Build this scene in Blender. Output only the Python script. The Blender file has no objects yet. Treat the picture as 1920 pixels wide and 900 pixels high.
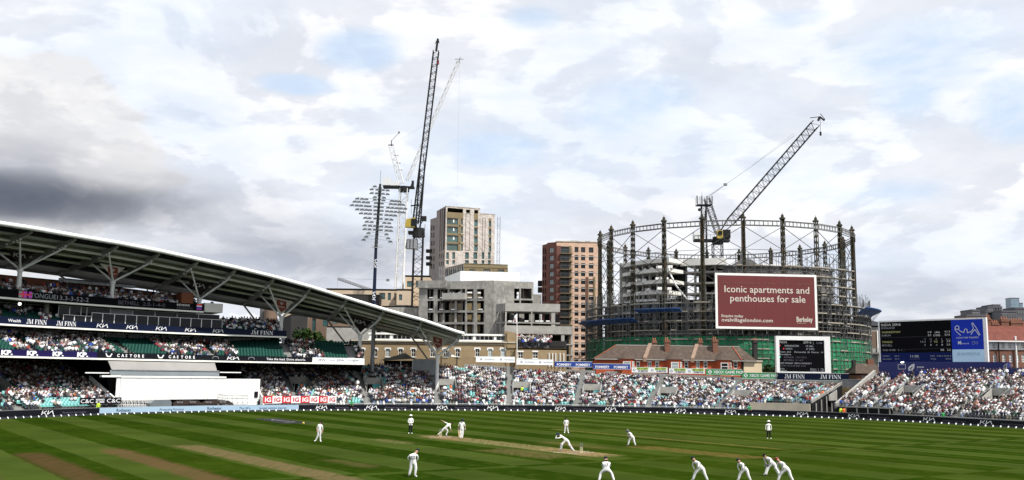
import bpy, bmesh, math, random
import numpy as np
from mathutils import Vector, Matrix
random.seed(7); rng = np.random.default_rng(7)
S = bpy.context.scene
COL = S.collection
R_ = math.radians
# ---------------- camera ----------------
FPX = 1800.0; EYE = 6.0; TH = math.atan(252/1800); RO = 0.0134
F = np.array([0, math.cos(TH), math.sin(TH)]); U = np.array([0, -math.sin(TH), math.cos(TH)]); RX = np.array([1.0, 0, 0])
CX = RX*math.cos(RO)+U*math.sin(RO); CY = -RX*math.sin(RO)+U*math.cos(RO); EP = np.array([0, 0, EYE])
cd = bpy.data.cameras.new('camera'); cam = bpy.data.objects.new('camera', cd); COL.objects.link(cam)
cd.sensor_width = 36; cd.lens = 36*FPX/1920; cd.clip_end = 6000; cd.clip_start = .5
mw = Matrix.Identity(4)
for i in range(3):
    mw[i][0] = CX[i]; mw[i][1] = CY[i]; mw[i][2] = -F[i]; mw[i][3] = EP[i]
cam.matrix_world = mw
S.camera = cam
# ---------------- world: daylight sky with broken cloud ----------------
SUN_EL, SUN_AZ = R_(55), math.atan2(0.74, -0.67)      # azimuth clockwise from +Y
W = bpy.data.worlds.new('World'); S.world = W; W.use_nodes = True
nt = W.node_tree; nt.nodes.clear()
def N(t, **k):
    n = nt.nodes.new(t)
    for a, b in k.items(): setattr(n, a, b)
    return n
def mth(op, a, b=None, clamp=False):
    n = N('ShaderNodeMath', operation=op, use_clamp=clamp)
    for i, v in enumerate([a, b]):
        if v is None: continue
        if isinstance(v, (int, float)): n.inputs[i].default_value = v
        else: nt.links.new(v, n.inputs[i])
    return n.outputs[0]
def ss(v, a, b, lo=0., hi=1.):
    n = N('ShaderNodeMapRange', interpolation_type='SMOOTHSTEP'); nt.links.new(v, n.inputs[0])
    for i, x in zip((1, 2, 3, 4), (a, b, lo, hi)): n.inputs[i].default_value = x
    return n.outputs[0]
def mixc(f, a, b):
    n = N('ShaderNodeMix', data_type='RGBA'); nt.links.new(f, n.inputs[0])
    for i, v in ((6, a), (7, b)):
        if isinstance(v, tuple): n.inputs[i].default_value = (*v, 1)
        else: nt.links.new(v, n.inputs[i])
    return n.outputs[2]
tc = N('ShaderNodeTexCoord'); sep = N('ShaderNodeSeparateXYZ'); nt.links.new(tc.outputs['Generated'], sep.inputs[0])
zz = mth('ADD', mth('MAXIMUM', sep.outputs[2], 0.0), 0.30)
cmb = N('ShaderNodeCombineXYZ'); nt.links.new(mth('DIVIDE', sep.outputs[0], zz), cmb.inputs[0]); nt.links.new(mth('DIVIDE', sep.outputs[1], zz), cmb.inputs[1])
nt.links.new(mth('MULTIPLY', sep.outputs[2], 2.2), cmb.inputs[2])
def noi(scale, det, rough, off=0., dist=0.):
    n = N('ShaderNodeTexNoise'); mp = N('ShaderNodeMapping'); mp.inputs[1].default_value = (off, off*.7, off*.3)
    nt.links.new(cmb.outputs[0], mp.inputs[0]); nt.links.new(mp.outputs[0], n.inputs[0])
    n.inputs['Scale'].default_value = scale; n.inputs['Detail'].default_value = det; n.inputs['Roughness'].default_value = rough; n.inputs['Distortion'].default_value = dist
    return n.outputs[0]
def blob(px, py, sx, sy):                             # a cloud bank standing at one bearing and height
    d = F+(px-960)/FPX*CX+(450-py)/FPX*CY; az = math.atan2(d[0], d[1]); el = d[2]/math.hypot(d[0], d[1])
    a = mth('ARCTAN2', sep.outputs[0], sep.outputs[1])
    hy = mth('SQRT', mth('ADD', mth('MULTIPLY', sep.outputs[0], sep.outputs[0]), mth('MULTIPLY', sep.outputs[1], sep.outputs[1])))
    e = mth('DIVIDE', sep.outputs[2], hy)
    u = mth('DIVIDE', mth('SUBTRACT', a, az), sx/FPX); v = mth('DIVIDE', mth('SUBTRACT', e, el), sy/FPX)
    return mth('ADD', mth('MULTIPLY', u, u), mth('MULTIPLY', v, v))
sky = N('ShaderNodeTexSky'); sky.sky_type = 'NISHITA'; sky.sun_disc = False; sky.sun_elevation = SUN_EL; sky.sun_rotation = SUN_AZ
def noi2(scale, det, rough, off, sx, sy, dist=0.):
    n = N('ShaderNodeTexNoise'); mp = N('ShaderNodeMapping'); mp.inputs[1].default_value = (off+sx, off*.7+sy, off*.3)
    nt.links.new(cmb.outputs[0], mp.inputs[0]); nt.links.new(mp.outputs[0], n.inputs[0])
    n.inputs['Scale'].default_value = scale; n.inputs['Detail'].default_value = det; n.inputs['Roughness'].default_value = rough; n.inputs['Distortion'].default_value = dist
    return n.outputs[0]
K = 7.1
nA = noi2(1.7, 12, .56, 3.1, 0, 0, .25); nB = noi2(2.4, 12, .55, 11.7, 0, 0, .3); nB2 = noi2(2.4, 12, .55, 11.7, -.07, .05, .3); nC = noi2(6.5, 10, .62, 5.2, 0, 0, .2)
c_white = tuple(K*x for x in (1.10, 1.11, 1.14)); c_lav = tuple(K*x for x in (.79, .82, .895)); c_dark = tuple(K*x for x in (.070, .088, .130)); c_blue = tuple(K*x for x in (.70, .87, 1.10))
blue = mixc(ss(nC, .35, .75, 0, .45), mixc(ss(sep.outputs[2], 0, 1, .92, .4), sky.outputs[0], c_blue), c_white)
thin = ss(nA, .36, .60)
puff = ss(mth('SUBTRACT', nB, nB2), -.025, .030)
shade = mth('ADD', mth('MULTIPLY', puff, .55), mth('MULTIPLY', ss(mth('ADD', mth('MULTIPLY', nB, .6), mth('MULTIPLY', nC, .4)), .38, .62), .45))
cl = mixc(shade, c_lav, c_white)
gap = blob(1195, 195, 90, 45); gaps = None
for (x, y, sx, sy) in ((1195, 200, 115, 55), (1740, 100, 150, 70), (1700, 170, 60, 50), (680, 95, 70, 40), (925, 285, 80, 30), (1630, 360, 120, 32), (1000, 35, 60, 25), (1895, 190, 60, 60), (560, 160, 70, 18), (1490, 35, 70, 20)):
    q = ss(mth('ADD', blob(x, y, sx, sy), mth('MULTIPLY', mth('SUBTRACT', nB, .5), 5.5)), .0, 1.9, 1, 0)
    gaps = q if gaps is None else mth('MAXIMUM', gaps, q)
col = mixc(mth('ADD', mth('MULTIPLY', thin, .40), .60, True), blue, cl)
col = mixc(mth('MULTIPLY', gaps, .80), col, blue)
wob = mth('MULTIPLY', mth('SUBTRACT', nB, .5), 2.6)
wob2 = mth('MULTIPLY', mth('SUBTRACT', nC, .5), 1.6)
low = ss(sep.outputs[2], .02, .26, 1, 0)
col = mixc(mth('MULTIPLY', low, .12), col, tuple(K*x for x in (.62, .65, .74)))
# heaped cumulus on the left with a dark flat base, greyer cloud trailing low towards the middle
cum = ss(mth('ADD', blob(20, 300, 235, 200), mth('ADD', wob, wob2)), .78, 1.08, 1, 0)
cumc = mixc(mth('ADD', mth('MULTIPLY', puff, .5), mth('MULTIPLY', ss(nC, .4, .6), .5)), tuple(K*x for x in (.78, .78, .80)), tuple(K*x for x in (1.0, .985, .98)))
col = mixc(mth('MULTIPLY', cum, .85), col, cumc)
grey = ss(mth('ADD', blob(10, 345, 265, 72), wob), -.3, 1.6, 1, 0)
col = mixc(mth('MULTIPLY', grey, .66), col, tuple(K*x for x in (.27, .305, .385)))
cum2 = ss(mth('ADD', blob(205, 320, 80, 50), mth('ADD', wob, wob2)), .6, 1.1, 1, 0)
col = mixc(mth('MULTIPLY', cum2, .35), col, cumc)
drk = ss(mth('ADD', blob(30, 375, 290, 46), mth('MULTIPLY', wob, .5)), -.1, 1.7, 1, 0)
col = mixc(mth('MULTIPLY', drk, .86), col, c_dark)
g2 = ss(mth('ADD', blob(470, 450, 330, 80), mth('ADD', wob2, wob)), -.5, 1.7, 1, 0)
col = mixc(mth('MULTIPLY', g2, .50), col, tuple(K*x for x in (.36, .39, .47)))
g3 = ss(mth('ADD', blob(620, 480, 190, 36), wob2), -.4, 1.6, 1, 0)
col = mixc(mth('MULTIPLY', g3, .40), col, tuple(K*x for x in (.30, .33, .41)))
g4 = ss(mth('ADD', blob(1760, 560, 420, 50), mth('ADD', wob2, wob)), -.5, 1.8, 1, 0)
col = mixc(mth('MULTIPLY', g4, .45), col, tuple(K*x for x in (.50, .52, .58)))
bg = N('ShaderNodeBackground'); bg.inputs[1].default_value = 0.1; nt.links.new(col, bg.inputs[0])
wo = N('ShaderNodeOutputWorld'); nt.links.new(bg.outputs[0], wo.inputs[0])
# ---------------- sun ----------------
sl = bpy.data.lights.new('sun', 'SUN'); sl.energy = 4.6; sl.angle = R_(.53); sl.color = (1, .96, .90)
so = bpy.data.objects.new('sun', sl); COL.objects.link(so)
sd = Vector((math.sin(SUN_AZ)*math.cos(SUN_EL), math.cos(SUN_AZ)*math.cos(SUN_EL), math.sin(SUN_EL)))
so.rotation_euler = sd.to_track_quat('Z', 'Y').to_euler(); so.location = (60, -40, 120)
S.view_settings.view_transform = 'Standard'; S.view_settings.look = 'None'; S.view_settings.exposure = 0.46; S.view_settings.gamma = 1.0
S.render.engine = 'CYCLES'; S.cycles.max_bounces = 5; S.cycles.diffuse_bounces = 2; S.cycles.glossy_bounces = 2; S.cycles.transparent_max_bounces = 8

# ---------------- pixel bearings to places ----------------
def ray(px, py): return F+(px-960)/FPX*CX+(450-py)/FPX*CY
def gnd(px, py, z=0.): d = ray(px, py); return EP+d*((z-EYE)/d[2])
def at(px, py, y): d = ray(px, py); return EP+d*(y/d[1])
def proj(p): v = np.array(p)-EP; z = v@F; return 960+FPX*(v@CX)/z, 450-FPX*(v@CY)/z
CC = (0., 83.)                                       # middle of the ground
KN = [(-95, 73), (-60, 74), (-20, 75), (10, 76), (32.3, 77.8), (41.7, 80.3), (51, 82.6), (60, 83.6), (71, 82.6), (87, 80.2), (97, 78.2), (107, 76.6), (116, 75.2), (130, 73), (140, 70.6), (152, 67.8), (170, 66), (200, 66), (230, 68), (265, 73)]
_a = np.array([k[0] for k in KN]); _b = np.array([k[1] for k in KN])
def rb(a): return sum(float(np.interp(a+x, _a, _b)) for x in (-6, -3, 0, 3, 6))/5
def ring(a, off, z=0.):
    r = rb(a)+off; return np.array([CC[0]+r*math.cos(R_(a)), CC[1]+r*math.sin(R_(a)), z])
def on(px, py, off):
    d = ray(px, py); lo = (CC[0]*d[0]+CC[1]*d[1])/(d[0]**2+d[1]**2); hi = 600
    for _ in range(40):
        t = (lo+hi)/2; x, y = d[0]*t-CC[0], d[1]*t-CC[1]
        if math.hypot(x, y) < rb(math.degrees(math.atan2(y, x)))+off: lo = t
        else: hi = t
    p = EP+d*lo; return math.degrees(math.atan2(p[1]-CC[1], p[0]-CC[0])), p[2]
def tin(x, tab): return float(np.interp(x, [t[0] for t in tab], [t[1] for t in tab]))

# ---------------- materials ----------------
M = {}
def mat(name, col, rough=.8, metal=0., noise=None, n2=None, emit=None, spec=None, bump=None, alpha=None, brick=None, stripes=None, coord='Object', attr=None, lum=None):
    """noise=(scale, amount) fine value variation; n2=(scale, colour, threshold, softness) patches of a second colour"""
    m = bpy.data.materials.new(name); m.use_nodes = True; t = m.node_tree; b = t.nodes['Principled BSDF']
    b.inputs['Base Color'].default_value = (*col, 1); b.inputs['Roughness'].default_value = rough; b.inputs['Metallic'].default_value = metal
    if max(col) < .45 and not emit: col = tuple(.82*x for x in col)
    if spec is None and max(col) < .06 and rough > .25 and metal == 0: spec = .12
    if spec is not None: b.inputs['Specular IOR Level'].default_value = spec
    L = t.links; nn = t.nodes.new
    src = None
    tcn = nn('ShaderNodeTexCoord'); co = tcn.outputs[coord]
    if coord == 'Object':
        ge = nn('ShaderNodeNewGeometry'); co = ge.outputs['Position']
    if attr:
        a = nn('ShaderNodeAttribute'); a.attribute_name = attr; src = a.outputs['Color']
    if brick:
        br = nn('ShaderNodeTexBrick'); mp = nn('ShaderNodeMapping'); mp.inputs[2].default_value = (R_(90), 0, brick[4] if len(brick) > 4 else 0)
        L.new(co, mp.inputs[0]); L.new(mp.outputs[0], br.inputs[0]); br.inputs['Color1'].default_value = (*col, 1); br.inputs['Color2'].default_value = (*brick[0], 1); br.inputs['Mortar'].default_value = (*brick[1], 1)
        br.inputs['Scale'].default_value = 1; br.inputs['Brick Width'].default_value = brick[2]; br.inputs['Row Height'].default_value = brick[3]; br.inputs['Mortar Size'].default_value = .012; src = br.outputs[0]
    def cur():
        return src
    def mixn(fac, a, b2, mode='MIX'):
        n = nn('ShaderNodeMix'); n.data_type = 'RGBA'; n.blend_type = mode
        if isinstance(fac, float): n.inputs[0].default_value = fac
        else: L.new(fac, n.inputs[0])
        for i, v in ((6, a), (7, b2)):
            if isinstance(v, tuple): n.inputs[i].default_value = (*v, 1)
            else: L.new(v, n.inputs[i])
        return n.outputs[2]
    def nz(sc, det=5, stretch=None):
        n = nn('ShaderNodeTexNoise'); n.inputs['Scale'].default_value = sc; n.inputs['Detail'].default_value = det
        if stretch:
            mp = nn('ShaderNodeMapping'); mp.inputs[3].default_value = stretch; L.new(co, mp.inputs[0]); L.new(mp.outputs[0], n.inputs[0])
        else: L.new(co, n.inputs[0])
        return n.outputs[0]
    def rampf(v, a, b2, lo=0., hi=1.):
        n = nn('ShaderNodeMapRange'); L.new(v, n.inputs[0])
        for i, x in zip((1, 2, 3, 4), (a, b2, lo, hi)): n.inputs[i].default_value = x
        return n.outputs[0]
    if n2:
        for (sc, c2, th, sf, *st) in (n2 if isinstance(n2, list) else [n2]):
            src = mixn(rampf(nz(sc, 6, st[0] if st else None), th, th+sf), src if src is not None else col, c2)
    if noise:
        v = rampf(nz(noise[0], 6), .3, .7, 1-noise[1], 1+noise[1]); cb = nn('ShaderNodeCombineColor')
        for i in range(3): L.new(v, cb.inputs[i])
        src = mixn(1.0, src if src is not None else col, cb.outputs[0], 'MULTIPLY')
    if src is not None: L.new(src, b.inputs['Base Color'])
    if emit:
        b.inputs['Emission Color'].default_value = (*emit[0], 1); b.inputs['Emission Strength'].default_value = emit[1]
    if bump:
        bn = nn('ShaderNodeBump'); bn.inputs['Strength'].default_value = bump[1]; L.new(nz(bump[0]), bn.inputs['Height']); L.new(bn.outputs[0], b.inputs['Normal'])
    if alpha is not None: b.inputs['Alpha'].default_value = alpha
    M[name] = m; return m
# ---------------- mesh builder ----------------
def v3(p): return (float(p[0]), float(p[1]), float(p[2]))
def origin(o):
    v = Vector((0, 0, 0))
    while o is not None: v += o.location; o = o.parent
    return v
class G:
    def __init__(s, m='grey'): s.v = []; s.f = []; s.fm = []; s.mk = []; s.cur = m
    def mi(s, m):
        m = m or s.cur
        if m not in s.mk: s.mk.append(m)
        return s.mk.index(m)
    def add(s, vs, fs, m=None):
        b = len(s.v); s.v += [v3(p) for p in vs]; k = s.mi(m)
        for f in fs: s.f.append([b+i for i in f]); s.fm.append(k)
        return s
    def quad(s, a, b, c, d, m=None): return s.add([a, b, c, d], [(0, 1, 2, 3)], m)
    def hexa(s, P, m=None):   # 8 corners: bottom 4 ccw, top 4 ccw
        return s.add(P, [(0, 3, 2, 1), (4, 5, 6, 7), (0, 1, 5, 4), (1, 2, 6, 5), (2, 3, 7, 6), (3, 0, 4, 7)], m)
    def box(s, x0, x1, y0, y1, z0, z1, m=None):
        return s.hexa([(x0, y0, z0), (x1, y0, z0), (x1, y1, z0), (x0, y1, z0), (x0, y0, z1), (x1, y0, z1), (x1, y1, z1), (x0, y1, z1)], m)
    def bar(s, p, q, w, h=None, m=None, up=(0, 0, 1)):
        p = np.array(p, float); q = np.array(q, float); h = h or w; d = q-p; L = np.linalg.norm(d)
        if L < 1e-6: return s
        d /= L; up = np.array(up, float)
        if abs(d@up) > .98: up = np.array([0, 1., 0]) if abs(d[1]) < .9 else np.array([1., 0, 0])
        a = np.cross(d, up); a /= np.linalg.norm(a); b = np.cross(a, d)
        a *= w/2; b *= h/2
        return s.add([p-a-b, p+a-b, p+a+b, p-a+b, q-a-b, q+a-b, q+a+b, q-a+b], [(0, 3, 2, 1), (4, 5, 6, 7), (0, 1, 5, 4), (1, 2, 6, 5), (2, 3, 7, 6), (3, 0, 4, 7)], m)
    def tube(s, p, q, r0, r1=None, n=8, m=None, caps=True):
        p = np.array(p, float); q = np.array(q, float); r1 = r0 if r1 is None else r1; d = q-p; L = np.linalg.norm(d)
        if L < 1e-6: return s
        d /= L; up = np.array([0, 0, 1.]) if abs(d[2]) < .95 else np.array([0, 1., 0])
        a = np.cross(d, up); a /= np.linalg.norm(a); b = np.cross(a, d); vs = []
        for c, r in ((p, r0), (q, r1)):
            for i in range(n): t = 2*math.pi*i/n; vs.append(c+r*(a*math.cos(t)+b*math.sin(t)))
        fs = [(i, (i+1) % n, n+(i+1) % n, n+i) for i in range(n)]
        if caps: fs += [tuple(range(n-1, -1, -1)), tuple(range(n, 2*n))]
        return s.add(vs, fs, m)
    def loft(s, rings, m=None, closed=True, caps=True):
        n = len(rings[0]); vs = [p for r in rings for p in r]; fs = []
        for k in range(len(rings)-1):
            for i in range(n if closed else n-1):
                j = (i+1) % n; fs.append((k*n+i, k*n+j, (k+1)*n+j, (k+1)*n+i))
        if caps and closed: fs += [tuple(range(n-1, -1, -1)), tuple(range((len(rings)-1)*n, len(rings)*n))]
        return s.add(vs, fs, m)
    def sweep(s, a0, a1, prof, m=None, step=1.5):      # closed profile [(off,z)...] swept round the ground; prof may be a function of the bearing
        n = max(1, int(math.ceil(abs(a1-a0)/step))); rs = []
        for k in range(n+1):
            a = a0+(a1-a0)*k/n; pr = prof(a) if callable(prof) else prof
            rs.append([ring(a, o, z) for o, z in pr])
        return s.loft(rs, m)
    def build(s, name, parent=None, loc=None, label=None, cat=None, group=None, kind=None, smooth=False):
        me = bpy.data.meshes.new(name); o = bpy.data.objects.new(name, me); COL.objects.link(o)
        if parent is not None: o.parent = parent; og = origin(parent)
        else: og = Vector(v3(loc)) if loc is not None else Vector((0, 0, 0)); o.location = og
        V = np.array(s.v, float)-np.array(og)
        me.from_pydata(V.tolist(), [], s.f); 
        for k in s.mk: me.materials.append(M[k])
        me.polygons.foreach_set('material_index', s.fm)
        if smooth: me.polygons.foreach_set('use_smooth', [True]*len(s.f))
        me.update()
        tag(o, label, cat, group, kind); return o
def tag(o, label=None, cat=None, group=None, kind=None):
    if label: o['label'] = label
    if cat: o['category'] = cat
    if group: o['group'] = group
    if kind: o['kind'] = kind
    return o
def thing(name, label, cat, loc, group=None):
    o = bpy.data.objects.new(name, None); o.empty_display_size = .2; COL.objects.link(o); o.location = v3(loc)
    return tag(o, label, cat, group)
# ---------------- lettering ----------------
_tc = {}
def glyphs(txt, bold=0.):
    k = (txt, bold)
    if k not in _tc:
        c = bpy.data.curves.new('t', 'FONT'); c.body = txt; c.size = 1; c.offset = bold; c.resolution_u = 2
        o = bpy.data.objects.new('t', c); me = o.to_mesh()
        vs = [(v.co.x, v.co.y) for v in me.vertices]; fs = [tuple(p.vertices) for p in me.polygons]
        o.to_mesh_clear(); bpy.data.objects.remove(o); bpy.data.curves.remove(c)
        xs = [v[0] for v in vs] or [0, 1]; x0, x1 = min(xs), max(xs)
        _tc[k] = ([((x-x0), y/.7) for x, y in vs], fs, (x1-x0))     # cap height = 1 in y
        _tc[k] = ([(x/.7, y) for x, y in _tc[k][0]], fs, (x1-x0)/.7)
    return _tc[k]
def T(g, txt, fn, u, v, h, m, w=None, bold=0., anchor=0., slant=0.):
    """letters with cap height h, lower-left at (u,v) of a surface fn(u,v)->place; w stretches to a width"""
    vs, fs, ww = glyphs(txt, bold); sx = h if w is None else w/ww; u -= anchor*ww*sx
    return g.add([fn(u+x*sx+slant*y*h, v+y*h) for x, y in vs], fs, m)
def stroke(g, pts, fn, w, m):
    for (x0, y0), (x1, y1) in zip(pts, pts[1:]):
        dx, dy = x1-x0, y1-y0; L = math.hypot(dx, dy) or 1; nx, ny = -dy/L*w/2, dx/L*w/2; ex, ey = dx/L*w*.35, dy/L*w*.35
        g.quad(fn(x0-ex-nx, y0-ey-ny), fn(x1+ex-nx, y1+ey-ny), fn(x1+ex+nx, y1+ey+ny), fn(x0-ex+nx, y0-ey+ny), m)
def LG(g, fn, u, v, h, w, m, anchor=.5):              # angular linked three-letter logo
    u -= w*anchor; f2 = lambda x, y: fn(u+x*w/2.3, v+y*h)
    t = .17*min(1.4, max(w/2.3, h*.9))
    for pl in ([(0, 0), (.20, 1)], [(.86, 1), (.26, .42)], [(.38, .54), (.78, .02)], [(1.20, 1.0), (1.04, .04), (1.86, .96), (2.06, .0)]):
        stroke(g, pl, f2, t, m)
SER = {'J': [(.30, .42, .1, 1), (.02, .42, 0, .1), (.02, .12, .0, .25), (.18, .55, .93, 1)],
       'M': [(.06, .12, 0, 1), (.78, .96, 0, 1), (0, .2, 0, .07), (.70, 1.04, 0, .07), (0, .2, .93, 1), (.8, 1.04, .93, 1)],
       'F': [(.1, .28, 0, 1), (.02, .36, 0, .07), (.02, .66, .92, 1), (.28, .5, .46, .54), (.6, .66, .7, 1), (.47, .52, .36, .64)],
       'I': [(.1, .28, 0, 1), (.02, .36, 0, .07), (.02, .36, .93, 1)],
       'N': [(.08, .14, 0, 1), (.66, .72, 0, 1), (0, .22, 0, .07), (0, .2, .93, 1), (.58, .8, .93, 1)]}
def SERIF(g, txt, fn, u, v, h, m, w):                 # high-contrast serif capitals
    adv = {'J': .62, 'M': 1.16, 'F': .76, 'I': .46, 'N': .9, ' ': .3}
    tot = sum(adv[c] for c in txt); k = w/tot; x = u
    for c in txt:
        for (x0, x1, y0, y1) in SER.get(c, []):
            g.quad(fn(x+x0*k, v+y0*h), fn(x+x1*k, v+y0*h), fn(x+x1*k, v+y1*h), fn(x+x0*k, v+y1*h), m)
        if c == 'M':
            stroke(g, [(x+.12*k, v+h*.98), (x+.46*k, v+.02*h)], fn, .15*k, m); stroke(g, [(x+.46*k, v+.02*h), (x+.82*k, v+.98*h)], fn, .05*k, m)
        if c == 'N': stroke(g, [(x+.12*k, v+h*.97), (x+.68*k, v+.03*h)], fn, .16*k, m)
        x += adv[c]*k
# ---------------- flat frames (facades) ----------------
class Fr:
    def __init__(s, o, ang=0.):
        s.o = np.array([o[0], o[1], 0.]); s.e = np.array([math.cos(R_(ang)), math.sin(R_(ang)), 0]); s.n = np.array([s.e[1], -s.e[0], 0])
    def P(s, u, d, z): return s.o+s.e*u+s.n*d+np.array([0, 0, z])
    def px(s, px, py, d=0.):
        r = ray(px, py); q = s.o+s.n*d; t = ((q-EP)@s.n)/(r@s.n); p = EP+r*t; return float((p-s.o)@s.e), float(p[2])
    def fn(s, d): return lambda u, z: s.P(u, d, z)
    def box(s, g, u0, u1, d0, d1, z0, z1, m=None):      # d0 back, d1 front
        P = s.P; return g.hexa([P(u0, d1, z0), P(u1, d1, z0), P(u1, d0, z0), P(u0, d0, z0), P(u0, d1, z1), P(u1, d1, z1), P(u1, d0, z1), P(u0, d0, z1)], m)
    def wall(s, g, u0, u1, z0, z1, holes, m=None, reveal=.25, d=0., rm=None):
        us = sorted({u0, u1, *[x for h in holes for x in (h[0], h[1]) if u0 < x < u1]}); zs = sorted({z0, z1, *[x for h in holes for x in (h[2], h[3]) if z0 < x < z1]})
        for a, b in zip(us, us[1:]):
            run = None
            for c, e in zip(zs, zs[1:]):
                mu, mz = (a+b)/2, (c+e)/2; hole = any(h[0] < mu < h[1] and h[2] < mz < h[3] for h in holes)
                if not hole: g.quad(s.P(a, d, c), s.P(b, d, c), s.P(b, d, e), s.P(a, d, e), m)
        for h in holes:
            a, b, c, e = h; k = d-reveal; P = s.P; mm = rm or m
            g.quad(P(a, d, c), P(a, d, e), P(a, k, e), P(a, k, c), mm); g.quad(P(b, d, e), P(b, d, c), P(b, k, c), P(b, k, e), mm)
            g.quad(P(a, d, c), P(a, k, c), P(b, k, c), P(b, d, c), mm); g.quad(P(a, d, e), P(b, d, e), P(b, k, e), P(a, k, e), mm)
def window(parent, fr, u0, u1, z0, z1, d, glass='glass', frame='wframe', t=.07, cols=1, rows=1, name='window'):
    g = G(frame)
    fr.box(g, u0, u0+t, d-.06, d, z0, z1); fr.box(g, u1-t, u1, d-.06, d, z0, z1); fr.box(g, u0+t, u1-t, d-.06, d, z0, z0+t); fr.box(g, u0+t, u1-t, d-.06, d, z1-t, z1)
    for c in range(1, cols): x = u0+(u1-u0)*c/cols; fr.box(g, x-t*.4, x+t*.4, d-.06, d-.005, z0+t, z1-t)
    for c in range(1, rows): x = z0+(z1-z0)*c/rows; fr.box(g, u0+t, u1-t, d-.06, d-.01, x-t*.4, x+t*.4)
    w = g.build(name, parent)
    p = G(glass); p.quad(fr.P(u0+t, d-.04, z0+t), fr.P(u1-t, d-.04, z0+t), fr.P(u1-t, d-.04, z1-t), fr.P(u0+t, d-.04, z1-t)); p.build('pane', w)
    return w
# ---------------- material list ----------------
mat('white_metal', (.74, .74, .73), .45, noise=(.6, .06)); mat('white_paint', (.80, .80, .77), .6, noise=(.5, .04)); mat('grey_metal', (.30, .31, .32), .5, .3, noise=(1., .12))
mat('dark_metal', (.035, .037, .04), .55, noise=(1., .2)); mat('mid_metal', (.12, .125, .13), .5, .3, noise=(1., .2)); mat('galv', (.36, .37, .38), .5, .4, noise=(2., .2)); mat('roof_tube', (.84, .83, .76), .5)
mat('conc', (.33, .32, .29), .9, noise=(1.3, .25), n2=[(.25, (.19, .185, .17), .42, .2), (2.2, (.40, .39, .37), .55, .2, (1, 1, .15))]); mat('conc_light', (.38, .37, .34), .9, noise=(1.1, .15), n2=(.3, (.30, .29, .265), .48, .3))
mat('conc_dark', (.16, .155, .15), .9, noise=(1., .2)); mat('conc_step', (.30, .30, .29), .9, noise=(.8, .12)); mat('stair', (.26, .26, .25), .9, noise=(2., .1)); mat('stair_edge', (.46, .46, .44), .8)
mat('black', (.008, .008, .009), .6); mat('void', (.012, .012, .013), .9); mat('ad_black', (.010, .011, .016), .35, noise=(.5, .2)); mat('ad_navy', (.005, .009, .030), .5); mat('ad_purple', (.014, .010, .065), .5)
mat('ad_sky', (.30, .42, .54), .4, emit=((.30, .42, .54), .06)); mat('ink', (.80, .80, .82), .5); mat('ink_dim', (.10, .09, .13), .5); mat('ink_dark', (.02, .035, .07), .5)
mat('ad_red', (.50, .02, .02), .5); mat('ad_blue', (.01, .045, .26), .45); mat('ad_green', (.03, .27, .07), .45); mat('ad_lime', (.45, .62, .08), .5); mat('ad_white', (.78, .80, .80), .5); mat('pale_ink', (.30, .32, .35), .6)
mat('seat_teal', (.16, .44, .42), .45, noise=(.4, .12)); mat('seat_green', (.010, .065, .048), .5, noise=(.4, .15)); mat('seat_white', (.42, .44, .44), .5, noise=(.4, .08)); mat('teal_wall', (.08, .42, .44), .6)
mat('glass', (.03, .04, .045), .08, spec=.5, noise=(.35, .5)); mat('glass_teal', (.05, .13, .13), .07, spec=.8, noise=(.3, .45)); mat('glass_dark', (.008, .010, .012), .15, spec=.22); mat('glass_pale', (.34, .40, .42), .12, noise=(.4, .2)); mat('wframe', (.70, .69, .65), .6); mat('wframe_dark', (.05, .05, .05), .5)
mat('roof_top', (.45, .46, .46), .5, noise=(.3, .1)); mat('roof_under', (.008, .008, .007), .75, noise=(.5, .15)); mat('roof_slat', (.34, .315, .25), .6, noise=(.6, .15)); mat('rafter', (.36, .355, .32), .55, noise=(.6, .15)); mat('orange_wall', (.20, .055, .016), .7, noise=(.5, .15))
mat('banner_cream', (.62, .57, .50), .8, noise=(.8, .05)); mat('banner_black', (.022, .016, .014), .8); mat('crest', (.24, .05, .03), .8); mat('screen_black', (.004, .004, .005), .5, spec=.04); mat('screen_blue', (.008, .02, .19), .5, spec=.05, emit=((.008, .025, .30), .3)); mat('screen_navy', (.006, .010, .05), .5, spec=.04, emit=((.006, .012, .08), .2))
mat('scr_w', (.2, .2, .2), .4, emit=((.62, .63, .62), .28)); mat('scr_y', (.2, .2, .1), .4, emit=((.50, .48, .16), .26)); mat('scr_r', (.3, .02, .02), .4, emit=((.6, .02, .04), .35)); mat('scr_pale', (.25, .35, .45), .3, emit=((.25, .38, .52), .35)); mat('scr_mag', (.3, .03, .3), .4, emit=((.5, .04, .45), .15)); mat('scr_teal', (.02, .3, .25), .4, emit=((.03, .5, .4), .5)); mat('base_blue', (.010, .016, .15), .55, noise=(.3, .08))
mat('skin', (.42, .24, .16), .6); mat('skin_dark', (.12, .055, .03), .6); mat('kit', (.66, .66, .65), .85, noise=(7, .12), bump=(9, .5)); mat('cap_navy', (.008, .012, .03), .6); mat('cloth_black', (.012, .012, .014), .8); mat('helmet', (.01, .025, .03), .3); mat('helmet_grey', (.08, .085, .09), .4); mat('cap_red', (.22, .02, .02), .6); mat('pad_stripe', (.03, .035, .05), .7); mat('willow', (.55, .40, .22), .6); mat('leather', (.35, .33, .28), .6); mat('stump', (.60, .55, .35), .5); mat('stump_grey', (.16, .17, .18), .5); mat('hiviz_orange', (.85, .16, .02), .6); mat('hiviz_yellow', (.60, .85, .05), .6); mat('green_shirt', (.02, .28, .07), .7)
mat('rope', (.02, .022, .03), .6); mat('rope_white', (.82, .82, .8), .6)
mat('yellow', (.34, .25, .03), .5); mat('crane_white', (.62, .63, .63), .5); mat('crane_dark', (.018, .018, .019), .5); mat('crane_grey', (.16, .165, .17), .5)
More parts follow.
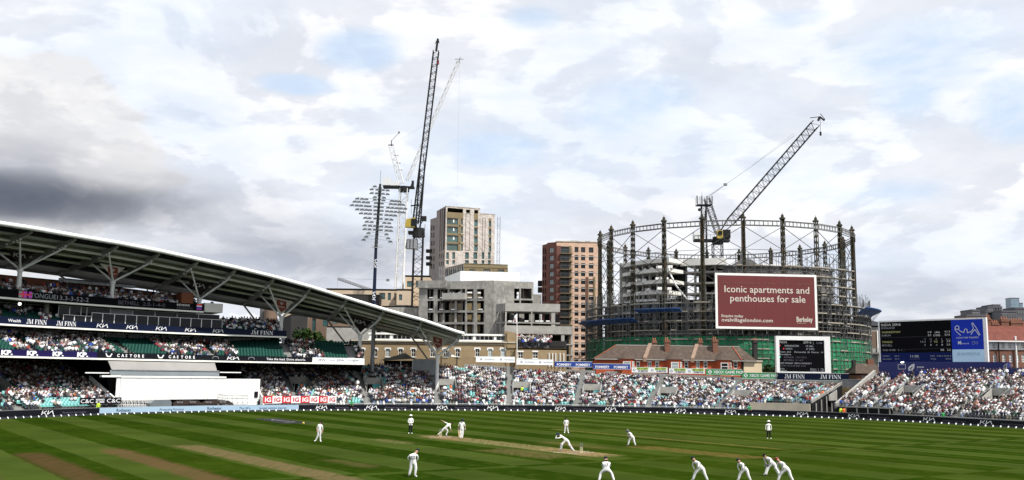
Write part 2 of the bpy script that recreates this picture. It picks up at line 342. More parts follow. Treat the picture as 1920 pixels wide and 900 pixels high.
mat('column_olive', (.045, .045, .030), .7, n2=[(1.2, (.09, .05, .026), .5, .2)], noise=(3., .3)); mat('ringbeam', (.11, .11, .095), .7, noise=(2., .2)); mat('brace', (.07, .07, .065), .6)
mat('scaf', (.17, .175, .17), .5, .3, noise=(1.5, .3)); mat('plank', (.40, .36, .29), .9, noise=(.9, .3)); mat('tarp_blue', (.03, .12, .38), .6, noise=(1.2, .3))
mat('bill_red', (.150, .018, .018), .55, noise=(.12, .06)); mat('bill_white', (.78, .78, .74), .6, noise=(.4, .04)); mat('bill_ink', (.58, .53, .46), .6)
mat('net', (.010, .22, .085), .85, noise=(1.1, .4), n2=(.5, (.006, .12, .05), .5, .25), bump=(1.5, .8), alpha=.93)
mat('brick_yellow', (.33, .235, .12), .9, brick=((.25, .17, .085), (.36, .30, .21), .45, .15), noise=(.7, .12), n2=(.35, (.17, .12, .06), .58, .2)); mat('brick_red', (.20, .07, .035), .9, brick=((.14, .045, .025), (.26, .18, .13), .45, .15), noise=(.7, .1)); mat('brick_orange', (.42, .072, .016), .9, brick=((.35, .055, .013), (.36, .10, .04), .45, .15), noise=(.8, .12))
mat('brick_pink', (.62, .43, .32), .9, brick=((.50, .32, .22), (.58, .47, .38), .9, .3, R_(-8)), noise=(.35, .10)); mat('brick_deep_and_shade', (.17, .065, .045), .9, brick=((.12, .045, .035), (.2, .12, .10), .9, .3, R_(50)), noise=(.35, .12)); mat('brick_cream', (.57, .52, .47), .9, brick=((.37, .32, .28), (.57, .53, .48), 1.1, .35, R_(-24)), noise=(.5, .08)); mat('brick_cream_shaded', (.36, .32, .29), .9, brick=((.26, .22, .2), (.4, .37, .34), 1.1, .35, R_(66)), noise=(.5, .08))  # side cream darkened for shaded faces; deep red also carries the side shade
mat('gold_panel', (.24, .185, .095), .5, .1, noise=(.6, .08)); mat('gold_dark', (.15, .115, .06), .5, .1); mat('beige_wall', (.50, .40, .29), .9, noise=(.3, .07)); mat('dark_clad', (.045, .043, .042), .8, noise=(.4, .1)); mat('white_tarp', (.80, .80, .78), .7, noise=(.5, .05), bump=(.7, .5)); mat('stone', (.46, .41, .32), .9, noise=(.7, .1)); mat('cream_render', (.66, .54, .36), .9, noise=(.4, .05)); mat('tarnish', (.5, .5, .48), .9); mat('white_render', (.70, .69, .65), .9, noise=(.4, .06))
mat('tile_brown', (.082, .056, .039), .9, brick=((.060, .040, .029), (.036, .026, .020), .35, .22), noise=(1.5, .3), n2=(.5, (.12, .10, .068), .6, .2)); mat('tile_red', (.17, .045, .028), .9, brick=((.13, .035, .022), (.07, .02, .015), .4, .25), noise=(1.1, .22)); mat('tile_ridge', (.25, .07, .035), .9, noise=(2., .2)); mat('ridge_grey', (.35, .33, .30), .9); mat('pot', (.30, .12, .06), .9); mat('far_grey', (.15, .15, .16), .9, noise=(.12, .2)); mat('far_dark', (.085, .085, .095), .9); mat('party', (.26, .18, .13), .9, noise=(1.5, .2)); mat('brown_panel', (.19, .125, .085), .8, noise=(.3, .08)); mat('wood', (.34, .24, .11), .8, noise=(1.5, .2)); mat('slate', (.04, .042, .048), .8, noise=(.5, .2)); mat('glass_tower', (.22, .30, .36), .15, noise=(.06, .2)); mat('canvas', (.66, .64, .58), .8, noise=(.5, .05)); mat('canvas_grey', (.22, .215, .20), .8, noise=(.5, .08)); mat('sight', (.78, .78, .75), .7, noise=(.25, .05), n2=[(.35, (.60, .60, .57), .52, .25), (1.5, (.52, .52, .48), .62, .2, (1, 1, .12))]); mat('hood', (.30, .29, .28), .6, noise=(.4, .1)); mat('hood_glass', (.17, .195, .21), .25, noise=(.4, .1)); mat('asphalt', (.06, .06, .062), .95, noise=(.5, .2))
mat('leaf', (.020, .042, .010), .8, noise=(2.5, .5)); mat('leaf2', (.035, .065, .014), .8, noise=(2.5, .4)); mat('bark', (.06, .045, .03), .9); mat('cloth', (.5, .5, .5), .85, attr='Col'); mat('flag_white', (.8, .8, .8), .8); mat('lamp_glass', (.16, .17, .18), .3); mat('floodgrey', (.045, .048, .05), .6); mat('bulb', (.9, .9, .85), .4, emit=((1, .98, .9), 2.)); mat('cone', (.5, .36, .05), .6)
mat('logo_grey', (.30, .30, .30), .8, noise=(1.5, .3)); mat('logo_black', (.02, .022, .02), .9, noise=(1., .2))
# ---------------- grass ----------------
def grass_material():
    m = bpy.data.materials.new('grass'); m.use_nodes = True; t = m.node_tree; b = t.nodes['Principled BSDF']; b.inputs['Roughness'].default_value = .95; b.inputs['Specular IOR Level'].default_value = .0
    nn = t.nodes.new; L = t.links; ge = nn('ShaderNodeNewGeometry'); sp = nn('ShaderNodeSeparateXYZ'); L.new(ge.outputs['Position'], sp.inputs[0])
    def m2(op, a, c=None, cl=False):
        n = nn('ShaderNodeMath'); n.operation = op; n.use_clamp = cl
        for i, v in enumerate((a, c)):
            if v is None: continue
            if isinstance(v, (int, float)): n.inputs[i].default_value = v
            else: L.new(v, n.inputs[i])
        return n.outputs[0]
    def rg(v, a, c, lo=0., hi=1., k='SMOOTHSTEP'):
        n = nn('ShaderNodeMapRange'); n.interpolation_type = k; L.new(v, n.inputs[0])
        for i, x in zip((1, 2, 3, 4), (a, c, lo, hi)): n.inputs[i].default_value = x
        return n.outputs[0]
    def nz(s, d=5, st=None, off=0):
        n = nn('ShaderNodeTexNoise'); n.inputs['Scale'].default_value = s; n.inputs['Detail'].default_value = d
        mp = nn('ShaderNodeMapping'); mp.inputs[1].default_value = (off, off, 0)
        if st: mp.vector_type = 'POINT'; mp.inputs[2].default_value = (0, 0, R_(54.6)); mp.inputs[3].default_value = st
        L.new(ge.outputs['Position'], mp.inputs[0]); L.new(mp.outputs[0], n.inputs[0]); return n.outputs[0]
    def mx(f, a, c, mode='MIX'):
        n = nn('ShaderNodeMix'); n.data_type = 'RGBA'; n.blend_type = mode
        if isinstance(f, float): n.inputs[0].default_value = f
        else: L.new(f, n.inputs[0])
        for i, v in ((6, a), (7, c)):
            if isinstance(v, tuple): n.inputs[i].default_value = (*v, 1)
            else: L.new(v, n.inputs[i])
        return n.outputs[2]
    x, y = sp.outputs[0], sp.outputs[1]
    w = m2('ADD', m2('MULTIPLY', x, .815), m2('MULTIPLY', y, .58)); v = m2('SUBTRACT', m2('MULTIPLY', x, .58), m2('MULTIPLY', y, .815))
    wn = m2('ADD', w, m2('MULTIPLY', m2('SUBTRACT', nz(.35, 3), .5), .5))
    per = 7.6
    tri = m2('SINE', m2('MULTIPLY', wn, 2*math.pi/per))
    # checker mown on the near side of the square
    chk = m2('SINE', m2('MULTIPLY', m2('ADD', v, 52.), 2*math.pi/34.)); chs = rg(chk, -.03, .03, -1, 1)
    near = rg(v, -53.5, -52.5)
    sgn = m2('ADD', m2('MULTIPLY', near, m2('SUBTRACT', chs, 1.)), 1.)
    st = rg(m2('MULTIPLY', tri, sgn), -.10, .10)
    amp = m2('MULTIPLY', rg(nz(.045, 3), .3, .7, .62, 1.), m2('SUBTRACT', 1.0, m2('MULTIPLY', near, .25)))
    base = mx(m2('MULTIPLY', st, amp), (.0130, .029, .0018), (.041, .060, .0120))
    base = mx(m2('MULTIPLY', rg(nz(.03, 4, off=31), .4, .65), .35), base, (.030, .046, .004))
    # fine narrow cut lines, dry
    fl = rg(m2('SINE', m2('MULTIPLY', w, 2*math.pi/per*3.)), .5, 1.)
    base = mx(m2('MULTIPLY', m2('MULTIPLY', fl, rg(w, 58, 75)), .22), base, (.066, .08, .014))
    base = mx(rg(nz(1.1, 8), .46, .72, 0., .55), base, (.036, .050, .007))
    vv = rg(nz(22., 2), .3, .7, .8, 1.2); cb = nn('ShaderNodeCombineColor')
    for i in range(3): L.new(m2('MULTIPLY', vv, rg(nz(.14, 6, off=9), .3, .7, .84, 1.14)), cb.inputs[i])
    base = mx(1., base, cb.outputs[0], 'MULTIPLY')
    stn = nz(.9, 6, (3.5, .28, 1.)); brd = nz(.6, 5)
    def strip(w0, w1, v0, v1, colr, strength, soft=.25, es=1.5):
        e = m2('MULTIPLY', m2('SUBTRACT', brd, .5), es)
        ww = m2('ADD', w, m2('MULTIPLY', e, .45)); vv2 = m2('ADD', v, m2('MULTIPLY', e, 2.2))
        f = m2('MULTIPLY', m2('MULTIPLY', rg(ww, w0-soft, w0+soft), rg(ww, w1-soft, w1+soft, 1, 0)), m2('MULTIPLY', rg(vv2, v0-1.2, v0+.8), rg(vv2, v1-.8, v1+2., 1, 0)))
        return m2('MULTIPLY', f, m2('MULTIPLY', rg(stn, .30, .62, .55, 1.), strength), True), colr
    for s in (strip(47.4, 50.5, -82, -56.5, (.135, .115, .05), .9, .2, .9), strip(47.6, 50.0, -81, -76.5, (.19, .125, .062), .7, .4), strip(47.5, 50.3, -63.5, -57, (.20, .135, .068), .8, .4), strip(46.8, 48.2, -80, -75, (.13, .085, .04), .5, .5),
              strip(52.6, 55, -70, -62, (.11, .08, .03), .4, .8, 3.), strip(43, 46.4, -65, -57, (.12, .09, .04), .5, .8, 3.5), strip(56.5, 59.5, -62, -50, (.12, .085, .028), .6, .5, 3.), strip(41.0, 42.6, -80, -74, (.15, .13, .06), .5, .8, 3.),
              strip(23.4, 25.6, -79, -50, (.115, .085, .042), .85, .3, 1.8), strip(17.4, 19.4, -78, -49, (.088, .050, .026), .8, .4, 2.2), strip(11.6, 13.6, -76.5, -46, (.070, .038, .020), .8, .5, 2.2), strip(6.0, 8.4, -74.5, -44, (.062, .038, .018), .8, .6, 2.4), strip(28.6, 30.0, -62, -57, (.09, .07, .03), .5, .6, 3.), strip(66.6, 67.9, -86, -55, (.13, .115, .035), .55, .4, 1.5), strip(72.6, 73.6, -84, -50, (.11, .11, .03), .4, .4, 1.5)):
        base = mx(s[0], base, s[1])
    L.new(base, b.inputs['Base Color'])
    bn = nn('ShaderNodeBump'); bn.inputs['Strength'].default_value = .5; bn.inputs['Distance'].default_value = .03; L.new(nz(30., 3), bn.inputs['Height']); L.new(bn.outputs[0], b.inputs['Normal'])
    M['grass'] = m
grass_material()
# ---------------- ground ----------------
g = G('asphalt'); g.quad((-4000, -1500, -.03), (4000, -1500, -.03), (4000, 5000, -.03), (-4000, 5000, -.03)); g.build('ground', kind='structure')
g = G('grass'); n = 144; g.add([(CC[0], CC[1], 0)]+[tuple(ring(-180+i*360/n, 1.9 if True else 0, 0)) for i in range(n)], [(0, 1+i, 1+(i+1) % n) for i in range(n)]); g.build('playing_field', kind='structure')
g = G('asphalt')
for i in range(n):
    a, b = -180+i*360/n, -180+(i+1)*360/n; g.quad(ring(a, 1.9, -.004), ring(a, 5.2, -.004), ring(b, 5.2, -.004), ring(b, 1.9, -.004))
g.build('perimeter_path', kind='structure')
# creases painted on the pitch
e2 = np.array([.58, -.815, 0]); w2 = np.array([.815, .58, 0]); ST1, ST2 = gnd(826, 819), gnd(1090, 849.5)
g = G('white_paint')
for s_, q in ((ST1, e2), (ST2, -e2)):
    for d0, hw in ((0., 1.32), (1.22, 1.83)):
        c = s_+q*d0; a = .03*q; p = w2*hw
        g.quad(c-a-p+(0, 0, .006), c+a-p+(0, 0, .006), c+a+p+(0, 0, .006), c-a+p+(0, 0, .006))
g.build('crease_lines', kind='structure')
# ---------------- logo painted on the grass ----------------
f0 = gnd(483, 786.5); Lg = [gnd(x, y) for x, y in ((474, 785), (520, 784), (592, 793.5), (530, 794.5))]
g = G('logo_black'); g.add([p+(0, 0, .004) for p in Lg], [(3, 2, 1, 0)]); o = g.build('painted_logo', loc=Lg[0], label='black and white sponsor logo painted on the grass in front of the pale blue boards', cat='painted logo')
g = G('ink')
def bil(u, v): 
    a = Lg[3]*(1-u)+Lg[2]*u; b = Lg[0]*(1-u)+Lg[1]*u; return a*(1-v)+b*v+np.array([0, 0, .009])
la, lb, lc, ld = Lg
def bil(u, v): p = (la*(1-u)+ld*u)*(1-v)+(lb*(1-u)+lc*u)*v; return p+np.array([0, 0, .009])
LG(g, bil, .5, .28, .46, .72, 'logo_grey'); g.build('lettering', o)
g = G('cone'); p = gnd(569, 793.5); g.tube(p, p+(0, 0, .16), .16, .06, 10); g.build('marker_disc', loc=p, label='small yellow disc lying on the painted grass logo', cat='disc')
# ---------------- boundary rope ----------------
rt = thing('boundary_rope', 'black sponsored rope cushions with white ends round the field edge', 'boundary rope', ring(90, 0))
SEG = .95; k = 0; a = 21.0
_rp = {}
while a < 158:
    d = math.degrees(SEG*1.16/rb(a)); a1 = a+d
    g = G('rope'); sh = lambda q, h, ww: [q+(0, 0, .0), q+(0, 0, h)]
    def pr(aa, hh, ww): return [ring(aa, -ww, .0), ring(aa, ww, .0), ring(aa, 0, hh)]
    g.loft([pr(a+d*.16, .19, .14), pr(a1, .19, .14)], 'rope'); g.loft([pr(a, .17, .12), pr(a+d*.16, .24, .18)], 'rope_white')
    g.build('rope_cushion', rt); a = a1; k += 1
# ---------------- boards along the boundary ----------------
def board(a0, a1, kind, label, logos=(), off=1.35, z0=0.0, z1=.84):
    c = (a0+a1)/2; t = thing('advertising_board', label, 'advertising board', ring(c, off, 0), 'advertising boards along the boundary')
    mm = {'kia': 'ad_black', 'roth': 'ad_sky'}[kind]
    g = G(mm); g.sweep(a0+.02, a1-.02, [(off, z0), (off+.16, z0), (off+.16, z1), (off, z1)]); g.build('panel', t)
    g = G('ink'); n = 0
    for (px, py, what) in logos:
        ac, _ = on(px, py, off); r = rb(ac)+off
        fn = lambda u, z, ac=ac, r=r: ring(ac-math.degrees(u/r), off-.02, z)
        if what == 'K': LG(g, fn, 0, .22, .46, 1.95, 'ink'); T(g, 'Movement that inspires', fn, 2.1, .27, .26, 'ink_dim')
        else: T(g, what, fn, 0, .26, .42 if what == 'Rothesay' else .33, 'ink_dark', anchor=.5, bold=.012 if what == 'Rothesay' else 0)
    if g.f: g.build('lettering', t)
    g = G('grey_metal'); g.sweep(a0+.02, a1-.02, [(off, z1), (off+.18, z1), (off+.18, z1+.05), (off, z1+.05)]); g.build('top_rail', t)
    return t
def A_(px, off=1.35, py=765): return on(px, py, off)[0]
KX = [(0, 187, [(90, 777, 'K')], 'black logo board at the far left, under the crowd beside the sight screen'),
      (560, 650, [(604, 766, 'K')], 'black logo board next to the right end of the pale blue boards'), (650, 770, [(698, 765, 'K')], 'black logo board left of the near umpire below the red and white banner crowd'),
      (770, 872, [(830, 766, 'K')], 'black logo board behind the non striker batter'), (872, 990, [(925, 766, 'K')], 'black logo board below the white roof rail banners'),
      (990, 1090, [(1052, 767, 'K')], 'black logo board directly behind the fielder at the back of the wicket'), (1090, 1220, [(1146, 768, 'K')], 'black logo board behind the helmeted close fielder'),
      (1220, 1320, [(1277, 771, 'K')], 'black logo board below the lime green street food banners'), (1320, 1440, [(1371, 773, 'K')], 'black logo board in front of the first green gaming banner stand'),
      (1440, 1552, [(1506, 777, 'K')], 'black logo board below the pale concrete wall behind the right umpire'), (1552, 1680, [(1602, 781, 'K')], 'black logo board across the gap between the two stands'),
      (1680, 1805, [(1743, 786, 'K')], 'black logo board below the big scoreboard'), (1805, 2040, [(1850, 792, 'K')], 'rightmost black logo board beneath the right stand')]
for a, b, lo, lb in KX: board(A_(a), A_(b) if b < 2000 else 24., 'kia', lb, lo)
board(158, A_(0), 'kia', 'plain black board running out of the frame on the left')
for a, b, lo, lb in [(187, 278, [(232, 770, 'Rothesay')], 'pale blue board lettered Rothesay at the left end, beside the small black banner'), (278, 366, [(322, 768, 'Protecting Pensions')], 'pale blue board lettered Protecting Pensions under the sight screen'),
                     (366, 440, [(402, 766, 'Rothesay')], 'pale blue board lettered Rothesay under the right half of the sight screen'), (440, 476, [(459, 766, "The UK's")], "short pale blue board lettered The UK's"), (476, 560, [(512, 766, 'largest pension insurer')], 'pale blue board lettered largest pension insurer')]:
    board(A_(a), A_(b), 'roth', lb, lo)
# ---------------- spectators ----------------
def person_template(pose=0):
    rs = [(.17, .13, (0, -.44, .06), 1), (.18, .10, (0, -.46, .44), 1), (.19, .12, (0, -.02, .52), 1), (.17, .12, (0, .05, .74), 0), (.22, .12, (0, .02+pose*.02, 1.02), 0), (.07, .07, (0, -.01, 1.10), 2), (.095, .105, (0, -.04, 1.20), 2), (.085, .10, (0, -.02, 1.30), 3), (.03, .04, (0, 0, 1.35), 3)]
    if pose == 2:  # standing
        rs = [(.15, .10, (0, 0, .0), 1), (.14, .10, (0, 0, .45), 1), (.17, .12, (0, .0, .88), 1), (.17, .12, (0, 0, 1.05), 0), (.23, .12, (0, .02, 1.42), 0), (.07, .07, (0, -.01, 1.50), 2), (.09, .10, (0, -.03, 1.60), 2), (.09, .11, (0, -.01, 1.70), 3), (.03, .04, (0, 0, 1.76), 3)]
    n = 5; V = []; Fc = []; role = []
    for (a, b, c, r) in rs:
        for i in range(n): t = 2*math.pi*(i+.5)/n-math.pi/2; V.append((c[0]+a*math.cos(t)*1.15, c[1]+b*math.sin(t)*1.15, c[2]))
    for k in range(len(rs)-1):
        for i in range(n): j = (i+1) % n; Fc.append((k*n+i, k*n+j, (k+1)*n+j, (k+1)*n+i)); role.append(rs[k][3] if rs[k][3] != 2 or k != 6 else 2)
    for k in range(len(role)):
        if k//n == 3: role[k] = 0
        if k//n == 6: role[k] = 3
    # face stays skin at the front of the head
    for i in range(n):
        c = np.mean([V[q] for q in Fc[6*n+i]], axis=0)
        if c[1] < -.05: role[6*n+i] = 2
    dz = .36 if pose == 2 else 0
    for s in (-1, 1):                                   # arms
        P = [((s*.24, .02, 1.0+dz), .06, 0), ((s*.29, -.08, .76+dz), .055, 0), ((s*.16, -.34, .62+dz), .04, 2)] if pose != 1 else [((s*.24, .02, 1.0), .06, 0), ((s*.30, -.18, .86), .055, 0), ((s*.07, -.28, 1.08), .04, 2)]
        b0 = len(V)
        for (c, r, ro) in P:
            for i in range(3): t = 2*math.pi*i/3; V.append((c[0]+r*math.cos(t), c[1], c[2]+r*math.sin(t)))
        for k in range(2):
            for i in range(3): j = (i+1) % 3; Fc.append((b0+k*3+i, b0+k*3+j, b0+(k+1)*3+j, b0+(k+1)*3+i)); role.append(0)
    return np.array(V), np.array(Fc), np.array(role)
TPL = [person_template(0), person_template(1), person_template(2)]
SH = [((.82, .82, .83), 30, 'white'), ((.45, .46, .47), 8, 'pale grey'), ((.007, .008, .010), 27, 'black'), ((.010, .014, .040), 17, 'navy'), ((.06, .06, .07), 7, 'charcoal'), ((.30, .03, .03), 4, 'red'), ((.50, .32, .32), 4, 'pink'), ((.30, .38, .52), 5, 'pale blue'), ((.30, .25, .18), 3, 'tan'), ((.04, .13, .08), 2, 'green'), ((.02, .07, .40), 2, 'bright blue'), ((.50, .14, .03), 1, 'orange'), ((.14, .02, .03), 4, 'maroon')]
SHW = np.array([s[1] for s in SH], float); SHW /= SHW.sum(); SHC = np.array([s[0] for s in SH])
TR = np.array([(.012, .015, .03), (.014, .014, .014), (.10, .09, .07), (.12, .16, .26), (.5, .5, .48)])
SK = np.array([(.20, .125, .095), (.13, .08, .06), (.04, .025, .018), (.26, .17, .135)])
HR = np.array([(.02, .015, .01), (.05, .03, .02), (.74, .74, .73), (.16, .13, .10), (.34, .29, .19), (.02, .03, .08), (.35, .05, .05)]); HRW = np.array([.42, .16, .18, .06, .04, .10, .04])
crowd = []      # x,y,z,rot,scale,shirt,trouser,skin,hair,pose,stand
def sit(p, a, stand, dark=0., pose=None):
    sh = int(rng.choice(len(SH), p=SHW)); hr = int(rng.choice(len(HR), p=HRW))
    crowd.append((p[0], p[1], p[2], R_(a-90)+rng.normal(0, .25), rng.normal(1, .05), sh, int(rng.integers(len(TR))), int(rng.choice(4, p=[.4, .25, .15, .2])), hr, pose if pose is not None else int(rng.random() < .25), stand))
_gn = rng.random((60, 400))
def vnoise(x, y):
    x0, y0 = int(math.floor(x)), int(math.floor(y)); fx, fy = x-x0, y-y0; fx = fx*fx*(3-2*fx); fy = fy*fy*(3-2*fy); q = lambda i, j: _gn[(y0+j) % 60, (x0+i) % 400]
    return (q(0, 0)*(1-fx)+q(1, 0)*fx)*(1-fy)+(q(0, 1)*(1-fx)+q(1, 1)*fx)*fy
def seats_mesh(slots, m, parent):
    V = []; Fc = []; bx = lambda x0, x1, y0, y1, z0, z1: [(x0, y0, z0), (x1, y0, z0), (x1, y1, z0), (x0, y1, z0), (x0, y0, z1), (x1, y0, z1), (x1, y1, z1), (x0, y1, z1)]
    tv = np.array(bx(-.22, .22, -.22, .16, .40, .45)+bx(-.22, .22, .15, .20, .45, .84)); tf = []
    for b in (0, 8):
        for f in ((4, 5, 6, 7), (0, 1, 5, 4), (1, 2, 6, 5), (3, 0, 4, 7)): tf.append([b+i for i in f])
    tf.append([10, 11, 15, 14]); tf = np.array(tf)
    s = np.array(slots); c, sn = np.cos(s[:, 3]), np.sin(s[:, 3])
    X = tv[None, :, 0]*c[:, None]-tv[None, :, 1]*sn[:, None]+s[:, 0:1]; Y = tv[None, :, 0]*sn[:, None]+tv[None, :, 1]*c[:, None]+s[:, 1:2]; Z = tv[None, :, 2]+s[:, 2:3]
    og = np.array(origin(parent)); V = np.stack([X, Y, Z], -1).reshape(-1, 3)-og; Fq = (tf[None]+(np.arange(len(s))*16)[:, None, None]).reshape(-1, 4)
    return fastmesh('seats', V, Fq, [m], parent=parent, kind='stuff')
def fastmesh(name, V, Fq, mats, parent=None, kind=None, fcol=None, loc=None):
    me = bpy.data.meshes.new(name); me.vertices.add(len(V)); me.vertices.foreach_set('co', V.astype(np.float32).ravel())
    nf, k = Fq.shape; me.loops.add(nf*k); me.loops.foreach_set('vertex_index', Fq.astype(np.int32).ravel()); me.polygons.add(nf); me.polygons.foreach_set('loop_start', np.arange(0, nf*k, k, dtype=np.int32)); me.polygons.foreach_set('loop_total', np.full(nf, k, np.int32))
    for x in mats: me.materials.append(M[x])
    me.update(calc_edges=True)
    if fcol is not None:
        at_ = me.color_attributes.new('Col', 'FLOAT_COLOR', 'CORNER'); c = np.concatenate([fcol, np.ones((nf, 1))], 1); at_.data.foreach_set('color', np.repeat(c, k, 0).astype(np.float32).ravel())
    o = bpy.data.objects.new(name, me); COL.objects.link(o)
    if parent is not None: o.parent = parent
    if loc is not None: o.location = v3(loc)
    if kind: o['kind'] = kind
    return o
def terrace(name, label, a0, a1, off0, off1, zf, zt, seat, voms=(), aisles=(), dens=.86, under=None, stand='', grp=None, empty=.30, front=None, vr=(9, 15), cat='stand', step_m='conc_step', pitch=.8, root=None, nfill=None, stand_top=0):
    """raked seating; zf/zt functions of the bearing"""
    nr = int(round((off1-off0)/pitch)); root = root or thing(name, label, cat, ring((a0+a1)/2, off0, 0))
    zr = lambda a, k: zf(a)+(zt(a)-zf(a))*k/(nr-1)
    cuts = sorted({a0, a1, *[x for v in voms for x in (v-math.degrees(1.5/(rb(v)+15)), v+math.degrees(1.5/(rb(v)+15)))]}); cuts = [c for c in cuts if a0 <= c <= a1]
    g = G(step_m)
    for c0, c1 in zip(cuts, cuts[1:]):
        isv = any(abs((c0+c1)/2-v) < .3 for v in voms)
        def prof(a, isv=isv):
            P = [(off0, 0. if under is None else zf(a)-under)]
            for k in range(nr):
                z = zr(a, k)
                if isv and vr[0] <= k < vr[1]: z = zr(a, vr[0])-.2
                P += [(off0+k*pitch, z), (off0+(k+1)*pitch, z)]
            P.append((off0+nr*pitch, 0. if under is None else zt(a)-under)); return P
        g.sweep(c0, c1, prof, step=2.)
    g.build('stepped_floor', root)
    for v in voms:
        h = math.degrees(1.5/(rb(v)+off0+vr[0]*pitch)); t = math.degrees(.12/(rb(v)+15)); o0, o1 = off0+vr[0]*pitch, off0+vr[1]*pitch; z0, z1 = zr(v, vr[0]), zr(v, vr[1])
        g = G('conc_light')
        for s in (-1, 1): g.sweep(v+s*h, v+s*(h+t), [(o0, z0-.3), (o1, z0-.3), (o1, z1+.9), (o0+.8, z0+.7), (o0, z0+.7)])
        g.sweep(v-h, v+h, [(o1-.12, z1-.2), (o1+.02, z1-.2), (o1+.02, z1+.95), (o1-.12, z1+.95)])
        e = g.build('entrance_tunnel', root)
        g = G('teal_wall'); g.sweep(v-h*.95, v-h*.05, [(o1-.08, z0-.1), (o1-.01, z0-.1), (o1-.01, z1-.2), (o1-.08, z1-.2)]); g.build('inner_panel', e)
        g = G('void'); g.sweep(v-h*.05, v+h*.95, [(o1-.08, z0-.15), (o1-.01, z0-.15), (o1-.01, z1-.2), (o1-.08, z1-.2)]); g.build('doorway', e)
        g = G('galv')
        for s in (-1, 1):
            P0, P1 = ring(v+s*h, o0, z0+.7), ring(v+s*h, o1, z1+.9)
            g.bar(P0+(0, 0, .35), P1+(0, 0, .3), .05); [g.bar(P0+(P1-P0)*q, P0+(P1-P0)*q+(0, 0, .33), .04) for q in (0, .5, 1)]
        g.build('handrail', e)
    al = list(aisles)+[(v+1.0*math.degrees(1./(rb(v)+15))*2.2, 0, nr) for v in voms]
    for (a, k0, k1) in al:
        g = G('stair'); h = math.degrees(.62/(rb(a)+off0+8))
        for k in range(k0, min(k1, nr)):
            o = off0+k*pitch; z = zr(a, k); zn = zr(a, k+1) if k+1 < nr else z
            g.sweep(a-h, a+h, [(o+.03, z+.01), (o+pitch*.5, z+.01), (o+pitch*.5, z+(zn-z)*.5), (o+pitch-.01, z+(zn-z)*.5), (o+pitch-.01, z-.04), (o+.03, z-.04)], step=9)
            g.sweep(a-h*.95, a+h*.95, [(o+.02, z+.012), (o+.12, z+.012), (o+.12, z+.03), (o+.02, z+.03)], 'stair_edge', step=9)
        g.build('stair', root)
    slots = []
    for k in range(nr):
        o = off0+(k+.45)*pitch; a = a0+.15
        while a < a1-.1:
            z = zr(a, k); r = rb(a)+o
            bad = any(abs(a-al_[0]) < math.degrees(.70/r) and al_[1] <= k <= al_[2] for al_ in al) or any(abs(a-v) < math.degrees(1.95/r) and vr[0]-1 <= k <= vr[1] for v in voms)
            if not bad:
                p = ring(a, o, z); slots.append((p[0], p[1], p[2], R_(a-90)))
                q = .6*vnoise(a*1.1+zt(a)*7, k*.33+off0)+.4*vnoise(a*2.6, k*.9+3)
                if rng.random() < dens and q > empty and (nfill is None or nfill(a, k)):
                    sit(ring(a, o-.02, z), a, stand, pose=(2 if (k >= nr-stand_top or rng.random() < .015) else None))
            a += math.degrees(.52/r)
    if seat: seats_mesh(slots, seat, root)
    return root, zr, nr
# ---------------- open terraces ----------------
ZT = [(20, 6.3), (41, 6.4), (48, 6.2), (53.6, 5.4), (54.4, 3.9), (58, 4.0), (64, 4.3), (76.5, 5.15), (87.6, 5.8), (94, 6.3), (100, 6.5), (107, 6.5), (160, 6.2)]
zt = lambda a: tin(a, ZT); zf = lambda a: tin(a, [(46.5, .75), (48.5, 1.55), (53.8, 1.6), (54.5, 1.95), (62, 1.9), (63, .6)])
VF = [on(px, 735, 15)[0] for px in (562, 700, 838, 978, 1110, 1252, 1390, 1545)]
AE1 = on(1590, 712, 26)[0]+.35; AW1 = on(1640, 700, 26)[0]; E_ = on(1576, 765, 5)[0]
terr, _, _ = terrace('open_terrace', 'long open terrace of turquoise seats packed with spectators across the far side', AE1, 118.9, 5, 25.8, zf, zt, 'seat_teal', VF, stand='far', dens=.99, empty=.33)
terr2, _, _ = terrace('open_terrace', 'right-hand terrace of pale seats packed with spectators below the big scoreboard', 17, AW1, 5, 26.6, zf, zt, 'seat_white', [on(1705, 735, 15)[0], on(1870, 740, 15)[0], 31.5, 24], stand='right', dens=.96, empty=.16, stand_top=1, aisles=[(AW1-1.8, 0, 27)])
terr3, _, _ = terrace('open_terrace', 'shaded lower terrace of turquoise seats at the far left beside the sight screen', 135.95, 160, 5, 25.8, zf, lambda a: 6.1, 'seat_teal', [145.2, 153], stand='left', dens=.92, empty=.27, nfill=lambda a, k: not (k < 4 and 139 < a < 144.5 and vnoise(a*1.5, k*.3) < .62), aisles=[(149, 0, 26)])
# terrace edging walls
def parapet(root, a, o0, o1, z0, z1, m='white_paint', w=.25, name='side_wall', band=1.0):
    t = math.degrees(w/95); g = G(m); g.sweep(a-t/2, a+t/2, [(o0, max(0, z0-band)), (o1, max(0, z1-band)), (o1, z1), (o0, z0)], step=9); e = g.build(name, root)
    
    if band < 5: g = G('void'); g.sweep(a-t*.3, a+t*.3, [(o0+.1, 0), (o1-.1, 0), (o1-.1, z1-band), (o0+.1, max(0.02, z0-band))], step=9); g.build('painted_shade_panel', e)  # near-black panel stands for the shade under the open terrace end
    return e
parapet(terr, AE1-.12, 4.6, 26.2, 2.5, 5.9, 'conc', .2, band=.45); parapet(terr2, AW1+.15, 4.6, 27, 2.2, 7.6, 'conc_light', .35, band=.8); parapet(terr3, 135.8, 4.6, 15, 1.55, 5.0, 'white_paint', .3, band=6); parapet(terr, 119.05, 4.6, 15, 1.85, 5.05, 'white_paint', .3, band=6)
g = G('conc_step'); g.sweep(63.2, 118.9, [(4.55, 0), (4.75, 0), (4.75, .75), (4.55, .75)]); g.sweep(63.2, 118.9, [(4.5, .93), (4.56, .93), (4.56, .98), (4.5, .98)], 'white_metal'); g.build('front_wall', terr)
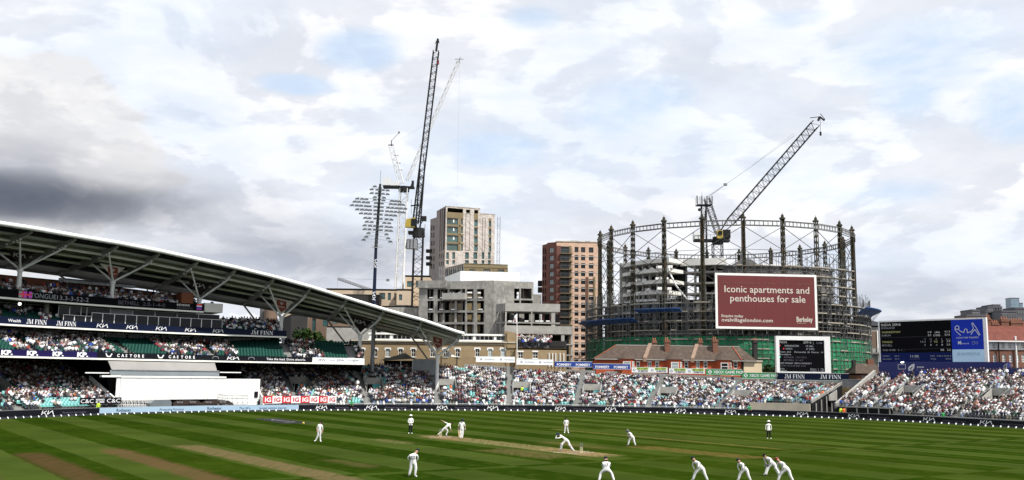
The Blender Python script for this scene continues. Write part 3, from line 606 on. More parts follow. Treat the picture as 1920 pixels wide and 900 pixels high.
g = G('stone'); g.sweep(AE1, 63.1, [(4.4, 0), (4.75, 0), (4.75, 1.95), (4.4, 1.95)]); g.build('front_wall', terr)
g = G('conc_light'); g.sweep(17, 48, [(4.5, 0), (4.8, 0), (4.8, .85), (4.5, .85)]); g.sweep(48, AW1+.2, [(4.5, 0), (4.8, 0), (4.8, .5), (4.5, .5)])
g.sweep(48, AW1+.2, [(4.72, .5), (4.8, .5), (4.8, 1.6), (4.72, 1.6)], 'glass_dark')
for q in np.arange(48.2, AW1, 1.15): g.sweep(q, q+.12, [(4.6, .5), (4.84, .5), (4.84, 1.62), (4.6, 1.62)], step=9)
g.sweep(48, AW1+.2, [(4.5, 1.6), (4.9, 1.6), (4.9, 1.78), (4.5, 1.78)]); g.build('front_wall', terr2)
g = G('conc_step'); g.sweep(135.95, 160, [(4.55, 0), (4.75, 0), (4.75, .72), (4.55, .72)]); g.build('front_wall', terr3)
# rear rail with banners on posts
g = G('conc_step'); g.sweep(AE1, 103, lambda a: [(26., 0), (29.5, 0), (29.5, zt(a)), (26., zt(a))]); g.build('rear_walkway', terr)
g = G('conc_step'); g.sweep(AE1, 94.8, lambda a: [(29.4, zt(a)), (29.5, zt(a)), (29.5, zt(a)+1.55), (29.4, zt(a)+1.55)]); g.build('rear_fence', terr)
g = G('conc_light')
for a in np.arange(AE1+.5, 94.5, 1.55): g.tube(ring(a, 27.4, zt(a)), ring(a, 27.4, zt(a)+1.3), .1, n=6)
o = g.build('rail_posts', terr); o['kind'] = 'stuff'
g = G('base_blue'); g.sweep(17, AW1-.3, lambda a: [(27.2, 0), (27.4, 0), (27.4, zt(a)+1.75), (27.2, zt(a)+1.75)]); 
rw = g.build('rear_wall', terr2)
def banner(p0, p1, off, h, items, bgm, label, edge='white_metal'):
    """flat banner between two points on the rear rail: p0,p1 = (px,py of its top edge)"""
    (a0, z0), (a1, z1) = on(*p0, off), on(*p1, off); A = ring(a0, off, 0); B = ring(a1, off, 0); z = (z0+z1)/2
    ang = math.degrees(math.atan2(B[1]-A[1], B[0]-A[0])); fr = Fr(A, ang); L = float(np.hypot(*(B-A)[:2])); t = thing('rail_banner', label, 'banner', (*((A+B)/2)[:2], z-h), 'banners along the top rail of the far terrace')
    g = G(bgm); fr.box(g, 0.05, L-.05, -.06, 0, z-h, z); g.build('panel', t)
    g = G(edge); fr.box(g, 0.03, L-.03, -.10, .02, z, z+.06); fr.box(g, 0.03, L-.03, -.10, .02, z-h-.05, z-h); g.build('frame', t)
    g = G('ink'); items(g, fr, L, z, h)
    if g.f: g.build('lettering', t)
    return t
def rows_txt(txt, m, fr_h, reps, w=None, bold=.02, y=.25, pre=None):
    def f(g, fr, L, z, h):
        for i in range(reps):
            fn = fr.fn(.02); u = L*(i+.5)/reps; ww = (w or .6)*L/reps
            if pre: pre(g, fr, u-ww/2, z-h, h)
            T(g, txt, fn, u-ww/2+(h*1.0 if pre else 0), z-h+y*h, fr_h*h, m, w=ww-(h*.4 if pre else 0), bold=bold)
    return f
def disc(g, fn, u, v, r, m, n=14): g.add([fn(u, v)]+[fn(u+r*math.cos(2*math.pi*i/n), v+r*math.sin(2*math.pi*i/n)) for i in range(n)], [(0, 1+i, 1+(i+1) % n) for i in range(n)], m)
def xb(g, fr, u, z, h):
    disc(g, fr.fn(.02), u+.38*h, z+.5*h, .36*h, 'ink'); f2 = fr.fn(.03)
    stroke(g, [(u+.16*h, z+.2*h), (u+.38*h, z+.62*h), (u+.6*h, z+.2*h)], f2, .1*h, 'ad_green'); stroke(g, [(u+.14*h, z+.74*h), (u+.38*h, z+.62*h), (u+.62*h, z+.74*h)], f2, .07*h, 'ad_green')
def br_(g, fr, L, z, h):
    for i in range(2):
        u = L*(i+.5)/2-L*.23; ww = L*.46; fn = fr.fn(.02)
        disc(g, fn, u+ww*.12, z-h*.55, h*.28, 'pale_ink'); stroke(g, [(u+ww*.1, z-h*.7), (u+ww*.16, z-h*.4)], fr.fn(.03), .12*h, 'ad_white')
        f3 = fr.fn(.012); g.quad(f3(u+ww*.27, z-h*.5), f3(u+ww*.98, z-h*.5), f3(u+ww*.98, z-h*.03), f3(u+ww*.27, z-h*.03), 'ad_lime')
        T(g, 'GET A TASTE', fn, u+ww*.3, z-h*.44, .34*h, 'ink_dark', w=ww*.62, bold=.03); T(g, 'OF BRIXTON', fn, u+ww*.36, z-h*.92, .34*h, 'ink_dark', w=ww*.58, bold=.03)
def jm(n):
    def f(g, fr, L, z, h):
        for i in range(n): ww = L/n*.58; SERIF(g, 'JM FINN', fr.fn(.02), L*(i+.5)/n-ww/2, z-h*.8, .62*h, 'ink', ww)
    return f
def swirl(g, fr, u, z, h): fn = fr.fn(.02); disc(g, fn, u+.3*h, z+.5*h, .2*h, 'pale_ink')
banner((892, 668), (966, 670), 26.6, 1.0, rows_txt('Paul Robinson', 'pale_ink', .3, 2, pre=swirl, y=.35, bold=0), 'ad_white', 'white banner with faint grey lettering, left of the pair above the terrace', 'ad_white')
banner((968, 673), (1038, 675), 26.6, 1.0, rows_txt('Paul Robinson', 'pale_ink', .3, 2, pre=swirl, y=.35, bold=0), 'ad_white', 'white banner with faint grey lettering, right of the pair, next to the blue banners', 'ad_white')
banner((1040, 678), (1111, 678.5), 26.6, .98, rows_txt('POMMERY', 'ink', .5, 2, .76, y=.15), 'ad_blue', 'royal blue champagne banner, higher and left one of the pair')
banner((1112, 682), (1182, 683), 26.6, .98, rows_txt('POMMERY', 'ink', .5, 2, .76, y=.15), 'ad_blue', 'royal blue champagne banner, lower and right one of the pair')
banner((1184, 688), (1252, 690), 26.6, .92, br_, 'ad_white', 'white and lime street food banner beside the blue champagne banners')
banner((1254, 690.5), (1322, 691.5), 26.6, .92, br_, 'ad_white', 'white and lime street food banner beside the green gaming banner')
banner((1323, 692), (1392, 693), 26.6, 1.05, rows_txt('XBOX GAME PASS', 'ink', .5, 1, .88, pre=xb, y=.26), 'ad_green', 'green gaming banner in front of the orange brick cottages')
banner((1391, 698.5), (1456, 699.5), 26.4, 1.05, rows_txt('XBOX GAME PASS', 'ink', .5, 1, .9, pre=xb, y=.26), 'ad_green', 'green gaming banner below the cream rendered wall')
banner((1457, 699.5), (1592, 700.5), 26.2, 1.22, jm(2), 'ad_navy', 'navy banner with white serif capitals under the smaller scoreboard')
# ---------------- covered stand on the left ----------------
cs = thing('covered_stand', 'large covered stand on the left with a sweeping white-edged roof over three decks', 'stand', ring(134, 10, 0))
BM = 'void'
def beam(a0, a1, off, z0, fh, mfas, back, name='deck'):
    g = G('roof_tube'); g.sweep(a0, a1, [(off-.25, z0-.24), (off+.3, z0-.24), (off+.3, z0), (off-.25, z0)]); g.build('deck_edge_beam', cs)
    g = G('conc_dark'); g.sweep(a0, a1, [(off, z0-.5), (back, z0-.2), (back, z0+.15), (off+.1, z0+.15)]); g.build('deck_slab', cs)
def zdeck(tab): return lambda a: tin(a, tab)
D1, D2, D3 = 7.55, 11.85, 15.4
def slab(a0, a1, off, z, back, m='conc_dark'):
    g = G('roof_tube'); g.sweep(a0, a1, [(off-.3, z-.26), (off+.2, z-.26), (off+.2, z-.02), (off-.3, z-.02)]); g.build('deck_edge_beam', cs)
    g = G(m); g.sweep(a0, a1, [(off+.2, z-.3), (back, z+.1), (back, z+.4), (off+.2, z+.05)]); g.build('deck_slab', cs)
def fascia(a0, a1, off, z0, h, items, label=None, m='ad_black'):
    g = G(m); g.sweep(a0, a1, [(off-.12, z0), (off, z0), (off, z0+h), (off-.12, z0+h)]); p = g.build('fascia_board', cs, label=label)
    for (px, kind, w) in items:
        g = G('ink'); ac, _ = on(px, 640, off-.14); r = rb(ac)+off; fn = lambda u, z, ac=ac, r=r: ring(ac-math.degrees(u/r), off-.14, z0+z)
        if kind == 'K': LG(g, fn, 0, h*.22, h*.55, w, 'ink')
        elif kind == 'car': stroke(g, [(-w/2, h*.35), (-w*.42, h*.62), (-w*.2, h*.75), (w*.2, h*.75), (w*.42, h*.62), (w/2, h*.35)], fn, h*.08, 'pale_ink')
        elif kind == 'castore_logo': stroke(g, [(-w/2, h*.75), (-w*.25, h*.3), (0, h*.28)], fn, h*.2, 'ink'); stroke(g, [(w/2, h*.75), (w*.25, h*.3), (0, h*.28)], fn, h*.2, 'ink')
        elif kind.startswith('JM'): SERIF(g, 'JM FINN', fn, -w/2, h*.18, h*.66, 'ink', w)
        elif kind.startswith('KP'):
            T(g, 'KP.', fn, -w/2, h*.16, h*.68, 'ink', w=w, bold=.06)
        elif kind == 'CASTORE': 
            for i, c in enumerate(kind): T(g, c, fn, -w/2+w*(i+.25)/7, h*.26, h*.5, 'ink', bold=.03)
        else:
            mm = 'ink'
            if kind[0] in '~#': mm = {'~': 'ink_dark', '#': 'pale_ink'}[kind[0]]; kind = kind[1:]
            T(g, kind, fn, -w/2, h*.3, h*.42, mm, w=w, bold=.01)
        g.build('lettering', p)
    return p
AX = lambda px, off, py=640: on(px, py, off)[0]
slab(106.9, 160, 9, D1, 30); slab(115.4, 160, 13, D2, 30); slab(124.7, 160, 13, D3, 30)
F1 = 9.
fascia(AX(183, F1), 160, F1, D1, .82, [(15, 'KP', 1.7), (63, 'KP', 1.7), (111, 'KP', 1.7), (157, 'KP', 1.7)], None, 'ad_purple')
fascia(AX(395, F1), AX(183, F1), F1, D1, .82, [(206, 'castore_logo', .9), (247, 'CASTORE', 4.6), (303, 'castore_logo', .9), (343, 'CASTORE', 4.6)])
fascia(AX(587, F1), AX(395, F1), F1, D1, .82, [(406, 'car', 1.0), (440, 'K', 2.1), (473, 'car', 1.0), (538, 'Take the lead. Drive electric.', 6.6)])
fascia(106.9, AX(587, F1), F1, D1, .82, [(605, '~JSW', 1.3), (624, '#Cement', 1.2), (640, '~JSW', 1.3), (657, '#Cement', 1.2), (669, '~JSW', 1.1)], None, 'ad_white')
fascia(AX(147, 13, 600), 160, 13, D2, .95, [(24, 'Wealth', 1.9), (66, 'JM', 3.1), (122, 'JM', 3.1)], None, 'ad_navy')
fascia(AX(450, 13, 610), AX(147, 13, 600), 13, D2, .95, [(191, 'K', 1.9), (247, 'K', 1.9), (302, 'K', 1.9), (357, 'K', 1.9), (409, 'K', 1.9)], None, 'ad_navy')
fascia(115.4, AX(450, 13, 610), 13, D2, .95, [(491, 'JM', 3.8)], None, 'ad_navy')
# LED ribbon on the top deck
RB = fascia(124.7, 160, 12.9, D3, 1.1, [], None, 'screen_black')
def onf(px, py, off): a, z = on(px, py, off); return a
g = G('scr_w'); o2 = 12.74
def rf(px, py=580): ac = on(px, py, o2)[0]; r = rb(ac)+o2; return lambda u, z: ring(ac-math.degrees(u/r), o2, D3+z)
T(g, 'TONGUE', rf(57, 555), 0, .24, .66, 'pale_ink', w=3.9); g.build('lettering', RB); g = G('scr_w'); T(g, '13.3-3-52-2', rf(107, 560), 0, .24, .60, 'pale_ink', w=4.9); g.build('lettering', RB); g = G('scr_w'); T(g, 'BETHELL', rf(222, 566), 0, .26, .58, 'ink_dim', w=3.4); g.build('lettering', RB); g = G('scr_w'); T(g, '2.0-1-4-0', rf(268, 569), 0, .26, .58, 'ink_dim', w=3.6)
g.build('lettering', RB); g = G('scr_w'); T(g, 'REVIEWS', rf(332, 570), 0, .60, .34, 'scr_w', w=2.1); T(g, 'REMAINING', rf(332, 570), 0, .16, .30, 'ink_dim', w=2.6)
g.build('lettering', RB); g = G('scr_w'); f = rf(35, 553); Q = lambda u0, u1, v0, v1, m, f, d=0: g.quad(f(u0, v0), f(u1, v0), f(u1, v1), f(u0, v1), m)
for i in range(3):
    for j in range(2): Q(.0+.75*i-(.0 if i else 0), .0+.75*i+.5, .1+.55*j, .1+.55*j+.35, 'scr_mag' if i else 'pale_ink', f)
Q(.55, .72, .1, 1.0, 'scr_r', f); Q(0, 1.9, .46, .62, 'scr_r', f)
g.build('flag_graphic', RB); g = G('scr_w'); f = rf(369, 573)
for i, mm in enumerate(('scr_r', 'scr_w', 'screen_blue', 'scr_mag')): Q(0, .85, .85-.22*i, 1.04-.22*i, mm, f)
g.build('flag_graphic', RB)
# raked decks
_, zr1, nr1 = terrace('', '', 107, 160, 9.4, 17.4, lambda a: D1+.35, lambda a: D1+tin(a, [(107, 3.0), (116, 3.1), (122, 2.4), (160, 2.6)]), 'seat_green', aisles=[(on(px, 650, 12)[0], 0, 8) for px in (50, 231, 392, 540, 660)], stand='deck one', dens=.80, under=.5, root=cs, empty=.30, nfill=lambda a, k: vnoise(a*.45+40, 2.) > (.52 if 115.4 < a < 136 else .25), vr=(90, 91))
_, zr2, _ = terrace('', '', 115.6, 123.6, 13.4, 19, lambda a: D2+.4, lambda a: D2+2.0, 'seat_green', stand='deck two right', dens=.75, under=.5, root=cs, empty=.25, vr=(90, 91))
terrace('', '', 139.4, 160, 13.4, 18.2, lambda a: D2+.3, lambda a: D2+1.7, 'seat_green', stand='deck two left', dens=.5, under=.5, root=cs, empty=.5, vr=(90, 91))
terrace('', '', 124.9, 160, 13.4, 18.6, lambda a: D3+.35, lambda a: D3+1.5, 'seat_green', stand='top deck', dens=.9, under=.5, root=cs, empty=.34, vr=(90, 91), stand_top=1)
# back walls, floors, windows
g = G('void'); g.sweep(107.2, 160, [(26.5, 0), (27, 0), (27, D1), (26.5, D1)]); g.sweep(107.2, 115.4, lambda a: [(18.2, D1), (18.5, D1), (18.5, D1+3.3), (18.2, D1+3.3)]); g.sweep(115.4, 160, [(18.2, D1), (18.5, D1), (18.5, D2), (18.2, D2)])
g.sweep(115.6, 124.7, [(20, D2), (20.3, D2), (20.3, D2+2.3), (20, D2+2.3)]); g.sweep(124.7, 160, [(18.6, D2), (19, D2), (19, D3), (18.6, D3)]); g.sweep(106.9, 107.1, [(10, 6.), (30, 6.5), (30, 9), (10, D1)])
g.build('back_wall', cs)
g = G('orange_wall'); g.sweep(125.5, 160, lambda a: [(21, D3), (21.4, D3), (21.4, D3+tin(a, [(125, 2.9), (128, 3.2), (133, 3.6), (160, 3.8)])), (21, D3+tin(a, [(125, 2.9), (128, 3.2), (133, 3.6), (160, 3.8)]))]); g.build('rear_cladding', cs)
g = G('void'); g.sweep(136.5, 160, [(24, D3+2.9), (26, D3+2.9), (26, D3+4.3), (24, D3+3.8)]); g.build('camera_gantry', cs)
g = G('galv'); g.sweep(130.7, 138, [(19, D3+3.4), (21, D3+3.5), (21, D3+4.15), (19.4, D3+4.05), (19, D3+3.8)]); g.build('roof_pod', cs)
g = G('orange_wall'); a_, z_ = on(362, 567, 12.6); g.sweep(a_-.0, a_+1.3, [(12.6, D3+1.1), (15, D3+1.1), (15, D3+2.75), (12.6, D3+2.75)]); g.build('stair_box', cs)
g = G('white_render'); g.sweep(122.6, 124.6, [(12.9, D3-.1), (19, D3-.1), (19, D3+1.35), (12.9, D3+1.35)]); g.tube(ring(123.4, 15, D3+1.35), ring(123.4, 15, D3+1.75), .35, .2, 10, 'galv'); g.build('white_plant_box', cs)
def bay(a0, a1, off, z0, z1, m, t=.07, name='window'):
    da = math.degrees(t/(rb(a0)+off)); g = G('white_metal')
    for aa in (a0, a1-da): g.sweep(aa, aa+da, [(off-.05, z0), (off+.02, z0), (off+.02, z1), (off-.05, z1)], step=9)
    g.sweep(a0+da, a1-da, [(off-.05, z1-t), (off+.02, z1-t), (off+.02, z1), (off-.05, z1)], step=9); w = g.build(name, cs)
    g = G(m); g.sweep(a0+da, a1-da, [(off-.02, z0), (off, z0), (off, z1-t), (off-.02, z1-t)], step=9); g.build('pane', w)
px_b = [118, 139, 160, 171, 214, 256, 297, 338, 378, 417]
aa = [on(p, 590, 13.6)[0] for p in px_b]
for i in range(len(aa)-1):
    bay(aa[i+1], aa[i], 15.2, D2+.1, D3-.35, 'glass_dark' if i != 4 else 'hood_glass')
pb2 = [118, 139, 160, 171, 192, 214, 235, 256, 277, 297, 318, 338, 358, 378, 397, 417]; ab = [on(p, 600, 13.3)[0] for p in pb2]
for i in range(len(ab)-1): bay(ab[i+1], ab[i], 13.3, D2+.95, D2+(2.35 if i > 2 else 1.8), 'glass_dark', .06, 'balustrade_panel')
for i in range(7): a = 139.6+i*2.6; bay(a, a+2.4, 18.3, D2+1.7, D3-.3, 'glass_dark')
for i in range(17): a = 116+i*2.55; bay(a, a+2.4, 18.1, D1+2.55, D2-.35, 'glass_dark', .09)
g = G('conc'); 
for a in (140.6, 147.6, 134.2, 125.1): g.tube(ring(a, 15.6, D2), ring(a, 15.6, D3-.1), .32, n=12)
g.build('deck_columns', cs, kind='stuff')
g = G('hood_glass')
for a in np.arange(118, 158, 3.3): g.tube(ring(a, 17.6, D1), ring(a, 17.6, D2-.2), .22, n=8)
g.build('deck_columns', cs, kind='stuff')
# small lit lamp and pale packages on deck edges
g = G('bulb'); p = ring(on(37, 569, 13.2)[0], 13.2, D3-.75)
v_, f_ = [], []
for i in range(5):
    for j in range(8): t, q = math.pi*i/4, 2*math.pi*j/8; v_.append(p+.22*np.array([math.sin(t)*math.cos(q), math.sin(t)*math.sin(q), math.cos(t)]))
g.add(v_, [(i*8+j, i*8+(j+1) % 8, (i+1)*8+(j+1) % 8, (i+1)*8+j) for i in range(4) for j in range(8)]); g.build('lamp', cs)
# roof
FT = [(90, 11.5), (96.1, 13.2), (100.5, 15.2), (105, 16.75), (109.4, 18.4), (113.8, 19.95), (118.1, 21.2), (122.6, 22.2), (127, 22.95), (131.5, 23.6), (136.3, 24.0), (141.2, 24.15), (146.2, 24.25), (151, 24.15), (156, 23.8), (161, 23.2)]
RT = [(95.9, 11.95), (100, 13.2), (109, 16.0), (113, 17.0), (116.8, 17.9), (121.9, 18.85), (126.8, 19.9), (130.3, 20.3), (135.2, 21.0), (141, 21.3), (150, 21.3), (161, 20.5)]
zfr = lambda a: tin(a, FT); zre = lambda a: tin(a, RT); RA0, RA1 = 95.6, 161.
O0, O1 = 6.2, 28.
zroof = lambda a, o: zfr(a)+(zre(a)-zfr(a))*(o-O0)/(O1-O0)+.35*math.sin(math.pi*(o-O0)/(O1-O0))*min(1, (a-95)/12)
g = G('roof_top'); ofs = [O0+.3, 10, 14, 18, 22, 25, O1]
def rp(a): return [(o, zroof(a, o)-.10) for o in ofs]+[(o, zroof(a, o)) for o in reversed(ofs)]
g.sweep(RA0, RA1, rp); g.build('roof_sheet', cs)
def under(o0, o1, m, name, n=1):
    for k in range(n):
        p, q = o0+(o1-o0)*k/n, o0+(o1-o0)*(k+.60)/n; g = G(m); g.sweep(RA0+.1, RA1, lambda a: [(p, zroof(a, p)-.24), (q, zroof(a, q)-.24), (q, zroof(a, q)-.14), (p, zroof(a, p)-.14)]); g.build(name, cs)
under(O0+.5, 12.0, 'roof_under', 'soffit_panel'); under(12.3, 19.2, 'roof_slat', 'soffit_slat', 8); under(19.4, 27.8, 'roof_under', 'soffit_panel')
g = G('white_metal')
def et(a): z = zfr(a)-.12; return [(O0+.40*math.cos(t)*.8, z+.31*math.sin(t)) for t in np.linspace(0, 2*math.pi, 11)[:-1]]
g.sweep(RA0-.15, RA1, et, step=.8); g.build('roof_edge_tube', cs, smooth=True)
for o, r in ((12.1, .20), (15.6, .20), (19.3, .20), (23.5, .10)):
    g = G('roof_tube'); g.sweep(RA0+.3, RA1, lambda a: [(o+r*math.cos(t), zroof(a, o)-.75+r*math.sin(t)) for t in np.linspace(0, 2*math.pi, 7)[:-1]]); g.build('purlin', cs)
g = G('rafter'); g.sweep(RA0+.1, RA1, lambda a: [(O1, zre(a)-.5), (O1+.25, zre(a)-.5), (O1+.25, zre(a)+.1), (O1, zre(a)+.1)]); g.build('rear_gutter', cs)
RAF = [96.1, 100.5, 105, 109.4, 113.8, 118.1, 122.6, 127, 131.5, 136.3, 141.2, 146.2, 150.8, 155.5, 160.2]
for a in RAF:
    g = G('rafter'); da = math.degrees(.17/(rb(a)+15)); ol = list(np.linspace(O0+.9, O1, 9)); dep = lambda o: .25+.95*math.sin(math.pi*min(1, max(0, (o-O0-.9)/(O1-O0-.9)))**.8)
    g.sweep(a-da, a+da, [(o, zroof(a, o)-.26) for o in ol]+[(o, zroof(a, o)-.26-dep(o)) for o in reversed(ol)], step=9); r = g.build('rafter', cs)
    g = G('ink')
    for q in (9.4, 10.2, 11., 12.6): p = ring(a+.15, q, zroof(a, q)-.55-dep(q)*.5); g.tube(p, p-(0, 0, .22), .13, .16, 6)
    g.build('spotlights', r, kind='stuff')
NODE = [(98.2, 9.06, 14), (107.0, 12.34, 14), (115.9, 14.95, 14), (125.0, 17.3, 14), (134.4, 19.06, 14), (144.2, 19.4, 14), (153.3, 19.2, 14)]
for i, (a, z, o) in enumerate(NODE):
    g = G('white_metal'); base = {0: 0., 1: D1-.3, 2: D2, 3: D3}.get(i, D3); n0 = ring(a, o, z)
    g.tube(ring(a, o, base), n0, .31, n=14); g.tube(n0-(0, 0, .25), n0+(0, 0, .05), .42, .4, 14); c = g.build('tree_column', cs, smooth=False)
    lo = max([r for r in RAF if r < a]); hi = min([r for r in RAF if r > a])
    for (ra, oo) in ((hi, 9.8), (hi, 16.2), (lo, 9.8), (lo, 16.2)):
        g = G('white_metal'); g.tube(n0, ring(ra, oo, zroof(ra, oo)-1.15), .16, .11, 8); g.build('roof_arm', c)
    g = G('rafter'); m_ = (ring(a, 24.5, (D3+2.6 if i > 2 else max(zre(a)-5.5, 6.)))); g.tube(m_, ring(hi, 27.6, zroof(hi, 27.6)-.5), .16, n=6); g.build('rear_strut', c)
    # triangular hanging banner
    surrey = i in (0, 2, 4, 6); fr = Fr(ring(hi, 14.6, 0), 0); A = ring(a+1.35, 14.6, zroof(a+1.35, 14.6)-1.5); B = ring(a-1.35, 14.6, zroof(a-1.35, 14.6)-1.5); Cc = n0+(0, 0, .55); 
    if i == 0: A, B = ring(a+1.3, 14.3, zroof(a+1.3, 14.3)-.9), ring(a-1.2, 14.3, zroof(a-1.2, 14.3)-.9)
    t = thing('triangular_banner', ['pale triangular banner with brown shield crest at the right tip of the roof', 'black triangular logo banner under the roof near the floodlight mast', 'pale triangular banner with brown shield crest above the middle deck end', 'black triangular logo banner behind the orange brown stair box', 'pale triangular banner with brown shield crest above the crowded top deck', 'black triangular logo banner at the left edge of the frame', 'pale triangular banner beyond the left edge of the frame'][i], 'banner', tuple(Cc), 'triangular banners hung between the roof arms')
    nrm = np.cross(B-A, Cc-A); nrm /= np.linalg.norm(nrm); nrm = -nrm if nrm[1] > 0 else nrm; e_ = (B-A); L = np.linalg.norm(e_); e_ /= L; dn = Cc-(A+B)/2; dn_l = np.linalg.norm(dn); dn /= dn_l
    g = G('banner_cream' if surrey else 'banner_black'); k = nrm*.02; g.add([A-k, B-k, Cc-k, A+k, B+k, Cc+k], [(0, 1, 2), (5, 4, 3), (0, 3, 4, 1), (1, 4, 5, 2), (2, 5, 3, 0)]); g.build('cloth', t)
    bf = lambda u, v: (A+B)/2+e_*u-dn*(v)+nrm*.05
    if surrey:
        w_ = L*.20; g = G('crest'); h_ = w_*2.4; q = [(-w_, -.12*dn_l), (w_, -.12*dn_l), (w_, -.12*dn_l-h_*.6), (0, -.12*dn_l-h_), (-w_, -.12*dn_l-h_*.6)]; g.add([bf(*x) for x in q], [(0, 1, 2, 3, 4)]); cr = g.build('crest', t)
        g = G('banner_cream'); f5 = lambda u, v: bf(u, v)+nrm*.02; T(g, 'SURREY', f5, -w_*.75, -.12*dn_l-h_*.62, w_*.3, 'banner_cream', w=w_*1.5, bold=.02); stroke(g, [(0, -.12*dn_l-h_*.35), (-w_*.35, -.12*dn_l-h_*.18)], f5, .12, 'banner_cream'); stroke(g, [(0, -.12*dn_l-h_*.35), (0, -.12*dn_l-h_*.12)], f5, .14, 'banner_cream'); stroke(g, [(0, -.12*dn_l-h_*.35), (w_*.35, -.12*dn_l-h_*.18)], f5, .12, 'banner_cream'); g.build('lettering', cr)
    else:
        g = G('ink'); LG(g, bf, 0, -.40*dn_l, L*.15, L*.5, 'tarnish'); g.build('lettering', t)
# ---------------- sight screen ----------------
A0, A1 = 123.2, 135.2
ssn = thing('sight_screen', 'big plain white sight screen wall in front of the covered stand', 'sight screen', ring(129, 6.2, 0))
g = G('sight'); npan = 6
for i in range(npan):
    a, b = A0+(A1-A0)*i/npan, A0+(A1-A0)*(i+1)/npan; g = G('sight'); g.sweep(a+.012, b-.012, [(6.2, 1.65), (6.4, 1.65), (6.4, 4.8), (6.2, 4.8)]); g.build('screen_panel', ssn)
g = G('white_paint'); g.sweep(A0, A1, [(6.1, 4.82), (6.6, 4.82), (6.6, 5.08), (6.1, 5.08)]); g.build('top_capping', ssn)
g = G('white_paint'); g.sweep(A1+.02, 135.65, [(6.25, 1.65), (6.4, 1.65), (6.4, 4.8), (6.25, 4.8)], step=.6); g.build('side_wing', ssn); g = G('white_paint'); g.sweep(A1+.02, 137.4, [(6.1, 4.87), (6.8, 4.87), (6.8, 5.12), (6.1, 5.12)]); g.build('top_capping', ssn)
g = G('white_paint'); g.sweep(119.25, A0-.02, [(6.25, .6), (6.4, 1.2), (6.4, 4.75), (6.25, 4.75)]); g.build('side_wing', ssn)
g = G('black'); g.sweep(119.45, 119.85, [(6.1, 1.9), (6.22, 1.9), (6.22, 2.8), (6.1, 2.8)]); g.build('doorway', ssn)
g = G('hood'); g.sweep(124.0, 135.9, [(7.4, 5.95), (9.0, 7.32), (9.1, 7.25), (7.5, 5.9)], step=1.3); g.build('grey_hood', ssn)
g = G('hood_glass'); g.sweep(123.8, 136.1, [(7.0, 5.1), (7.35, 5.85), (7.45, 5.85), (7.1, 5.1)]); g.build('glass_band', ssn)
g = G('galv'); g.sweep(123.8, 135.9, [(7.2, 5.84), (7.5, 5.84), (7.5, 5.97), (7.2, 5.97)]); g.build('hood_rail', ssn)
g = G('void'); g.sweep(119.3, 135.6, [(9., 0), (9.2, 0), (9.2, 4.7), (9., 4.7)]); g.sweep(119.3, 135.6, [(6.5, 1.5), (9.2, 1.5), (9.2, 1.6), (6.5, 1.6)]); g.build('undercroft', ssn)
for k, (p, q, y) in enumerate([(160, 205, 700), (412, 452, 699)]):
    g = G('white_metal'); a, z = on(p, y, 8.0); b, z2 = on(q, y+2, 8.0); g.sweep(b, a, [(8, z), (8.2, z), (8.2, z+.16), (8, z+.16)]); g.build('platform_edge', ssn)
# equipment below the screen
def tent(px0, px1, py0, py1, off, m, label, name='event_tent', cat='tent', txt=None):
    a0, z1 = on(px0, py0, off); a1, _ = on(px1, py0, off); t = thing(name, label, cat, ring((a0+a1)/2, off, 0)); c = (a0+a1)/2; h = (a0-a1)/2
    g = G(m); rs = []
    for q, zz_ in ((-1, .72), (-.75, .92), (0, 1.), (.75, .92), (1, .72)):
        a = c-h*q; rs.append([ring(a, off-1.2, z1*zz_*.62), ring(a, off, z1*zz_), ring(a, off+1.2, z1*zz_*.62), ring(a, off, z1*zz_-.12)])
    g.loft(rs); g.build('canopy', t); g = G('dark_metal')
    for q in (-.92, .92):
        for d in (-1.1, 1.1): g.tube(ring(c-h*q, off+d, 0), ring(c-h*q, off+d, z1*.55), .04, n=5)
    g.build('tent_frame', t)
    if txt:
        g = G('ink'); r = rb(c)+off; 
        for q in (-.5, .4): fn = lambda u, v, q=q: ring(c-h*q-math.degrees(u/r), off-.75, z1*.72+v); T(g, txt, fn, -.7, .06, .26, 'pale_ink')
        g.build('lettering', t)
tent(323, 378, 750, 765, 4.2, 'banner_black', 'left dark event tent with white lettering under the sight screen', txt='Surrey'); tent(376, 436, 750, 765, 4.2, 'banner_black', 'right dark event tent with white lettering under the sight screen', txt='Surrey')
g = G('galv'); a, z = on(282, 750, 3.6); b, _ = on(322, 750, 3.6)
rs = [[ring(a_, 3.6, 0), ring(a_, 3.6, z*k_), ring(a_, 5.2, z*k_), ring(a_, 5.2, 0)] for a_, k_ in ((a, .72), (a-.5, 1.), (b+.2, 1.), (b, .8))]
g.loft(rs, 'hood_glass'); g.build('equipment_cover', loc=ring(a, 3.6, 0), label='pale grey tarpaulin cover over equipment behind the pale blue boards', cat='cover')
def rack(px0, px1, py0, py1, off, label, rows=3, nn=9):
    a, z1 = on(px0, py0, off); b, z0 = on(px1, py1, off); t = thing('stacked_barriers', label, 'barriers', ring((a+b)/2, off, 0)); z0 = .9
    for k in range(rows):
        g = G('white_metal'); z = z0+(z1-z0)*k/max(1, rows-1); o = off+k*.5; g.bar(ring(a, o, z), ring(b, o, z-.1), .07); g.bar(ring(a, o, z-.35), ring(b, o, z-.45), .07)
        for q in np.linspace(a, b, nn): g.bar(ring(q, o, 0), ring(q, o, z), .06)
        g.build('barrier', t)
rack(232, 285, 746, 760, 4.6, 'stack of white metal barriers at the left foot of the sight screen'); rack(415, 470, 739, 760, 4.6, 'white tubular gangway rails at the right foot of the sight screen', 4, 7)
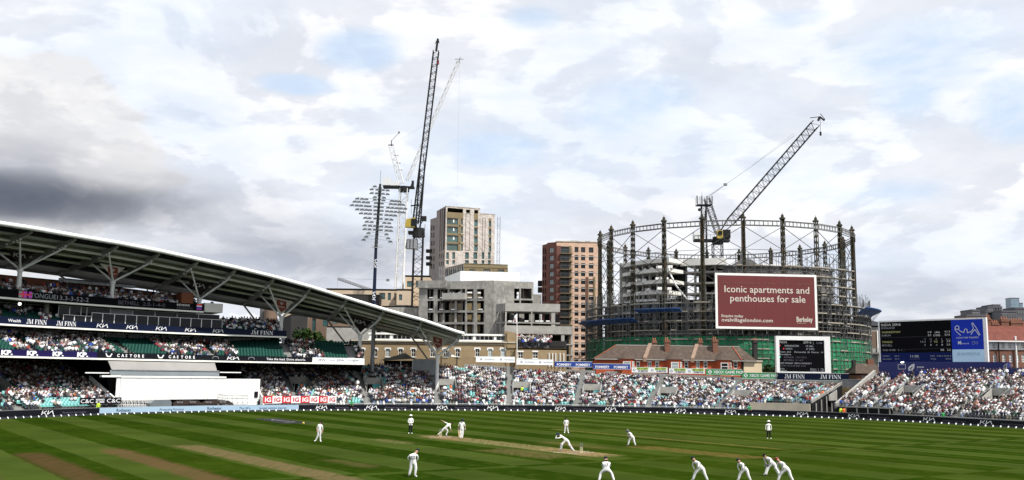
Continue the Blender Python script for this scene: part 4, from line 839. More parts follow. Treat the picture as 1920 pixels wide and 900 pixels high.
# red and white IG banner wall, C&C banner
def wallbanner(px0, px1, py0, py1, off, label, draw, bg='ad_white', cat='banner', name='wall_banner'):
    a, z1 = on(px0, py0, off); b, z1b = on(px1, py0+.5, off); _, z0 = on(px0, py1, off); A, B = ring(a, off, 0), ring(b, off, 0); fr = Fr(A, math.degrees(math.atan2(B[1]-A[1], B[0]-A[0]))); L = float(np.hypot(*(B-A)[:2]))
    t = thing(name, label, cat, (*((A+B)/2)[:2], z0)); g = G(bg); fr.box(g, 0, L, -.06, 0, z0, z1); g.build('panel', t); g = G('ink'); draw(g, fr, L, z0, z1); g.build('lettering', t); return t
def ig(g, fr, L, z0, z1):
    h = z1-z0
    for i in range(8):
        u = L*(i+.02)/8; w = L/8
        if i % 2 == 0: f = fr.fn(.012); g.quad(f(u, z0), f(u+w, z0), f(u+w, z1), f(u, z1), 'ad_red')
        T(g, 'IG', fr.fn(.025), u+w*.2, z0+.2*h, .6*h, 'ink' if i % 2 == 0 else 'ad_red', w=w*.66, bold=.03)
wallbanner(493, 631, 742.5, 756, 4.6, 'banner wall of alternating red and white squares below the terrace', ig)
g = G('white_paint'); g.sweep(AX(636, 4.9, 757), AX(493, 4.9, 757), [(4.9, 0), (5.1, 0), (5.1, 1.), (4.9, 1.)]); g.build('low_wall', loc=ring(115, 5, 0), label='low white wall under the red and white banner', cat='wall')
def cc(g, fr, L, z0, z1):
    h = z1-z0; fn = fr.fn(.02); T(g, 'C&C', fn, L*.02, z0+.2*h, .6*h, 'ink', w=L*.30, bold=.0); T(g, 'INSURANCE', fn, L*.38, z0+.55*h, .26*h, 'ink', w=L*.2, bold=.03); T(g, 'BROKERS', fn, L*.38, z0+.2*h, .26*h, 'ink', w=L*.2, bold=.03); T(g, 'C&C', fn, L*.64, z0+.2*h, .6*h, 'ink', w=L*.33)
wallbanner(150, 228, 746, 758.5, 4.3, 'black banner with white C&C lettering left of the sight screen', cc, 'ad_black')
# ---------------- umpires' end: gap between the stands ----------------
gp = thing('timber_hoarding', 'weathered timber fence closing the gap between the two stands', 'fence', ring(53.9, 22, 0))
aL, aR = AE1-.3, AW1+.5
nb = 26
for i in range(nb):
    a = aR+(aL-aR)*i/nb; b = aR+(aL-aR)*(i+.94)/nb; g = G('wood'); g.sweep(a, b, [(22+.04*(i % 2), 2.9), (22.08+.04*(i % 2), 2.9), (22.08+.04*(i % 2), 4.4+.05*(i % 3)), (22+.04*(i % 2), 4.4+.05*(i % 3))], step=9); g.build('plank', gp)
g = G('black'); g.sweep(aR, aL, [(21.5, 0), (21.9, 0), (21.9, 2.8), (21.5, 2.8)], step=9); g.build('lower_panel', gp)
g = G('wood'); g.sweep(53.6, 54.2, [(21.3, .3), (21.45, .3), (21.45, 2.7), (21.3, 2.7)], step=9); g.build('door', gp)
g = G('galv'); 
for q in np.linspace(aR, aL, 30): g.bar(ring(q, 22.4, 4.5), ring(q, 22.4, 5.9), .05)
g.sweep(aR, aL, [(22.35, 5.85), (22.45, 5.85), (22.45, 5.95), (22.35, 5.95)]); g.sweep(aR, aL, [(22.45, 4.5), (22.5, 4.5), (22.5, 5.85), (22.45, 5.85)], 'galv'); g.build('steel_railing', loc=ring(54, 22.4, 4.4), label='grey steel railing above the timber fence between the stands', cat='railing')
g = G('mid_metal'); t = thing('raker_frame', 'open steel raker frame under the end of the far terrace', 'steel frame', ring(AE1-.4, 8, 0))
for o in (6, 9, 12, 15, 18): g.tube(ring(AE1-.35, o, 0), ring(AE1-.35, o, 1.9+(o-5)*.17), .12, n=6, m='conc_light')
g.build('posts', t, kind='stuff')
# ---------------- floodlight mast ----------------
fm = thing('floodlight_mast', 'tall leaning black floodlight mast with rows of lamps rising behind the covered stand', 'floodlight', (-25.4, 178, 0))
g = G('galv'); g.tube((-25.45, 178, 0), (-25.3, 178, 18.5), .42, .36, 16, 'galv'); g.build('lower_pole', fm)
pt = at(705, 462, 178); p5 = at(701, 566, 178); g = G('cap_navy'); g.tube((-25.3, 178, 18.5), tuple(p5), .36, .34, 16); g.tube(tuple(p5), tuple(pt), .34, .27, 16); md = g.build('dark_pole', fm)
g = G('ink'); fl = Fr((-25.3, 178), 0)
for py in (493, 554):
    c = at(704.5 if py < 520 else 701.5, py, 178-.37); fn = lambda u, v: (c[0]-v, c[1], c[2]+u); LG(g, fn, 0, -.26, .55, 1.7, 'ink')
g.build('lettering', md)
top = at(713, 345, 178); g = G('floodgrey'); g.tube(tuple(pt), tuple(top), .30, .22, 12); g.tube(tuple(top), tuple(top+(0, 0, 2.6)), .03, n=5)
for k in range(16): q = pt+(top-pt)*k/16; g.tube(tuple(q-(0, 0, .05)), tuple(q+(0, 0, .06)), .36, n=12)
g.build('upper_pole', fm)
g = G('galv'); q = at(704.7, 464, 178); g.bar(q-(1., 0, 0), q+(1.2, 0, 0), .08); g.bar(q-(1., 0, 0)+(0, 0, .3), q+(1.2, 0, 0)+(0, 0, .3), .05); g.tube(q-(0, 0, .1), q, .5, n=10); g.build('service_platform', fm)
rows = [(348, [703], []), (354, [697, 708], [718, 727]), (361, [697, 707], [718, 727]), (368, [703], [720]), (373, [670, 679, 687, 703], [719, 735, 742, 749]), (379, [665, 673, 682, 690, 705], [716, 733, 741, 749, 756]), (386, [660, 669, 677, 686, 693, 704], [716, 728, 736, 744, 752, 760]), (393, [670, 679, 687, 694, 704], [716, 726, 734, 742, 750, 757]), (400, [677, 686, 694, 704], [714, 725, 733, 741]), (408, [685, 693, 704], [714, 725, 734]), (415, [688, 697], [721, 730]), (422, [684, 694, 703], [715, 725, 733]), (429, [684, 693, 703], [714, 725, 733]), (436, [691], [725]), (443, [687], [728]), (449, [682], [732])]
for (py, Lx, Rx) in rows:
    cx = 713-(py-345)*.07; c = at(cx, py, 178-.4); g = G('mid_metal'); sl_ = -.055
    def pp(px): dx = (px-cx)/10.0; return c+np.array([dx, 0, sl_*dx-.0*dx])
    xs = Lx+Rx; g.bar(pp(min(xs)-1), pp(max(xs)+1), .05); b = g.build('lamp_bar', fm)
    g = G('floodgrey')
    for x in xs:
        p = pp(x)+(0, -.15, -.28); g.hexa([p+(-.42, -.14, -.18), p+(.42, -.14, -.18), p+(.38, .26, -.02), p+(-.38, .26, -.02), p+(-.3, -.05, .16), p+(.3, -.05, .16), p+(.3, .2, .18), p+(-.3, .2, .18)]); g.bar(p+(0, .1, .1), p+(0, .15, .3), .05)
        g.quad(p+(-.3, -.155, -.15), p+(.3, -.155, -.15), p+(.26, -.13, -.04), p+(-.26, -.13, -.04), 'lamp_glass')
    g.build('floodlamps', b, kind='stuff')
# ---------------- generic helpers for buildings ----------------
def hp(fr, rects, d=0.):
    out = []
    for (x0, y0, x1, y1) in rects:
        (a, _), (b, _) = fr.px(x0, (y0+y1)/2, d), fr.px(x1, (y0+y1)/2, d); _, zt_ = fr.px((x0+x1)/2, y0, d); _, zb = fr.px((x0+x1)/2, y1, d); out.append((a, b, zb, zt_))
    return out
def shell(root, fr, u0, u1, z0, z1, depth, m, holes=(), reveal=.3, mside=None, roofm=None, name='wall', skip_left=False):
    g = G(m); fr.wall(g, u0, u1, z0, z1, list(holes), m, reveal); P = fr.P; ms = mside or m
    g.quad(P(u1, 0, z0), P(u1, -depth, z0), P(u1, -depth, z1), P(u1, 0, z1), ms); g.quad(P(u0, -depth, z0), P(u0, 0, z0), P(u0, 0, z1), P(u0, -depth, z1), ms) if not skip_left else None
    g.quad(P(u1, -depth, z0), P(u0, -depth, z0), P(u0, -depth, z1), P(u1, -depth, z1), ms)
    w = g.build(name, root)
    g = G(roofm or m); fr.box(g, u0, u1, -depth, 0, z1-.3, z1+.02); g.build('roof', root)
    return w
def wins(root, fr, rects, d=-.22, glass='glass', frame='wframe_dark', t=.08, cols=2, rows=1, px=True, name='window'):
    hs = hp(fr, rects) if px else rects
    for h in hs: window(root, fr, *h, d, glass, frame, t, cols, rows, name)
    return hs
# ---------------- yellow brick public house behind the terrace ----------------
fp = Fr((0, 192), 0); pb = thing('brick_building', 'long yellow stock brick building with white sash windows and a white glazed rooftop pavilion', 'building', (-8, 192, 0))
zc = fp.px(800, 641)[1]; u0 = fp.px(655, 660)[0]; u1 = fp.px(966, 660)[0]
wx = [679, 703, 727, 751, 775, 811, 835, 858, 895, 919, 943]
H_ = hp(fp, [(x-4, 654, x+4, 669) for x in wx])
shell(pb, fp, u0, u1, 0, zc, 12, 'brick_yellow', H_)
for i, h in enumerate(H_): window(pb, fp, *h, -.12, 'glass_dark' if i not in (2, 9, 10) else 'glass_pale', 'wframe', .09, 2, 2)
g = G('white_paint')
for h in H_: fp.box(g, h[0]-.12, h[1]+.12, 0, .06, h[3], h[3]+.25); fp.box(g, h[0]-.22, h[0]-.0, 0, .05, h[3]-.3, h[3]+.2); fp.box(g, h[1], h[1]+.22, 0, .05, h[3]-.3, h[3]+.2); fp.box(g, h[0]-.15, h[1]+.15, 0, .12, h[2]-.12, h[2])
g.build('window_surrounds', pb, kind='stuff')
g = G('stone'); fp.box(g, u0, u1+.2, -.2, .35, zc, zc+.22); fp.box(g, u0, u1+.1, -.1, .18, zc-.35, zc-.25); g.build('cornice', pb)
g = G('brick_yellow')
for u in np.arange(u0, u1, .45): fp.box(g, u, u+.2, 0, .16, zc-.24, zc)
g.build('dentils', pb, kind='stuff')
zp0, zp1 = fp.px(800, 637)[1], fp.px(800, 628)[1]; pa, pbb = fp.px(690, 632)[0], fp.px(966, 632)[0]
g = G('white_paint'); fp.box(g, pa, pbb, -7, -.2, zp1, zp1+.35); fp.box(g, pa, pbb, -.5, -.3, zc+.22, zp0+.1); g.build('pavilion_frame', pb)
for i, px in enumerate(range(692, 966, 39)):
    a = fp.px(px, 632)[0]; g = G('white_paint'); fp.box(g, a, a+.5, -.9, -.35, zp0, zp1); g.build('pavilion_pier', pb)
    for k in range(4):
        b = a+.55+k*.85; window(pb, fp, b, b+.8, zp0+.1, zp1, -1.0, 'glass_dark' if (i*4+k) % 7 in (0, 1, 2, 5) else 'glass', 'wframe', .06, 1, 1, 'pavilion_glazing')
# roof terrace part on the right
fq = Fr((0, 191), 0); v0, v1 = fq.px(966, 670)[0]+.02, fq.px(1062, 670)[0]; zq = fq.px(1010, 653)[1]
pt2 = thing('brick_building', 'lower yellow brick wing with a crowded fenced roof terrace', 'building', (6, 191, 0))
Hq = hp(fq, [(971.5, 660, 980.5, 672), (999, 660, 1008, 672)]); shell(pt2, fq, v0, v1, 0, zq, 9, 'brick_yellow', Hq); [window(pt2, fq, *h, -.12, 'glass_dark', 'wframe', .09, 2, 2) for h in Hq]
g = G('white_paint'); [(fq.box(g, h[0]-.14, h[1]+.14, 0, .06, h[3], h[3]+.25), fq.box(g, h[0]-.15, h[1]+.15, 0, .12, h[2]-.12, h[2])) for h in Hq]; g.build('window_surrounds', pt2, kind='stuff')
g = G('dark_metal'); zt_ = zq+1.15
for u in np.arange(v0, v1, .22): g.bar(fq.P(u, -.1, zq), fq.P(u, -.1, zt_), .035)
g.bar(fq.P(v0, -.1, zt_), fq.P(v1, -.1, zt_), .07); g.build('terrace_railing', pt2, kind='stuff')
g = G('wood'); fq.box(g, fq.px(1030, 650)[0], v1, -.6, -.5, zq, zq+1.5, 'dark_clad'); g.build('slatted_screen', pt2)
g = G('white_paint')
for px in (1029.5, 1036, 1042, 1050, 1057): u = fq.px(px, 665)[0]; g.tube(fq.P(u, .15, zq-3.6), fq.P(u, .15, zq-.9), .09, n=6)
g.build('pipes', pt2, kind='stuff')
g = G('brick_yellow'); a, b = fq.px(946, 640)[0], fq.px(981, 640)[0]; P_ = fq.P; g.loft([[P_(a, -.8, zq), P_(b, -.8, zq), P_(b-1.5, -.8, zq+3.0), P_(a, -.8, zq+3.4)], [P_(a, -2, zq), P_(b, -2, zq), P_(b-1.5, -2, zq+3.0), P_(a, -2, zq+3.4)]]); g.build('stack_gable', pt2)
for i in range(95):
    u = v0+.5+rng.random()*(fq.px(1030, 650)[0]-v0); d = -.4-rng.random()*4.5; crowd.append((*(fq.P(u, d, zq+.05+(-d)*.28)), rng.normal(0, .5), 1., int(rng.choice(len(SH), p=SHW)), 0, int(rng.integers(4)), int(rng.integers(5)), 2, 'roof'))
g = G('conc_dark'); fq.box(g, v0+.1, fq.px(1030, 650)[0]+1, -6, -.3, zq-.1, zq+.03); fq.box(g, v0+.1, fq.px(1030, 650)[0]+1, -6, -3, zq+.03, zq+.7); g.build('terrace_floor', pt2)
fpole = thing('flagpole', 'white flagpole with a limp white and red flag in front of the concrete frame', 'flagpole', tuple(at(970, 668, 190)*np.array([1, 1, 0])))
p0, p1 = at(970, 690, 190), at(969.5, 588, 190); g = G('white_paint'); g.tube(p0*np.array([1, 1, 0]), p1, .09, .06, 8); g.build('pole', fpole)
g = G('flag_white'); q = p1; g.add([q+(.0, 0, 0), q+(-.1, -.05, -1.9), q+(-.75, .1, -2.0), q+(-.5, .15, -.4), q+(-.35, -.08, -1.0)], [(0, 4, 3), (0, 1, 4), (1, 2, 4), (2, 3, 4)]); g.quad(q+(-.3, -.12, -.9), q+(-.2, -.12, -1.7), q+(-.5, -.1, -1.7), q+(-.5, -.1, -.9), 'cap_red'); g.build('flag', fpole)
# marquees
fmq = Fr((0, 181), 0); t = thing('event_tent', 'grey pitched marquee with a white box end below the brick building', 'marquee', (-18, 181, 6.5))
a, b = fmq.px(713, 680)[0], fmq.px(817, 680)[0]; zl = fmq.px(760, 693)[1]; zm = fmq.px(780, 673)[1]; P = fmq.P
g = G('canvas_grey'); zr_ = fmq.px(750, 663)[1]; c1 = fmq.px(774, 680)[0]; mid = fmq.px(757, 670)[0]
g.add([P(a, 0, zm-.3), P(c1, 0, zm+.1), P(c1-.2, -5, zm+.1), P(a, -5, zm-.3), P(mid, -2.5, zr_+.2)], [(0, 1, 4), (1, 2, 4), (2, 3, 4), (3, 0, 4), (3, 2, 1, 0)]); g.build('canopy', t)
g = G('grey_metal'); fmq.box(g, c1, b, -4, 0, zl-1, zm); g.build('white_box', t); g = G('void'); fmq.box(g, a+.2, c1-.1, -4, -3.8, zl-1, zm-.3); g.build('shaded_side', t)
g = G('white_metal'); [g.tube(P(u, 0, zl-1), P(u, 0, zm-.2), .06, n=6) for u in (a+.1, (a+c1)/2+.8, c1-.05)]; g.build('tent_poles', t, kind='stuff')
cmq = at(842, 672, 186); t = thing('event_tent', 'small cream pointed canopy with black posts behind the roof tip', 'canopy', (cmq[0], 186, 6.8))
g = G('canvas'); R1 = 1.75; z1 = at(842, 669, 186)[2]; z2 = at(842, 658, 186)[2]; rs = []
for (r, z) in ((2.3, z1), (1.2, z1+.12), (.55, z1+.45), (.06, z2)): rs.append([(cmq[0]+r*math.cos(q), 186+r*math.sin(q), z) for q in np.linspace(R_(45), R_(405), 9)[:-1]])
g.loft(rs); g.build('canopy', t); g = G('dark_metal'); [g.tube((cmq[0]+x, 186+y, 5.5), (cmq[0]+x, 186+y, z1), .06, n=6) for x, y in ((-1.5, -1.5), (1.5, -1.5), (1.5, 1.5), (-1.5, 1.5))]; g.build('posts', t, kind='stuff')
# ---------------- concrete frames under construction ----------------
def interior(root, fr, u0, u1, zs, depth, z_top, m='conc_dark'):
    for z in zs: g = G(m); fr.box(g, u0+.05, u1-.05, -depth+.1, -.35, z-.3, z); g.build('floor_slab', root)
    g = G('conc_light')
    for d in (-depth*.35, -depth*.7):
        for u in np.arange(u0+1.6, u1-.5, 2.7): fr.box(g, u, u+.35, d-.3, d, zs[0], z_top)
    g.build('inner_columns', root, kind='stuff')
    g = G('black')
    for i, u in enumerate(np.arange(u0+.5, u1-1.2, 2.15)):
        fr.box(g, u, u+.75, -depth*.8-.1, -depth*.8, zs[0], z_top)
    g.build('inner_partitions', root, kind='stuff')
c0 = at(925, 600, 218); fL = Fr((c0[0], 218), -17); cb = thing('concrete_frame', 'unfinished grey concrete building frame with open floors left of the brick tower', 'building under construction', (c0[0], 218, 0))
rowsL = [(542, 560), (564, 582), (586, 604), (608, 626)]; colsL = [(801, 813), (820, 872), (875, 888), (894, 908)]
HL = hp(fL, [(x0, y0, x1, y1) for (x0, x1) in colsL for (y0, y1) in rowsL]); uL = fL.px(785, 580)[0]; zT = fL.px(925, 526)[1]
def openshell(root, fr, u0, u1, z0, z1, depth, m, holes, back=True):
    g = G(m); fr.wall(g, u0, u1, z0, z1, holes, m, .35); P = fr.P
    if back: fr.wall(g, u0, u1, z0, z1, [(h[0]+.3, h[1]-.2, h[2]+.1, h[3]-.1) for h in holes], m, 0., d=-depth)
    g.quad(P(u1, 0, z0), P(u1, -depth, z0), P(u1, -depth, z1), P(u1, 0, z1)); g.quad(P(u0, -depth, z0), P(u0, 0, z0), P(u0, 0, z1), P(u0, -depth, z1)); fr.box(g, u0+.01, u1-.01, -depth, -.01, z1-.35, z1-.02)
    return g.build('wall', root)
openshell(cb, fL, uL, 0, 0, zT, 6.5, 'conc', HL); interior(cb, fL, uL, 0, sorted({h[2] for h in HL[:4]})[0:4], 6.5, zT-.4)
g = G('conc_light'); a = hp(fL, [(832, 550, 875, 562)])[0]; fL.box(g, a[0], a[1], .02, 1.0, a[2], a[3]); g.build('balcony', cb)
g = G('conc'); a = hp(fL, [(785, 527, 838, 540)])[0]; fL.box(g, a[0], a[1], .02, .5, a[2], a[3]+.1); g.build('parapet', cb)
for h in hp(fL, [(838, 541, 841, 560), (851, 563, 855, 626), (829, 585, 832, 604), (862, 541, 865, 550)]): g = G('conc_light'); fL.box(g, h[0], h[1], -.8, -.4, h[2], h[3]); g.build('pillar', cb)
g = G('white_tarp')
for (x, y) in [(805, 559), (826, 559), (877, 559), (897, 559), (804, 581), (897, 581), (824, 581), (846, 581)]:
    u, z = fL.px(x, y); fL.box(g, u, u+.9, -.8, .12, z, z+.22)
g.build('daylight_blocks', cb, kind='stuff')  # white blocks added to read as daylight showing through the open floors
fRr = Fr((c0[0], 218), 14); uR = fRr.px(1000, 560)[0]; HR_ = hp(fRr, [(964, 541, 974, 560), (977, 541, 997, 560), (964, 563, 974, 570), (977, 563, 999, 570)])
openshell(cb, fRr, 0.01, uR, 0, zT-.02, 9, 'conc', HR_); interior(cb, fRr, 6, uR, sorted({h[2] for h in HR_}), 9, zT-.4)
fr2 = Fr((at(1000, 560, 224)[0], 224), 0); g = G('conc'); z = fr2.px(1010, 552)[1]; fr2.box(g, 0, fr2.px(1015, 560)[0], -8, 0, 0, z); g.build('rear_block', cb)
cm = at(947, 600, 209); fM = Fr((cm[0], 209), 4); cb2 = thing('concrete_frame', 'lower concrete frame with deep open bays stepping down in front of the brick tower', 'building under construction', (cm[0], 209, 0))
uM = fM.px(1050, 575)[0]; zM = fM.px(947, 568)[1]; zM1 = fM.px(1000, 584)[1]; zs1, zs0 = fM.px(1000, 604)[1], fM.px(1000, 611)[1]; zb = fM.px(1000, 626)[1]
g = G('conc_light'); fM.box(g, 0, uM, -9, 0, zM1, zM); g.build('parapet', cb2); g = G('conc'); fM.box(g, 0, uM, -9, -.02, zs1-.3, zs1); g.build('floor_slab', cb2)
uM2 = fM.px(1073, 618)[0]; g = G('conc_light'); fM.box(g, -.1, uM2, -8.8, .4, zb, zs0); g.build('parapet', cb2)
for (x0, x1, ya, yb, d) in [(947, 950, 584, 612, 0), (996, 998, 584, 612, 0), (1034, 1041, 584, 612, -.1), (1008, 1013, 626, 660, .3), (1052, 1058, 626, 670, .3), (1070, 1073, 626, 680, .3), (975, 979, 626, 660, .3)]:
    h = hp(fM, [(x0, ya, x1, yb)])[0]; g = G('conc_light'); fM.box(g, h[0], h[1], d-.5, d-.03, h[2], h[3]); g.build('pillar', cb2)
g = G('conc'); fM.box(g, 0, uM2, -8.9, -8.6, 0, zs0)
for u in np.arange(.3, uM, 2.3): fM.box(g, u, u+1.1, -8.9, -8.5, zs0, zM1, 'black')
g.build('rear_wall', cb2)
g = G('void'); fM.box(g, 0, uM2, -6, -5.8, 0, zb); g.build('lower_void', cb2)
g = G('white_tarp')
for px in (953, 962, 984, 1004, 1012, 1024): u, z = fM.px(px, 603); fM.box(g, u, u+.8, -.9, .0, z, z+.25)
g.build('daylight_blocks', cb2, kind='stuff')  # more added white blocks, standing for daylight between the slabs
for (y) in (645, 665): h = hp(fM, [(1058, y, 1074, y+2)])[0]; g = G('conc_light'); fM.box(g, h[0], h[1], -3, .5, h[2], h[3]); g.build('floor_slab', cb2)
fl2 = Fr((cm[0], 209), -62); w_ = 0-((cm[0]-c0[0]) and 4.5); g = G('conc'); fl2.box(g, w_, -.05, -.4, 0, zM1, zM-.05); [fl2.box(g, u, u+.35, -.4, 0, 0, zM1) for u in (w_, w_*.55)]; fl2.box(g, w_, -.05, -.4, 0, zs1-.3, zs1); g.build('side_wall', cb2)
# white sheeted storey and gold-brown storey
c = at(863, 530, 232); t = thing('sheeted_storey', 'white plastic sheeted roof storey standing on the grey concrete frame', 'building', (c[0], 232, 12)); fw = Fr((c[0], 232), 8); u = fw.px(974, 520)[0]; z = fw.px(863, 508)[1]; zl = fw.px(863, 534)[1]
g = G('white_tarp'); fw.box(g, 0, u, -7, 0, zl-2, z); g.build('front_sheet', t); fw2 = Fr((c[0], 232), -38); uu = fw2.px(834, 522)[0]; g = G('white_tarp'); P = fw2.P; g.loft([[P(0, .02, zl-2), P(0, .02, z-.03), P(0, -3, z-.03), P(0, -3, zl-2)], [P(uu, .02, zl-2), P(uu, .02, z-1.3), P(uu, -3, z-1.3), P(uu, -3, zl-2)]]); g.build('side_sheet', t)
c = at(870, 500, 245); t = thing('gold_clad_block', 'low gold-brown clad block behind the white sheeted storey', 'building', (c[0], 245, 12)); fw = Fr((c[0], 245), 10); u = fw.px(952, 500)[0]; z = fw.px(870, 493.5)[1]; H1 = hp(fw, [(880, 504.5, 890, 514), (907, 504.5, 918, 514), (934, 505.5, 945, 514)])
shell(t, fw, 0, u, 0, z, 10, 'gold_panel', H1, skip_left=True); [window(t, fw, *h, -.2, 'glass_pale', 'wframe_dark', .15, 3) for h in H1]
g = G('gold_dark'); [fw.box(g, q, q+.12, 0, .08, z-3.4, z-.9) for q in np.arange(.5, u, .9)]; fw.box(g, 0, u, 0, .1, z-1., z-.9); g.build('fins', t, kind='stuff')
fw2 = Fr((c[0], 245), -52); uu = fw2.px(834, 508)[0]; g = G('gold_dark'); P = fw2.P; g.loft([[P(0, .02, 8), P(0, .02, z-.03), P(0, -3, z-.03), P(0, -3, 8)], [P(uu, .02, 8), P(uu, .02, z-.6), P(uu, -3, z-.6), P(uu, -3, 8)]]); [fw2.box(g, q, q+.9, .03, .08, z-3, z-1, 'glass_dark') for q in np.arange(uu+.5, -.8, 1.8)]; g.build('side_wall', t)
g = G('galv'); 
for i, px in enumerate(np.linspace(824, 868, 14)): q = at(px, 505, 238); g.bar((q[0], 238+i*.2, 12), (q[0], 238+i*.2, at(px, 507-(px-824)*.33, 238)[2]+1), .07)
for z_ in (30., 31.8): a_, b_ = at(824, 505, 238), at(868, 505, 241); g.bar((a_[0], 238, z_), (b_[0], 241, z_+.4), .06)
g.build('scaffold_tubes', t, kind='stuff')
# ---------------- pale brick tower ----------------
c = at(835, 450, 275); ft = Fr((c[0], 275), 20); tw = thing('apartment_tower', 'pale brick apartment tower with gold panels and teal windows behind the concrete frame', 'tower', (c[0], 275, 0))
Z = lambda x, y: (780+x/5.294, 370+y/5.294)
def zr4(l): return [(*Z(x0, y0), *Z(x1, y1)) for (x0, x1, y0, y1) in l]
tops = hp(ft, zr4([(312, 468, 108, 150), (497, 537, 122, 155), (578, 618, 126, 160)])); ry = [(207, 272), (291, 358), (378, 446), (462, 530)]
big = hp(ft, zr4([(306, 420, *r) for r in ry])); sm = hp(ft, zr4([(447, 466, *r) for r in ry])); C_ = hp(ft, zr4([(577, 613, y0+18-i*3, y1+16-i*3) for i, (y0, y1) in enumerate(ry)])); E_w = hp(ft, zr4([(722, 747, y0+28-i*3, y1+22-i*3) for i, (y0, y1) in enumerate(ry)]))
low = hp(ft, zr4([(x0, x1, y0, y1) for (x0, x1) in ((300, 326), (360, 388), (487, 525), (570, 608), (652, 678), (715, 741)) for (y0, y1) in ((545, 612), (624, 665))]))
uA = ft.px(*Z(635, 300))[0]; uB = ft.px(*Z(783, 300))[0]; zA = ft.px(*Z(293, 84))[1]; zB = ft.px(*Z(640, 158))[1]
lowA = [h for h in low if h[1] < uA]; lowB = [h for h in low if h[0] > uA]
shell(tw, ft, 0, uA, 0, zA, 10, 'brick_cream', big+sm+C_+lowA+tops, .4, 'brick_cream_shaded', skip_left=True); shell(tw, ft, uA+.02, uB, 0, zB, 10, 'brick_cream', E_w+lowB, .4)
for h in big: window(tw, ft, *h, -.3, 'glass_teal', 'gold_panel', .12, 5)
for h in sm+C_+E_w+low: window(tw, ft, *h, -.3, 'glass_teal', 'gold_dark', .12, 1)
g = G('flag_white'); [ft.box(g, *hp(ft, zr4([(371, 383, y0+12, y0+42)]))[0][:2], -.29, -.27, *hp(ft, zr4([(371, 383, y0+12, y0+42)]))[0][2:]) for (y0, _) in ry[:3]]; g.build('window_blinds', tw, kind='stuff')
def gp(l, m='gold_panel', d=.05, nm='gold_panel'):
    for h in hp(ft, zr4(l)): g = G(m); ft.box(g, h[0], h[1], -.2, d, h[2], h[3]); g.build(nm, tw)
gp([(304, 470, 150, 206), (304, 470, 273, 290), (304, 470, 359, 377), (304, 470, 447, 461), (421, 446, 206, 530), (576, 616, 160, 224), (721, 748, 208, 234)])
for i in range(3): gp([(576, 616, C_y, C_y+16) for C_y in (291, 373, 455)][i:i+1]); gp([(721, 748, y_, y_+20) for y_ in (296, 376, 458)][i:i+1])
for (x0, x1, y0, y1) in ((490, 535, 160, 526), (657, 687, 203, 536)):
    h = hp(ft, zr4([(x0, x1, y0, y1)]))[0]; g = G('wframe_dark'); w_ = .12
    ft.box(g, h[0], h[0]+w_, 0, .03, h[2], h[3]); ft.box(g, h[1]-w_, h[1], 0, .03, h[2], h[3]); ft.box(g, h[0], h[1], .0, .035, h[2], h[2]+w_); ft.box(g, h[0], h[1], 0, .035, h[3]-w_, h[3]); g.build('recessed_joint', tw)
g = G('void'); ft.box(g, .5, uA-.5, -5, -.6, 0, zA-4.6); g.build('interior', tw)
fs = Fr((c[0], 275), -70); us = fs.px(818, 430)[0]; g = G('brick_cream_shaded'); P = fs.P  # left face built in the darkened cream brick, its shade put into the colour
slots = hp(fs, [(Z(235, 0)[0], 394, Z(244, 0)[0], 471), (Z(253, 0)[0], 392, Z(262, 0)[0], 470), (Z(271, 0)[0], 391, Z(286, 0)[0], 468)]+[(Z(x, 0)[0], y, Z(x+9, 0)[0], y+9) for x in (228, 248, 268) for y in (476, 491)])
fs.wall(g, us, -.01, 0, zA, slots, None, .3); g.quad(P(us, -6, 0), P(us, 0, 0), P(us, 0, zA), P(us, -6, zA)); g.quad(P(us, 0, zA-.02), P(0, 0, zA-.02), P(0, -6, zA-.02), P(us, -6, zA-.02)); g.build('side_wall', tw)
for h in slots: window(tw, fs, *h, -.2, 'glass_dark', 'wframe_dark', .1, 1, 1)
c2 = fs.P(us, 0, 0); f3 = Fr((c2[0], c2[1]), -60); u3 = f3.px(806, 450)[0]; z3 = f3.px(817, 408)[1]
W3 = hp(f3, [(Z(x, 0)[0], Z(0, y)[1], Z(x+11, 0)[0], Z(0, y+48)[1]) for x in (150, 171) for y in (280, 352, 432, 510, 585, 660)]); g = G('brick_cream_shaded'); f3.wall(g, u3, -.02, 0, z3, W3, None, .3); P = f3.P; g.quad(P(u3, 0, z3), P(0, 0, z3), P(0, -6, z3), P(u3, -6, z3)); g.quad(P(u3, -6, 0), P(u3, 0, 0), P(u3, 0, z3), P(u3, -6, z3)); g.build('side_wall', tw)
for h in W3: window(tw, f3, *h, -.2, 'glass_dark', 'wframe_dark', .1)
for y in (530, 605, 672): p = at(*Z(121, y*.9+60), 288); g = G('dark_clad'); g.box(p[0]-.6, p[0]+1.6, 287, 289, p[2]-.35, p[2]+.55); g.build('balcony', tw)
def lattice(g, p, q, w, n, r=.06, br=.04, up=(0, 1, 0), m=None, tri=False, zig=True):
    p, q = np.array(p, float), np.array(q, float); d = q-p; L = np.linalg.norm(d); d /= L; up = np.array(up, float); a = np.cross(d, up); a /= np.linalg.norm(a); b = np.cross(a, d)
    C = [a*w/2+b*w/2, -a*w/2+b*w/2, -a*w/2-b*w/2, a*w/2-b*w/2] if not tri else [-b*w*.55, a*w/2+b*w*.4, -a*w/2+b*w*.4]
    K_ = len(C)
    for c_ in C: g.tube(p+c_, q+c_, r, n=4, m=m)
    for i in range(n):
        s0, s1 = p+d*L*i/n, p+d*L*(i+1)/n
        for k in range(K_):
            c1_, c2_ = C[k], C[(k+1) % K_]
            if zig and i % 2: c1_, c2_ = c2_, c1_
            g.bar(s0+c1_, s1+c2_, br, m=m)
            if i % 2 == 0: g.bar(s0+c1_, s0+c2_, br, m=m)
